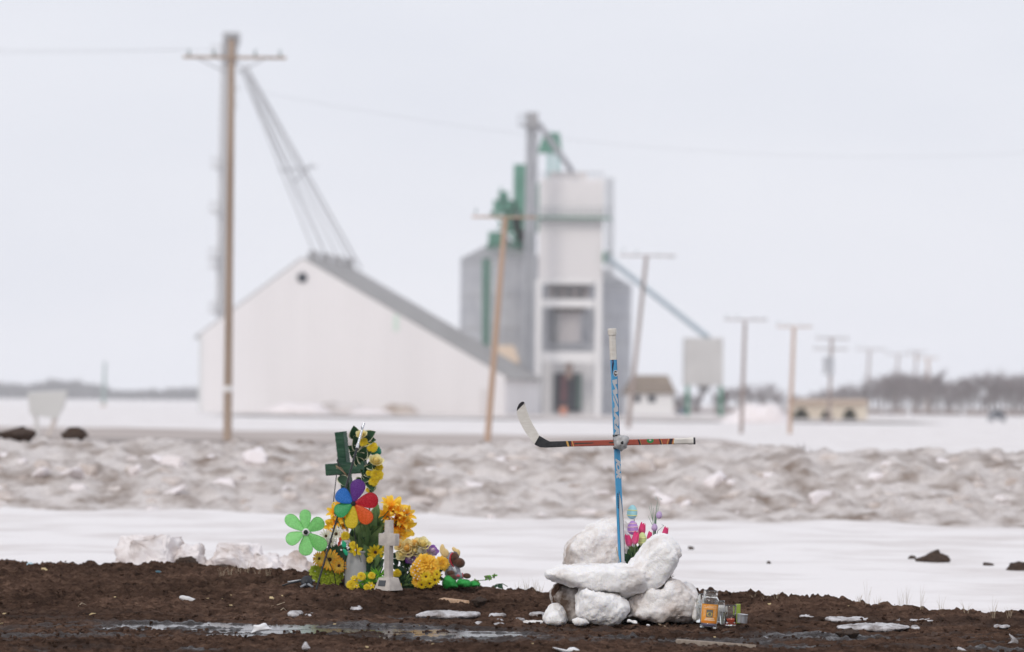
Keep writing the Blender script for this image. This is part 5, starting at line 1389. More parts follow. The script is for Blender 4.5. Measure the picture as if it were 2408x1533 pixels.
v = [on_jar(-5 + 62 * math.cos(a) * (1 + .12 * math.sin(5 * a)), 345 + 52 * math.sin(a), 212.5) for a in np.linspace(0, 2 * math.pi, 24, endpoint=False)]
prt('picture_fruit', (v, [tuple(range(24))]), M('picture_yellow', (0.82, 0.60, 0.08), rough=0.6), lb, False)
for zz in range(290, 470, 32):
    for x0, x1 in ((-180, -110), (105, 170)): curved(x0, x1, zz, zz + 6, 211.5, cream_i, 'text_line', lb, 4)
curved(-225, 225, 130, 182, 211.2, lab_d, 'label_band', lb, 20)
prt('wax', lathe([(0.001, 0.009), (0.036, 0.009), (0.036, 0.018), (0.001, 0.018)], 24, jm), M('purple_wax', (0.14, 0.10, 0.22), rough=0.5), t)
t, m_, k2 = jar('glass_tumbler', 1150, 1192, [(120, 0), (128, 12), (132, 60), (136, 300), (142, 470), (145, 495)], 'small glass tumbler with red wax at the bottom right of the sauce jar', Y=16.48, tilt=R(-0.5))
prt('wax', lathe([(0.001, 0.008), (0.0215, 0.008), (0.0222, 0.028), (0.018, 0.030), (0.001, 0.029)], 24, m_), M('red_wax', (0.62, 0.085, 0.035), rough=0.4), t)
t, m_, k2 = jar('glass_jar', 905, 1110, [(110, 0), (118, 20), (112, 300), (100, 420), (92, 470), (96, 520)], 'open clear glass jar behind the sauce jar, its rim showing at right', Y=16.68)
prt('paper_sleeve', lathe([(0.0228, 0.006), (0.0216, 0.085)], 24, m_), M('paper', (0.78, 0.76, 0.74), rough=0.8), t)
jar('glass_jar', 425, 1110, [(100, 0), (106, 20), (106, 500), (90, 590), (70, 640), (74, 690)], 'clear glass jar mostly hidden behind the left side of the sauce jar', Y=16.72)
t, m_, k2 = jar('glass_tumbler', 955, 1085, [(55, 0), (60, 10), (64, 270), (66, 290)], 'narrow glass tumbler between the sauce jar and the red wax glass', Y=16.62)
c = P7(1420, 1120, 16.62); k2 = 16.62 / FPX * 0.09818
t = thing('tin_lid_stack', c, 'silver screw-band tin lying right of the red wax glass', 'tin')
prt('tin', lathe([(0.001, 0), (126 * k2, 0), (126 * k2, 62 * k2), (122 * k2, 66 * k2), (126 * k2, 70 * k2), (126 * k2, 140 * k2), (122 * k2, 144 * k2), (126 * k2, 148 * k2), (128 * k2, 205 * k2), (120 * k2, 210 * k2), (0.001, 208 * k2)], 36, Matrix.Translation(c) @ Matrix.Rotation(R(5), 4, 'Y')), M('bright_tin', (0.60, 0.61, 0.63), rough=0.28, metal=0.9), t)
c = P7(1325, 1120, 16.80)
t = thing('candle_box', c, 'small lime green box behind the red wax glass', 'box')
o = prt('box', box(c + Vector((0, 0, 0.043)), (0.021, 0.03, 0.09)), M('lime_box', (0.26, 0.36, 0.05), rough=0.6), t); bevel(o, 0.002)
prt('lid', box(c + Vector((0, 0, 0.0895)), (0.022, 0.031, 0.004)), M('lime_lid', (0.34, 0.44, 0.08), rough=0.6), t)

# ================================================================== FLOWER MEMORIAL
# green wrapped cross
YC = 18.95
gw = M('green_wrap', (0.016, 0.062, 0.036), (0.032, 0.095, 0.055), scale=22, rough=0.34, bump=1.0, bscale=55, bdist=0.006, stretch=(0.5, 0.5, 2.2))
t = thing('wrapped_cross', PA(590, 1390, YC), 'dark green ribbon-wrapped cross leaning on a wire easel behind the pinwheels', 'cross')
k = mA(YC)
def beam(p0, p1, w, d, yaw, name):
    ax_ = (p1 - p0).normalized(); x = Vector((math.cos(yaw), math.sin(yaw), 0)); x = (x - ax_ * x.dot(ax_)).normalized(); y = ax_.cross(x)
    m = Matrix((x, y, ax_)).transposed().to_4x4(); m.translation = p0
    L_ = (p1 - p0).length; mb = MB(); n = 22
    for i in range(n):                      # turns of ribbon, each a little proud of the next
        s = 1 + 0.02 * math.sin(i * 2.4) ; a = 0.05 * math.sin(i * 1.7)
        mb.add(*shaft_box(L_ * i / n, L_ * (i + 1) / n + 0.003, w * s, d * s, m, ch=0.1))
    return make(name, mb, gw, t)
beam(PA(585, 700, YC), PA(520, 133, YC), 82 * k, 74 * k, R(-28), 'upright')
p0, p1 = PA(408, 442, YC + 0.02), PA(722, 418, YC - 0.06)
axc = (p1 - p0).normalized()
m = Matrix((axc.cross(Vector((0, 0, 1))).normalized(), Vector((0, 0, 1)), -axc)).transposed().to_4x4()
mb = MB(); n = 18; Lc = (p1 - p0).length; up_ = (Vector((0, 0, 1)) - axc * axc.z).normalized(); dp = axc.cross(up_)
mc = Matrix((up_, dp, axc)).transposed().to_4x4(); mc.translation = p0
for i in range(n):
    s = 1 + 0.02 * math.sin(i * 2.0); mb.add(*shaft_box(Lc * i / n, Lc * (i + 1) / n + 0.003, 96 * k * s, 70 * k * s, mc, ch=0.1))
make('crossbeam', mb, gw, t)
dkw = M('dark_wire', (0.03, 0.032, 0.035), rough=0.45)
prt('easel_wire', tube([PA(487, 470, YC - 0.08), PA(455, 760, YC - 0.10), PA(428, 960, YC - 0.12), PA(415, 1390, YC - 0.14)], 0.0026, 6), dkw, t)
prt('easel_wire', tube([PA(600, 600, YC + 0.05), PA(640, 1395, YC + 0.12)], 0.0026, 6), dkw, t)
prt('hanging_loop', tube([PA(500, 350, YC - 0.06), PA(492, 365, YC - 0.07), PA(505, 400, YC - 0.07), PA(512, 440, YC - 0.07)], 0.0045, 6), dkw, t)
tw_m = M('twine', (0.32, 0.22, 0.14), rough=0.9)
prt('twine', [tube([PA(480, 405, YC - 0.09), PA(515, 430, YC - 0.10), PA(580, 495, YC - 0.09)], 0.0022, 5), tube([PA(480, 412, YC - 0.09), PA(530, 450, YC - 0.10), PA(575, 498, YC - 0.09)], 0.0018, 5), tube([PA(482, 430, YC - 0.09), PA(520, 420, YC - 0.1), PA(560, 470, YC - 0.09)], 0.0015, 5)], tw_m, t, True)
# yellow spray on the cross
YP = 18.9
t = thing('flower_spray', PA(740, 640, YP), 'upright spray of yellow roses and mums with variegated leaves beside the green cross', 'bouquet')
k = mA(YP)
for cx, cy_, r_, tx in [(690, 145, 44, -0.1), (812, 360, 58, 0.2)]: flower(t, 'cream', PA(cx, cy_, YP - 0.06), r_ * k * 1.02, (tx, -0.7, 0.7))
for cx, cy_, r_, tx in [(778, 255, 46, 0.3), (708, 218, 38, 0), (815, 480, 56, 0.3), (792, 535, 42, 0.1), (745, 605, 22, 0), (840, 420, 30, 0.2), (752, 470, 26, 0.0)]: flower(t, 'yellow', PA(cx, cy_, YP - 0.03), r_ * k * 1.05, (tx, -1, 0.2), cx)
for b0_, t0 in [((720, 190), (795, 128)), ((690, 215), (800, 190)), ((700, 300), (750, 240)), ((640, 190), (630, 88)), ((655, 280), (640, 165)), ((660, 300), (590, 250)), ((700, 330), (765, 290)), ((720, 380), (660, 300)), ((740, 390), (840, 430)),
                ((720, 480), (770, 400)), ((730, 500), (690, 440)), ((740, 540), (700, 480)), ((760, 470), (700, 540)), ((780, 560), (770, 625)), ((740, 520), (790, 610)), ((690, 350), (720, 260)), ((650, 330), (600, 300)), ((720, 430), (760, 500)), ((700, 520), (640, 560)), ((520, 490), (560, 570)), ((690, 400), (640, 340))]:
    leaf(t, L_VAR, PA(*b0_, YP), PA(*t0, YP - 0.05), 1.15, (random.uniform(-.4, .4), -1, random.uniform(0, .6)))
teal = M('teal_ribbon', (0.015, 0.20, 0.12), (0.03, 0.30, 0.18), scale=30, rough=0.35)
o = prt('ribbon', blob([A(*p) for p in [(740, 300), (800, 240), (850, 260), (860, 315), (800, 320)]], YP + 0.03, 0.03, 40, 12, 0.9), teal, t, True); rough_up(o, 0.008, 40, 4, 3)
stem(t, PA(700, 150, YP), PA(760, 700, YP), 0.003); stem(t, PA(760, 620, YP + 0.02), PA(740, 1380, YP), 0.004)

# leaning rod
t = thing('leaning_rod', PA(328, 1405, 18.4), 'black rod with a silver upper end leaning across the flowers', 'rod')
rb, rt, re = PA(328, 1412, 18.36), PA(655, 258, 18.62), PA(710, 58, 18.67)
prt('lower_rod', tube([rb - Vector((0.02, 0, 0.06)), rb.lerp(rt, 0.5), rt], [0.0056, 0.0050, 0.0062], 10), M('black_rod', (0.022, 0.024, 0.028), rough=0.4), t)
prt('ferrule', tube([rt.lerp(re, -0.02), rt.lerp(re, 0.14)], 0.0082, 12), M('white_ring', (0.68, 0.69, 0.72), rough=0.35), t)
prt('upper_rod', tube([rt.lerp(re, 0.1), rt.lerp(re, 0.6), rt.lerp(re, 0.9), re], [0.0062, 0.0066, 0.0075, 0.0080], 12), M('silver_rod', (0.58, 0.60, 0.64), rough=0.25, metal=0.7), t)
prt('clip', tube([PA(690, 85, 18.65), PA(694, 110, 18.65)], 0.003, 6), galv_dark, t)

# pinwheels
def pin_petal(hub, ang, ln, w, col_, name, parent, twist=0.3, face=None):
    """teardrop of sheer cloth on a wire rim"""
    m1, nt_, b_ = new_mat('pinwheel_cloth')
    n_ = node(nt_, 'ShaderNodeTexNoise', Scale=160.0, Detail=1.0); g_ = node(nt_, 'ShaderNodeTexCoord'); r_ = node(nt_, 'ShaderNodeValToRGB')
    r_.color_ramp.elements[0].position, r_.color_ramp.elements[1].position = 0.48, 0.56
    r_.color_ramp.elements[0].color = c4(col_); r_.color_ramp.elements[1].color = c4([min(1, c * 1.12 + 0.02) for c in col_])
    nt_.links.new(g_.outputs['Object'], n_.inputs['Vector']); nt_.links.new(n_.outputs['Fac'], r_.inputs['Fac']); nt_.links.new(r_.outputs[0], b_.inputs['Base Color'])
    b_.inputs['Roughness'].default_value = 0.5
    tr_ = node(nt_, 'ShaderNodeBsdfTranslucent'); mx_ = node(nt_, 'ShaderNodeMixShader', Fac=0.35)
    nt_.links.new(r_.outputs[0], tr_.inputs['Color']); nt_.links.new(b_.outputs[0], mx_.inputs[1]); nt_.links.new(tr_.outputs[0], mx_.inputs[2]); nt_.links.new(mx_.outputs[0], nt_.nodes['Material Output'].inputs['Surface'])
    rim = M('pinwheel_rim', [c * 0.72 for c in col_], rough=0.5)
    ex = Vector((math.cos(ang), 0, math.sin(ang))); ey_ = Vector((-math.sin(ang), 0, math.cos(ang))); ez = Vector((0, -1, 0))
    N = 40; mb = MB()
    def W_(u): return w / 2 * ip(u, [0, .1, .3, .5, .68, .82, .92, .97, 1], [.08, .28, .62, .88, 1, .92, .68, .45, .0])
    us = 0.5 - 0.5 * np.cos(np.linspace(0, math.pi, 22))
    v, f = [], []
    for u in us:
        for s in (-1, -.5, 0, .5, 1): v.append(hub + ex * (ln * (0.06 + 0.94 * u)) + ey_ * (W_(u) * s) + ez * (twist * W_(u) * s + 0.006 * (1 - s * s)))
    for i in range(21):
        for j in range(4): a = i * 5 + j; f.append((a, a + 5, a + 6, a + 1))
    o = prt(name, (v, f), m1, parent, True)
    loop = [v[i * 5] for i in range(22)] + [v[i * 5 + 4] for i in range(21, -1, -1)]
    prt('rim', tube(loop, 0.0017, 5), rim, o, True)
    return o
def pinwheel(name, hubc, Y, specs, label, hub_rings, stem_pts, widths):
    t = thing(name, PA(*stem_pts[-1], Y + 0.05), label, 'pinwheel'); k = mA(Y); hub = PA(*hubc, Y)
    for (ang, ln, wd, cc) in specs: pin_petal(hub, R(ang), ln * k, wd * k, cc, 'petal', t)
    for r_, y_, mt in hub_rings: prt('hub', lathe([(0.0005, 0.008), (r_ * k * 0.8, 0.007), (r_ * k, 0.002), (r_ * k, -0.004), (0.0005, -0.006)], 20, frame(hub + Vector((0, y_, 0)), (0.15, -1, 0.05))), mt, t)
    prt('stem', tube([hub + Vector((0, 0.012, 0))] + [PA(x, y, Y + 0.02 + 0.02 * i) for i, (x, y) in enumerate(stem_pts)], 0.0024, 8), dkw, t, True)
    return t
blk = M('hub_black', (0.012, 0.012, 0.014), rough=0.4)
pinwheel('pinwheel', (625, 718), 18.42, [(76, 203, 122, (0.13, 0.035, 0.26)), (11, 205, 128, (0.56, 0.018, 0.035)), (-47, 210, 122, (0.85, 0.13, 0.025)), (-96, 207, 108, (0.74, 0.56, 0.015)), (-151, 172, 116, (0.03, 0.36, 0.11)), (145, 166, 126, (0.012, 0.16, 0.56))],
         'rainbow pinwheel with six coloured petals in front of the green cross', [(20, -0.008, blk)], [(622, 800), (645, 1060), (650, 1130)], 0)
pinwheel('pinwheel', (235, 953), 18.45, [(93, 185, 92, (0.30, 0.80, 0.26)), (36, 172, 112, (0.26, 0.74, 0.22)), (-40, 212, 118, (0.26, 0.74, 0.22)), (-90, 192, 116, (0.30, 0.80, 0.26)), (-154, 178, 108, (0.30, 0.80, 0.26)), (142, 210, 100, (0.30, 0.80, 0.26))],
         'light green pinwheel at the left end of the flowers', [(31, -0.004, white_paint), (19, -0.014, blk)], [(262, 938), (320, 1020), (385, 1105), (470, 1300), (480, 1400)], 0)

# vase with lilies
YV = 18.62; k = mA(YV)
vc_ = PA(650, 1402, YV)
vase_m = M('frosted_grey', (0.33, 0.335, 0.34), (0.40, 0.40, 0.40), scale=12, rough=0.35, sss=0.05)
t = thing('vase', vc_, 'grey frosted bottle vase holding stems beside the concrete cross', 'vase')
prt('body', lathe([(0.001, 0), (86 * k, 0), (98 * k, 10 * k), (100 * k, 70 * k), (95 * k, 150 * k), (84 * k, 220 * k), (74 * k, 262 * k), (74 * k, 285 * k), (66 * k, 285 * k), (66 * k, 255 * k), (0.001, 240 * k)], 36, Matrix.Translation(vc_)), vase_m, t, True)
prt('rim', lathe([(74 * k, 276 * k), (79 * k, 280 * k), (79 * k, 292 * k), (73 * k, 296 * k), (68 * k, 290 * k)], 36, Matrix.Translation(vc_)), vase_m, t, True)
neck = PA(655, 1110, YV)
t = thing('lily_bouquet', neck, 'orange lilies with broad pale leaves standing in the grey vase', 'bouquet')
for cx, cy_, r_, d in [(965, 745, 112, (0.35, -0.75, 0.75)), (885, 800, 98, (-0.35, -0.85, 0.6)), (1035, 830, 105, (0.7, -0.75, 0.35)), (1050, 930, 112, (0.75, -0.7, -0.35)), (985, 900, 88, (0.3, -1, -0.1)), (1010, 790, 90, (0.6, -0.5, 0.8)), (925, 705, 84, (0.0, -0.6, 0.9)), (1085, 800, 70, (0.8, -0.8, 0.4)), (1015, 990, 80, (0.3, -0.9, -0.5)), (905, 900, 66, (-0.2, -1, 0.0))]:
    c = PA(cx, cy_, YV + 0.08); flower(t, 'lily', c, r_ * k * 1.08, d, cx * 0.1); stem(t, c - Vector(d).normalized() * r_ * k * 0.85, PA(700, 1130, YV + 0.02), 0.003, -0.03)
    if cx > 1000:
        for j in range(4): prt('stamen', tube([c - Vector(d).normalized() * 0.02, c + Vector(d).normalized() * r_ * k * 0.55 + Vector((0.008 * (j - 1.5), 0, 0.006 * (j % 2)))], [0.0012, 0.001], 5), M('stamen_y', (0.5, 0.42, 0.18), rough=0.7) if 'stamen_y' not in bpy.data.materials else bpy.data.materials['stamen_y'], t, True)
for cx, cy_, r_, d in [(455, 780, 72, (-0.5, -0.8, 0.4)), (470, 865, 80, (-0.4, -1, 0.1)), (545, 840, 86, (0, -1, 0.2)), (430, 915, 70, (-0.6, -0.9, -0.1)), (555, 900, 66, (0.1, -1, -0.1)), (500, 720, 50, (0, -0.8, 0.6))]:
    c = PA(cx, cy_, YV + 0.14); flower(t, 'lily', c, r_ * k, d, cx * 0.1); stem(t, c + Vector((0, 0.03, 0)), PA(630, 1130, YV + 0.04), 0.003)
for cx, cy_, r_ in [(560, 985, 40), (620, 1060, 34), (880, 1010, 36), (760, 1180, 30)]: flower(t, 'yellow', PA(cx, cy_, YV - 0.04), r_ * k, (random.uniform(-.4, .4), -1, .3), cx)
for b0_, t0, me, w in [((690, 1110), (830, 730), L_LT, 0.9), ((700, 1110), (760, 800), L_LT, 1.2), ((680, 1100), (690, 850), L_LT, 1.5), ((660, 1100), (620, 900), L_LT, 1.3), ((700, 1100), (700, 900), L_MD, 1.4), ((720, 1080), (790, 900), L_MD, 1.5), ((740, 1060), (860, 930), L_LT, 1.0),
                       ((690, 1090), (740, 880), L_LT, 1.3), ((720, 1100), (860, 870), L_MD, 1.0), ((680, 1110), (600, 960), L_LT, 1.4), ((760, 1000), (800, 780), L_MD, 0.9), ((700, 1100), (840, 1040), L_MD, 1.1), ((720, 1110), (850, 990), L_MD, 0.9), ((700, 1090), (640, 830), L_LT, 1.2), ((730, 1050), (720, 900), L_MD, 1.6),
                       ((780, 960), (870, 850), L_MD, 1.0), ((800, 860), (830, 700), L_MD, 0.9)]:
    leaf(t, me, PA(*b0_, YV + 0.02), PA(*t0, YV + random.uniform(-0.03, 0.06)), w, (random.uniform(-.5, .5), -1, random.uniform(-.1, .5)))
for i in range(22):
    x0, y0 = random.uniform(600, 860), random.uniform(900, 1110); a = random.uniform(0.3, 2.8); ln = random.uniform(60, 130)
    leaf(t, random.choice([L_MD, L_LT, L_DK]), PA(x0, y0, YV + 0.06), PA(x0 + ln * math.cos(a), y0 - ln * math.sin(a), YV - 0.02), random.uniform(0.7, 1.3), (random.uniform(-.8, .8), -1, random.uniform(-.2, .7)))
for x in (690, 720, 760, 800, 840): stem(t, PA(660 + (x - 690) * 0.3, 1130, YV), PA(x, 920, YV + 0.03), 0.0022)
t = thing('daffodil', PA(680, 1200, YV - 0.1), 'single yellow daffodil hanging at the vase rim', 'flower')
flower(t, 'daffodil', PA(645, 1100, YV - 0.09), 60 * mA(YV), (-0.1, -1, -0.1), 0.3); stem(t, PA(645, 1100, YV - 0.085), PA(690, 1200, YV - 0.08), 0.002, 0.004)
t = thing('garden_pick', PA(545, 1150, YV - 0.12), 'small green winged pick with white beads left of the daffodil', 'garden pick')
pg = M('pick_green', (0.015, 0.40, 0.20), rough=0.35)
for pts in ([(530, 1030), (545, 1018), (565, 1040), (570, 1075), (545, 1085), (527, 1065)], [(535, 1085), (565, 1095), (582, 1125), (578, 1150), (555, 1140), (540, 1115)]):
    prt('wing', blob([A(*p) for p in pts], YV - 0.12, 0.008, 36, 10, 0.9), pg, t, True)
for cx, cy_ in [(525, 1100), (585, 1080), (572, 1072), (578, 1088)]: prt('bead', ellipsoid(Matrix.Translation(PA(cx, cy_, YV - 0.125)) @ Matrix.Scale(0.0055, 4), 10, 8), white_paint, t, True)
prt('stick', tube([PA(548, 1085, YV - 0.11), PA(552, 1400, YV - 0.10)], 0.002, 6), dkw, t)

# gerbera bunch over lime mums
YG2 = 18.6; k = mA(YG2)
t = thing('gerbera_bouquet', PA(410, 1395, YG2), 'orange gerberas over lime green mums at the left foot of the flowers', 'bouquet')
for cx, cy_, r_, d in [(430, 1178, 88, (0, -1, 0.12)), (345, 1170, 66, (-0.5, -0.9, 0.2)), (505, 1228, 70, (0.4, -1, -0.1))]:
    flower(t, 'gerbera', PA(cx, cy_, YG2 - 0.03), r_ * k, d); stem(t, PA(cx, cy_, YG2 + 0.0), PA(420, 1390, YG2 + 0.03), 0.003)
for cx, cy_, r_ in [(315, 1275, 55), (375, 1255, 50), (400, 1300, 60), (470, 1300, 58), (330, 1330, 45), (400, 1350, 52), (475, 1345, 50), (520, 1310, 35), (445, 1370, 40)]: flower(t, 'lime', PA(cx, cy_, YG2 + 0.02), r_ * k * 1.05, (random.uniform(-.5, .5), -1, random.uniform(-.2, .5)), cx)
for b0_, t0 in [((480, 1290), (520, 1090)), ((500, 1290), (560, 1180)), ((470, 1280), (480, 1060)), ((420, 1290), (400, 1090)), ((510, 1290), (550, 1100)), ((480, 1300), (440, 1060)), ((500, 1240), (590, 1130)), ((370, 1390), (300, 1390)), ((470, 1390), (540, 1370))]: leaf(t, L_DK, PA(*b0_, YG2 + 0.08), PA(*t0, YG2 + 0.06), 1.6)
t = thing('daisy_bouquet', PA(470, 1390, YV + 0.1), 'white daisies and red-tipped white blooms behind the leaning rod', 'bouquet')
for cx, cy_, r_, kd, d in [(400, 985, 62, 'daisy_white', (-0.3, -1, 0.1)), (482, 968, 70, 'daisy_white', (0.1, -1, 0.15)), (440, 1030, 50, 'daisy_white', (-0.1, -1, -0.2)), (575, 1010, 70, 'white_red', (0.3, -0.9, 0.4)), (545, 960, 40, 'white_red', (0, -0.8, 0.6))]:
    flower(t, kd, PA(cx, cy_, YV + 0.05), r_ * k, d); stem(t, PA(cx, cy_, YV + 0.07), PA(480, 1380, YV + 0.1), 0.0025)
for cx, cy_ in [(510, 1045), (520, 1010)]:
    leaf(t, petal('leaf', MT('red_bract_%d' % cx, [(0, (0.5, 0.05, 0.02)), (1, (0.65, 0.08, 0.03))]), lambda u: (u, -0.1 * u), lambda u: 0.2 * math.sin(math.pi * u)), PA(cx - 12, cy_ + 25, YV), PA(cx + 8, cy_ - 25, YV), 1.2)
for b0_, t0 in [((490, 1200), (470, 1080)), ((500, 1200), (520, 1060)), ((520, 1200), (560, 1080)), ((480, 1200), (430, 1080)), ((540, 1180), (600, 1060))]: leaf(t, L_DK, PA(*b0_, YV + 0.06), PA(*t0, YV + 0.05), 1.8)

# low yellow posy in front
YY = 18.42; k = mA(YY)
t = thing('yellow_posy', PA(700, 1412, YY), 'low posy of yellow blooms and lime grass at the foot of the vase', 'bouquet')
for cx, cy_, r_ in [(605, 1385, 38), (635, 1345, 36), (690, 1318, 36), (770, 1392, 36), (775, 1310, 30), (650, 1395, 30), (735, 1405, 26), (625, 1330, 26)]: flower(t, random.choice(['yellow', 'daffodil']), PA(cx, cy_, YY - 0.01), r_ * k * 1.1, (random.uniform(-.5, .5), -1, random.uniform(0, .8)), cx)
for i in range(60):
    cx, cy_ = random.choice([(700, 1400), (740, 1350), (800, 1330), (840, 1310), (680, 1370), (780, 1360), (860, 1300)]); a = random.uniform(0.2, 2.9); ln = random.uniform(40, 75)
    leaf(t, BLADE, PA(cx + random.uniform(-15, 15), cy_ + random.uniform(-5, 20), YY + 0.02), PA(cx + ln * math.cos(a), cy_ - ln * math.sin(a) * 0.8, YY - 0.02), 1.3, (random.uniform(-.5, .5), -1, .3), 'grass_blade')
t = thing('yellow_posy', PA(985, 1405, YY + 0.1), 'small yellow blooms peeping out right of the concrete cross', 'bouquet')
for cx, cy_, r_ in [(985, 1290, 34), (1000, 1390, 24), (960, 1300, 26)]: flower(t, 'yellow', PA(cx, cy_, YY + 0.1), r_ * k, (0.2, -1, 0.3), cx)
for i in range(34):
    x0 = random.uniform(960, 1080); leaf(t, L_DK if i % 2 else L_MD, PA(x0, 1400, YY + 0.14), PA(x0 + random.uniform(20, 130), random.uniform(1290, 1390), YY + 0.1), 0.45)
# dark leaves and a sunflower behind the concrete cross
t = thing('sunflower', PA(800, 1390, YV + 0.02), 'yellow sunflower with a dark eye among grey-green leaves left of the concrete cross', 'flower')
k = mA(YV)
flower(t, 'daisy_yellow', PA(805, 1118, YV - 0.02), 72 * k, (0.0, -1, -0.25)); flower(t, 'daisy_yellow', PA(845, 1090, YV + 0.02), 52 * k, (0.3, -1, 0.1)); stem(t, PA(805, 1118, YV), PA(800, 1390, YV), 0.004)
for b0_, t0 in [((780, 1300), (750, 1150)), ((790, 1300), (830, 1180)), ((790, 1290), (860, 1230)), ((770, 1300), (760, 1200)), ((800, 1300), (800, 1170)), ((780, 1250), (870, 1180)), ((770, 1280), (740, 1100)), ((780, 1300), (850, 1290)), ((760, 1260), (800, 1060)), ((770, 1200), (870, 1130)), ((760, 1160), (720, 1060)), ((780, 1120), (860, 1050))]:
    leaf(t, L_DK if (b0_[0] + t0[0]) % 20 else L_MD, PA(*b0_, YV - 0.01), PA(*t0, YV - 0.03), 1.7, (random.uniform(-.5, .5), -1, .3))

# concrete cross
YX = 18.4; k = mA(YX)
conc = M('concrete', (0.60, 0.555, 0.51), (0.48, 0.44, 0.41), scale=30, rough=0.85, bump=0.7, bscale=140, bdist=0.003)
bc = PA(912, 1414, YX)
t = thing('concrete_cross', bc, 'grey concrete cross on a stepped base with a small slate plate', 'cross')
m = Matrix.Translation(bc) @ Matrix.Rotation(R(-38), 4, 'Z')
s = 55 * k
def fr_(w0, w1, z0, z1): return ([m @ Vector((x * w / 2, y * w / 2, z)) for w, z in ((w0, z0), (w1, z1)) for x, y in ((-1, -1), (1, -1), (1, 1), (-1, 1))], BOXF)
o = prt('base', fr_(172 * k, 116 * k, -0.01, 88 * k), conc, t); bevel(o, 0.003)
cr = [(-.5, 88), (.5, 88), (.5, 350), (1.62, 350), (1.62, 448), (.5, 448), (.46, 558), (-.46, 558), (-.5, 448), (-1.62, 448), (-1.62, 350), (-.5, 350)]
o = prt('cross', prism([m @ Vector((x * s, -s / 2, z * k + (0 if z > 100 else -0.001))) for x, z in cr], m.to_3x3() @ Vector((0, s, 0))), conc, t); bevel(o, 0.0025)
mp_ = m @ Matrix.Translation((-0.005, -(172 + 116) / 4 * k - 0.0012, 44 * k)) @ Matrix.Rotation(math.atan2(28, 88) * -1, 4, 'X')
prt('plate', box((0, 0, 0), (60 * k * 1.2, 0.003, 48 * k), mp_), M('slate', (0.075, 0.082, 0.092), rough=0.5), t)

# roses
YO = 18.66; k = mA(YO)
t = thing('rose_bouquet', PA(1080, 1395, YO), 'cream roses and purple-edged blooms over dark leaves right of the concrete cross', 'bouquet')
for cx, cy_, r_, kd, d in [(1062, 1085, 66, 'creamw', (-0.1, -1, 0.25)), (1195, 1042, 58, 'cream', (0.3, -0.7, 0.7)), (1172, 1100, 52, 'white', (0.2, -0.6, 0.8)), (1130, 1035, 44, 'creamw', (-0.2, -0.6, 0.8)), (1275, 1102, 46, 'purple', (0.4, -0.7, 0.6)), (1088, 1168, 40, 'purple', (-0.4, -1, 0)), (1015, 1140, 40, 'cream', (-0.2, -1, 0.2)), (1130, 1105, 44, 'cream', (0, -1, 0.4)), (1000, 1060, 42, 'creamw', (-0.3, -1, 0.3)), (1235, 1160, 40, 'creamw', (0.3, -1, 0.4)), (1142, 1160, 24, 'purple', (0.2, -1, 0.2))]:
    flower(t, kd, PA(cx, cy_, YO - 0.02), r_ * k * 1.1, d, name='rose_flower' if kd != 'purple' else 'lisianthus_flower'); stem(t, PA(cx, cy_ + 15, YO), PA(1090, 1390, YO + 0.04), 0.003)
for i in range(46):
    x0, y0 = random.uniform(985, 1200), random.uniform(1130, 1380); a = random.uniform(-0.4, 3.5); ln = random.uniform(50, 95)
    leaf(t, L_DK, PA(x0, y0, YO + 0.05), PA(x0 + ln * math.cos(a), y0 - ln * math.sin(a) * 0.7, YO + random.uniform(0, 0.06)), 1.5, (random.uniform(-.6, .6), -1, random.uniform(0, .6)))
# gold mum ball
YM = 18.52; k = mA(YM)
t = thing('mum_bouquet', PA(1220, 1408, YM), 'big ball of golden mums with yellow daisies beside the plush moose', 'bouquet')
for cx, cy_, r_, d in [(1215, 1225, 92, (0, -1, 0.5)), (1160, 1270, 70, (-0.6, -1, 0.1)), (1270, 1250, 66, (0.6, -1, 0.2)), (1195, 1310, 74, (-0.2, -1, -0.1)), (1165, 1350, 58, (-0.5, -1, -0.2)), (1350, 1215, 58, (0.4, -1, 0.3)), (1250, 1310, 62, (0.3, -1, 0))]: flower(t, 'gold', PA(cx, cy_, YM + (0.05 if cx > 1300 else 0.0)), r_ * k * 1.15, d, cx)
for cx, cy_, r_, d in [(1220, 1318, 48, (0, -1, 0.1)), (1292, 1345, 50, (0.4, -1, -0.1)), (1250, 1375, 46, (0.1, -1, -0.4)), (1185, 1385, 42, (-0.2, -1, -0.4)), (1310, 1300, 40, (0.6, -1, 0.2))]: flower(t, 'daisy_yellow', PA(cx, cy_, YM - 0.045), r_ * k, d)
for b0_, t0 in [((1290, 1300), (1360, 1240)), ((1300, 1320), (1350, 1300)), ((1310, 1330), (1370, 1340)), ((1120, 1390), (1040, 1370)), ((1130, 1395), (1010, 1400)), ((1120, 1380), (1040, 1320))]: leaf(t, L_DK, PA(*b0_, YM + 0.04), PA(*t0, YM + 0.02), 1.2)
for i in range(14): prt('pearl', ellipsoid(Matrix.Translation(PA(1110 + (i * 37) % 70, 1180 + (i * 53) % 170, YM - 0.05)) @ Matrix.Scale(0.0035, 4), 8, 6), white_paint, t, True)

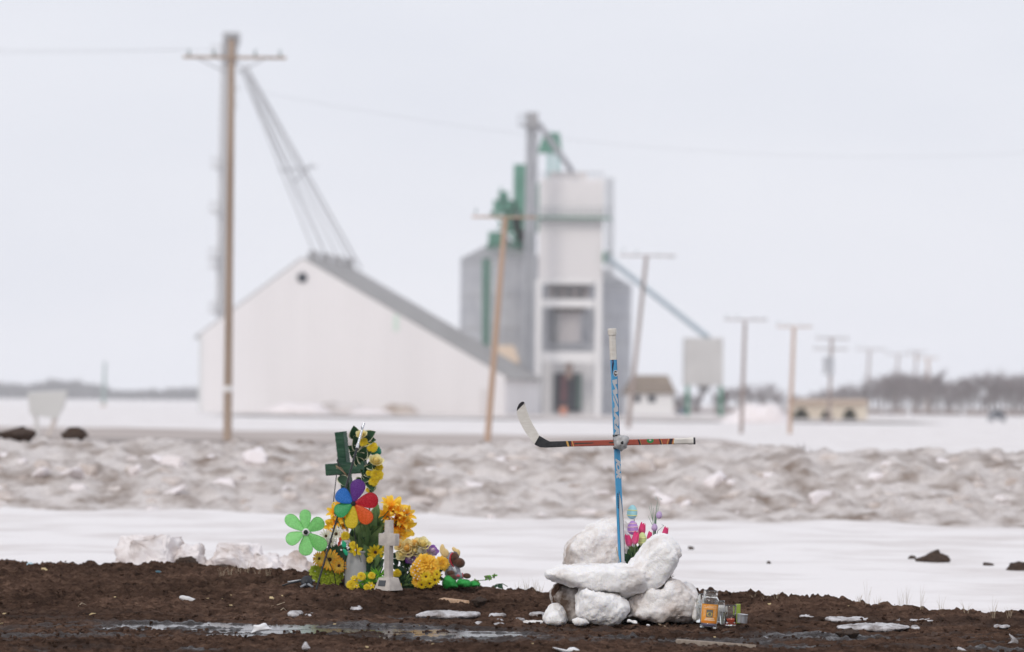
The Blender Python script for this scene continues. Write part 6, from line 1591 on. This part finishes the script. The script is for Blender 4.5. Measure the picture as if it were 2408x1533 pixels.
# plush moose
YMO = 18.62; k = mA(YMO)
brn = M('plush_brown', (0.075, 0.030, 0.018), (0.10, 0.042, 0.025), scale=80, rough=0.95, sheen=0.4, bump=0.4, bscale=250, bdist=0.002)
hood = M('grey_jersey', (0.24, 0.25, 0.29), (0.30, 0.31, 0.35), scale=90, rough=0.95, sheen=0.3, bump=0.4, bscale=300, bdist=0.001)
antl = M('antler_plush', (0.72, 0.52, 0.22), (0.78, 0.60, 0.30), scale=60, rough=0.9, sheen=0.3)
t = thing('plush_moose', PA(1450, 1370, YMO), 'brown plush moose in a grey hoodie sitting right of the golden mums', 'plush toy')
def ell(name, cx, cy_, rx, ry, rz_, mat, rot=0.0, dY=0.0, parent=None):
    return prt(name, ellipsoid(Matrix.Translation(PA(cx, cy_, YMO + dY)) @ Matrix.Rotation(rot, 4, 'Y') @ Matrix.Diagonal((rx * k, ry * k, rz_ * k, 1)), 20, 14), mat, parent or t, True)
ell('body', 1440, 1285, 66, 58, 72, hood, 0.15)
ell('hood', 1425, 1180, 44, 50, 66, hood, 0.2, 0.015)
hd = ell('head', 1452, 1168, 42, 40, 52, brn, 0.2, -0.012)
ell('muzzle', 1497, 1205, 45, 42, 41, brn, 0.35, -0.02)
ell('muzzle_bridge', 1472, 1195, 38, 36, 36, brn, 0.2, -0.016)
ell('eye', 1452, 1170, 5, 5, 7, blk, 0, -0.042); ell('nostril', 1515, 1192, 4, 4, 3, blk, 0, -0.044)
ell('ear', 1384, 1178, 20, 12, 14, brn, -0.3, -0.005)
prt('hood_trim', tube([PA(1440, 1122, YMO - 0.022), PA(1422, 1142, YMO - 0.034), PA(1418, 1180, YMO - 0.038), PA(1430, 1215, YMO - 0.038), PA(1450, 1240, YMO - 0.034)], 6 * k, 8), M('red_trim', (0.46, 0.03, 0.05), rough=0.8), t, True)
prt('hood_edge', tube([PA(1448, 1118, YMO - 0.016), PA(1470, 1124, YMO - 0.014), PA(1482, 1140, YMO - 0.008)], 7 * k, 8), M('navy_trim', (0.05, 0.08, 0.17), rough=0.8), t, True)
for x0, x1 in ((1452, 1470), (1440, 1462)): prt('drawstring', tube([PA(x0, 1238, YMO - 0.036), PA((x0 + x1) / 2 + 3, 1262, YMO - 0.040), PA(x1, 1285, YMO - 0.040)], 4 * k, 6), M('cord_white', (0.72, 0.74, 0.78), rough=0.8) if x0 == 1452 else bpy.data.materials['cord_white'], t, True)
ell('arm', 1425, 1290, 34, 24, 26, brn, 0.2, -0.035); ell('leg', 1440, 1325, 36, 28, 27, brn, 0.1, -0.04); ell('sleeve', 1412, 1262, 28, 24, 34, hood, 0.3, -0.028)
ell('trouser_leg', 1495, 1312, 36, 28, 30, hood, 0.1, -0.02); ell('foot', 1556, 1312, 34, 24, 23, brn, 0.1, -0.02)
prt('red_cuff', lathe([(25 * k, -3 * k), (28 * k, 0), (25 * k, 3 * k)], 18, frame(PA(1524, 1312, YMO - 0.02), (1, 0, 0.1), xhint=(0, 1, 0))), M('cuff_red', (0.45, 0.04, 0.06), rough=0.8), t, True)
o = prt('chest_print', blob([A(*p) for p in [(1470, 1298), (1500, 1302), (1504, 1322), (1474, 1322)]], YMO - 0.040, 0.008, 30, 8, 0.6), M('print_red', (0.50, 0.10, 0.12), rough=0.8), t, True)
for pts, dY in (([(1338, 1065), (1352, 1048), (1368, 1056), (1376, 1085), (1392, 1092), (1408, 1110), (1412, 1135), (1398, 1160), (1368, 1162), (1345, 1140), (1330, 1105)], 0.0), ([(1432, 1080), (1448, 1072), (1462, 1082), (1472, 1092), (1490, 1092), (1503, 1112), (1502, 1140), (1488, 1162), (1468, 1150), (1455, 1122), (1436, 1100)], 0.02)):
    o = prt('antler', blob([A(*p) for p in pts], YMO + dY, 0.024, 60, 14, 0.9), antl, t, True)
# green cloth under it
gc = M('green_cloth', (0.02, 0.26, 0.045), (0.035, 0.36, 0.07), scale=25, rough=0.7, bump=0.8, bscale=40, bdist=0.006)
t = thing('green_scarf', PA(1500, 1408, YMO), 'bright green cloth crumpled under the plush moose', 'cloth')
for i, pts in enumerate([[(1345, 1400), (1360, 1340), (1395, 1305), (1440, 1330), (1470, 1370), (1485, 1410), (1400, 1418)], [(1470, 1390), (1480, 1350), (1540, 1340), (1590, 1350), (1600, 1400), (1540, 1408)], [(1590, 1395), (1600, 1350), (1640, 1355), (1665, 1390), (1630, 1400)]]):
    o = prt('fold', blob([A(*p) for p in pts], YMO - 0.06 + 0.02 * i, 0.09, 90, 24, 0.85), gc, t, True); rough_up(o, 0.012, 28, 20 + i, 3)
# hanging sprig at right
t = thing('leaf_sprig', PA(1630, 1380, YMO), 'pale green leafy sprig sticking out right of the plush moose', 'plant')
pts = [PA(1560, 1372, YMO - 0.03), PA(1640, 1352, YMO - 0.03), PA(1720, 1345, YMO), PA(1790, 1312, YMO)]
prt('stem', tube(pts, 0.002, 6), stem_m, t, True)
for i in range(26):
    u = random.uniform(0.25, 1); p = pts[1].lerp(pts[3], u) if u > .5 else pts[0].lerp(pts[2], u); a = random.uniform(0, 6.28); ln = random.uniform(24, 40) * k
    leaf(t, L_LT if i % 2 else L_BR, p, p + Vector((math.cos(a) * ln, random.uniform(-.01, .01), math.sin(a) * ln * 0.8)), 2.0)
t = thing('leaf_sprig', PA(1810, 1405, YMO), 'thin dark green vine loop lying on the mud right of the sprig', 'plant')
prt('stem', tube([PA(1770, 1405, YMO), PA(1800, 1380, YMO), PA(1850, 1376, YMO), PA(1890, 1400, YMO)], 0.002, 6), stem_m, t, True)
for b0_, t0 in [((1800, 1385), (1790, 1405)), ((1830, 1378), (1845, 1400)), ((1810, 1382), (1850, 1412))]: leaf(t, L_DK, PA(*b0_, YMO), PA(*t0, YMO - 0.02), 1.5)
# fallen lamp with a round rubber head
YD = 18.45; k = mA(YD)
t = thing('fallen_lamp', PA(240, 1405, YD), 'dark round lamp head with its arms lying on the mud left of the flowers', 'lamp')
rub = M('rubber', (0.035, 0.038, 0.045), rough=0.55)
prt('head', lathe([(0.001, 0.022), (20 * k, 0.022), (22 * k, 0.016), (34 * k, 0.020), (48 * k, 0.014), (50 * k, 0.0), (46 * k, -0.014), (0.001, -0.016)], 32, frame(PA(243, 1362, YD), (0.1, -1, 0.35))), rub, t, True)
prt('arm', tube([PA(40, 1392, YD + 0.02), PA(120, 1368, YD), PA(200, 1352, YD)], [0.004, 0.005, 0.007], 8), rub, t, True)
prt('stand', tube([PA(250, 1378, YD - 0.02), PA(292, 1404, YD - 0.03)], 0.006, 8), M('stand_grey', (0.28, 0.30, 0.33), rough=0.4), t, True)
prt('stand', tube([PA(235, 1380, YD - 0.02), PA(190, 1404, YD - 0.03)], 0.006, 8), bpy.data.materials['stand_grey'], t, True)
prt('strap', tube([PA(85, 1362, YD + 0.03), PA(190, 1350, YD + 0.02), PA(310, 1352, YD + 0.03)], [0.003, 0.006, 0.004], 6), M('strap_pale', (0.52, 0.55, 0.58), rough=0.6), t, True)

# ================================================================== LITTER ON THE MUD
chip_m = M('wood_chip', (0.50, 0.37, 0.19), (0.66, 0.54, 0.32), scale=40, rough=0.85, stretch=(0.3, 1, 1))
def chips_mesh(seed):
    r = random.Random(seed); pts = [Vector((r.uniform(-1, 1), r.uniform(-.6, .6), r.uniform(-.3, .5))) for _ in range(12)]
    return mesh_from('wood_chip', MB().add(*hull(pts)), chip_m, False)
CHM = [chips_mesh(i) for i in range(6)]
where = lambda f, x, y: f(x, y)
CL = [(G1, 310, 172, 70, 'large pale chip at the far left mud edge'), (G1, 1325, 120, 52, 'pale chip lying under the dirty snow lump'), (G1, 32, 478, 38, 'yellow chip cut by the left edge of the photo'), (G1, 15, 532, 26, 'small yellow chip below the one at the left edge'),
      (G1, 640, 472, 50, 'arched yellow chip above the long puddle'), (G1, 793, 370, 26, 'small chip left of the white stone'), (G1, 1256, 396, 28, 'brownish chip below the white stone'), (G1, 1446, 364, 26, 'yellow chip right of the white stone'),
      (G1, 1603, 338, 24, 'topmost of the chip cluster right of the white stone'), (G1, 1545, 372, 16, 'left small chip of the cluster right of the white stone'), (G1, 1580, 380, 12, 'tiny middle chip of the cluster right of the white stone'),
      (G1, 1603, 406, 24, 'lowest of the chip cluster right of the white stone'), (G1, 1885, 378, 52, 'long yellow chip left of the flower memorial'), (G1, 1962, 346, 22, 'small chip above the long yellow chip'), (G1, 165, 355, 12, 'tiny pale chip on the brown mud at far left'),
      (G1, 995, 226, 14, 'tiny orange chip on the upper left mud'), (G1, 295, 493, 18, 'tiny flat chip left of the arched one'), (G1, 1925, 493, 9, 'tiny round chip above the wide puddle'), (G1, 165, 152, 20, 'small chip at the far mud edge left of the large pale one'),
      (G2, 680, 195, 32, 'flat pale chip under the golden mums'), (G2, 800, 418, 22, 'yellow chip just below the ice slab'), (G2, 1315, 606, 54, 'flat yellow chip at the bottom middle'), (G2, 1470, 606, 32, 'smaller chip right of the flat bottom one'),
      (G2, 325, 615, 24, 'yellow chip at the bottom left of the middle'), (G2, 600, 507, 34, 'orange chip lying in the wide puddle'), (G2, 695, 235, 14, 'small upright chip below the golden mums'), (G2, 148, 270, 16, 'tiny chip below the posy'), (G2, 985, 270, 14, 'tiny pale chip left of the broken board'),
      (G2, 780, 625, 26, 'dark-edged chip at the bottom edge'), (G3, 690, 305, 28, 'pale chip on the mud ridge right of the jars'), (G3, 1008, 315, 22, 'small chip right of the pale ridge chip'), (G3, 322, 510, 26, 'yellow chip in front of the sauce jar'),
      (G3, 1225, 326, 12, 'tiny chip far right of the ridge chip'), (G2, 20, 200, 14, 'tiny chip below the fallen lamp'), (G1, 2320, 530, 34, 'orange leaf-like chip on the wet mud')]
for i, (f, x, y, w, lab) in enumerate(CL):
    p = ground_at(*where(f, x, y)); s = w * 0.337 * mD(p.y) / 2
    m = Matrix.Translation(p + Vector((0, 0, s * 0.22))) @ Matrix.Rotation(random.uniform(-.5, .5), 4, 'Z') @ Matrix.Rotation(random.uniform(-.2, .2), 4, 'Y') @ Matrix.Diagonal((s * 1.1, s, s * 1.15, 1))
    tag(inst('wood_chip', CHM[i % 6], None, m), lab, 'wood chip', 'wood chips scattered on the mud')
def litter(name, f, pts, mat, lab, cat, depth=0.05, dz=0.0, amp=0.003, freq=40, K=14, e=0.7, bot=None):
    ys = [f(*p)[1] for p in pts]; xs_ = [f(*p)[0] for p in pts]
    g = ground_at(sum(xs_) / len(xs_), max(ys))
    o = prt(name, blob([f(*p) for p in pts], g.y + depth * 0.3, depth, 80, K, e), mat, None, True)
    o.location.z += dz
    if amp and name == 'ice_slab':
        remesh(o, 0.005); rough_up(o, amp * 1.6, 30, int(g.x * 50) % 97, 4, 0.003, 110)
    elif amp: rough_up(o, amp, freq, 3, 3)
    return tag(o, lab, cat)
stone = M('white_stone', (0.70, 0.69, 0.69), (0.58, 0.57, 0.57), scale=30, rough=0.8, bump=0.4, bscale=80, bdist=0.003)
litter('white_stone', G1, [(1240, 350), (1255, 335), (1290, 340), (1350, 362), (1385, 375), (1382, 390), (1330, 392), (1280, 378), (1248, 362)], stone, 'flat white stone lying on the mud left of the flowers', 'stone', 0.06)
ice = dirt_snow('ice_slush', (0.62, 0.61, 0.63), (0.20, 0.17, 0.16), 14, 0.42, 0.66, speck=1.34, speck_scale=60, sss=0.1, bump=0.8, bscale=120, bdist=0.006, rough=0.35)
wht = M('paper_white', (0.80, 0.80, 0.82), rough=0.6)
def ice_at(f, x0, y0, x1, y1, lab, depth=0.16, mat=None, seed=1):
    pts = []
    for i in range(18):
        a = 2 * math.pi * i / 18; r_ = random.uniform(0.8, 1.05)
        pts.append(((x0 + x1) / 2 + (x1 - x0) / 2 * math.copysign(abs(math.cos(a)) ** 0.6, math.cos(a)) * r_, (y0 + y1) / 2 - (y1 - y0) / 2 * math.sin(a) * r_))
    litter('ice_slab', f, pts, mat or ice, lab, 'ice', depth, -0.006, 0.006, 45)
ice_at(G2, 650, 345, 1132, 402, 'long slushy ice slab between the broken board and the wide puddle', 0.22)
ice_at(G2, 1165, 360, 1300, 396, 'slush lump right of the long ice slab'); ice_at(G2, 1070, 420, 1132, 446, 'small ice piece below the long slab'); ice_at(G2, 1192, 428, 1285, 452, 'ice piece below the slush lump'); ice_at(G2, 1205, 402, 1275, 424, 'small grey ice piece under the slush lump')
ice_at(G2, 1330, 398, 1425, 420, 'grey ice piece left of the snow pile'); ice_at(G2, 1445, 355, 1600, 388, 'thin ice plate touching the snow pile'); ice_at(G2, 1400, 412, 1565, 436, 'flat ice plate before the left foot of the pile', mat=pile_clean)
ice_at(G2, 205, 320, 300, 342, 'thin ice sliver on the mud below the posy')
ice_at(G3, 1040, 374, 1372, 412, 'upper long ice slab on the mud right of the jars', 0.2); ice_at(G3, 1145, 424, 1640, 470, 'lower long ice slab on the mud right of the jars', 0.25); ice_at(G3, 1625, 388, 1815, 404, 'thin ice strip near the right mud edge'); ice_at(G3, 890, 360, 1010, 384, 'crumbly ice left of the upper long slab')
ice_at(G3, 1640, 436, 1700, 460, 'small ice lump right of the lower slab'); ice_at(G3, 2205, 430, 2310, 450, 'pale ice plate at the right edge of the mud'); ice_at(G3, 1530, 386, 1570, 402, 'tiny ice bit between the right-hand slabs')
ice_at(G1, 1990, 440, 2100, 482, 'slush patch left of the wide puddle'); ice_at(G1, 2120, 452, 2190, 480, 'small slush patch right of the first')
litter('snow_scrap', G1, [(1740, 606), (1765, 570), (1755, 540), (1800, 545), (1830, 528), (1850, 530), (1862, 560), (1900, 570), (1850, 582), (1790, 592)], wht, 'jagged bright white snow scrap in the puddle', 'snow scrap', 0.05, 0, 0.003)
litter('snow_scrap', G1, [(2095, 690), (2125, 655), (2140, 690), (2160, 705), (2130, 722), (2100, 715)], ice, 'star-shaped grey slush bit at the bottom', 'snow scrap', 0.05)
litter('snow_scrap', G2, [(1605, 605), (1640, 608), (1700, 632), (1750, 600), (1810, 625), (1800, 645), (1700, 648)], wht, 'white scrap at the bottom edge below the pile', 'snow scrap', 0.05)
litter('snow_scrap', G3, [(1955, 582), (1985, 590), (2030, 615), (1970, 625)], ice, 'pale scrap at the bottom right corner', 'snow scrap', 0.05)
litter('snow_scrap', G3, [(2300, 490), (2340, 520), (2370, 545), (2360, 570), (2290, 572), (2330, 545)], ice, 'grey spiky ice scrap at the right edge', 'snow scrap', 0.05)
# broken board and planks
board_m = M('raw_wood', (0.46, 0.29, 0.18), (0.60, 0.42, 0.29), scale=25, rough=0.85, stretch=(0.2, 2, 2), bump=0.4, bscale=60)
grey_board = M('weathered_wood', (0.26, 0.21, 0.17), (0.36, 0.30, 0.25), scale=25, rough=0.9, stretch=(0.2, 2, 2), bump=0.4, bscale=60)
def board(f, pts, mat, lab, th=0.018):
    v = []
    for p in pts:
        g = ground_at(*f(*p)); v.append(g)
    zmin = min(p.z for p in v)
    top_ = [Vector((p.x, p.y, p.z + 0.012)) for p in v]
    o = prt('wood_board', prism([q - Vector((0, 0, th)) for q in top_], (0, 0, th)), mat, None)
    bevel(o, 0.002)
    return tag(o, lab, 'board')
board(G2, [(825, 290), (1035, 335), (1040, 312), (860, 272)], board_m, 'broken orange-brown board lying before the flower memorial', 0.03)
board(G3, [(60, 552), (600, 606), (620, 592), (70, 540)], grey_board, 'long weathered plank at the bottom right of the pile', 0.025)
# clods, small crumbs
place('dirt_clod', DIRT[0], ground_at(*G2(1100, 335)) + Vector((0, 0, 0.035)), (0.045, 0.04, 0.042), 0.3, 0, 'round brown earth clod at the end of the broken board', 'dirt clod')
for i, (x, y, s, lab) in enumerate([(1215, 505, .055, 'dark wet clod in the right puddle'), (1005, 535, .028, 'small dark clod left of the wet one in the right puddle'), (1440, 520, .03, 'low dark clod right of the wet one')]):
    place('dirt_clod', DIRT[i], ground_at(*G3(x, y)) + Vector((0, 0, s * .3)), (s * 1.2, s, s * .8), i, 0, lab, 'dirt clod')
CR = [chunk_mesh('crumb', dirt_mat, 600 + i, k=10, sub=0) for i in range(3)]
CRC = [(np.array([v.co for v in me.vertices]), [tuple(p.vertices) for p in me.polygons]) for me in CR]
mb = MB(); n_cr = 9000
cY, cX = rng.uniform(14.6, 20.6, n_cr), rng.uniform(-3.2, 3.2, n_cr)
keep = (cY < edge(cX, cY)[0] - 0.05) & ((wet_at(cX, cY) < 0.6) | (rng.random(n_cr) < 0.2))
cX, cY = cX[keep], cY[keep]; cZ = mud_z(cX, cY)
for i, (X, Y, z) in enumerate(zip(cX, cY, cZ)):
    s = random.choice([.004, .005, .006, .007, .009, .012, .016]); a = random.uniform(0, 6.28); ca, sa = math.cos(a) * s, math.sin(a) * s
    co, fc = CRC[i % 3]
    mb.add(np.column_stack([X + co[:, 0] * ca - co[:, 1] * sa, Y + co[:, 0] * sa + co[:, 1] * ca, z + s * .3 + co[:, 2] * s]), fc)
tag(make('mud_crumbs', mb, mud_mat, smooth=True), 'loose crumbs of brown earth strewn over the mud', 'earth crumbs', kind='stuff')
# dry grass along the mud edge
for i, (f, x, y, h, n_) in enumerate([(G1, 1600, 205, .10, 10), (G1, 1660, 205, .10, 8), (G1, 1710, 205, .09, 8), (G1, 1785, 205, .08, 6), (G1, 1860, 212, .08, 7), (G3, 660, 278, .07, 6), (G3, 735, 270, .06, 5), (G3, 590, 262, .05, 5), (G3, 1350, 318, .16, 5), (G3, 1570, 320, .12, 6), (G3, 1615, 322, .12, 7), (G3, 1710, 335, .14, 6),
                                     (G3, 1850, 340, .1, 6), (G3, 2195, 380, .14, 7), (G3, 2020, 360, .08, 8), (G3, 2310, 385, .07, 9), (G3, 1420, 318, .07, 9), (G3, 1300, 305, .06, 12), (G2, 1380, 205, .09, 8), (G2, 1440, 210, .10, 10), (G2, 1490, 215, .10, 10), (G2, 1530, 220, .07, 10), (G3, 150, 210, .05, 4), (G1, 1540, 205, .07, 8)]):
    p = ground_at(*f(x, y)); p.z = mudz(p) - 0.01
    tuft(p, h, n_, 0.03, straw, 800 + i, 'thin tuft of dry straw-coloured grass at the far edge of the mud', 'dry grass tufts along the mud edge', 0.0009)
for i, (f, x0, y0, x1, y1, lab) in enumerate([(G1, 530, 420, 605, 412, 'straw lying on the left mud'), (G1, 1880, 398, 1978, 393, 'straw below the long yellow chip'), (G2, 285, 207, 360, 212, 'straw lying below the posy'), (G1, 1940, 448, 1995, 440, 'straw beside the slush patch'), (G2, 2200, 400, 2400, 470, 'long thin stalk below the snow pile')]):
    a, b_ = ground_at(*f(x0, y0)), ground_at(*f(x1, y1)); mid = (a + b_) / 2; mid.z = mudz(mid)
    tag(prt('straw_stalk', tube([a + Vector((0, 0, .004)), mid + Vector((0, 0, .008)), b_ + Vector((0, 0, .004))], 0.0022, 5), straw, None, True), lab, 'straw')
# scraps at the far left mud edge
for i, (x, y, cc, lab) in enumerate([(1100, 178, (0.03, 0.11, 0.15), 'crumpled dark teal scrap on the left mud'), (215, 120, (0.45, 0.62, 0.70), 'pale blue scrap at the far left mud edge')]):
    o = prt('plastic_scrap', blob([G1(x - 30, y + 10), G1(x - 15, y - 14), G1(x + 12, y - 8), G1(x + 28, y + 10)], ground_at(*G1(x, y + 8)).y, 0.05, 50, 14), M('scrap_%d' % i, cc, rough=0.4), None, True)
    rough_up(o, 0.008, 50, i, 3); tag(o, lab, 'scrap')

# ================================================================== AIR
hz_m = bpy.data.materials.new('haze_air'); hz_m.use_nodes = True
nt = hz_m.node_tree; nt.nodes.clear()
ho = nt.nodes.new('ShaderNodeOutputMaterial'); pv = nt.nodes.new('ShaderNodeVolumePrincipled')
pv.inputs['Color'].default_value = (0.97, 0.98, 1.0, 1); pv.inputs['Density'].default_value = HAZE; pv.inputs['Anisotropy'].default_value = 0.0
nt.links.new(pv.outputs[0], ho.inputs['Volume'])
mb = MB(); mb.add(*box((0, 1130, 21), (4600, 2520, 49)))
hz_o = tag(make('haze', mb, hz_m, smooth=False), kind='stuff')
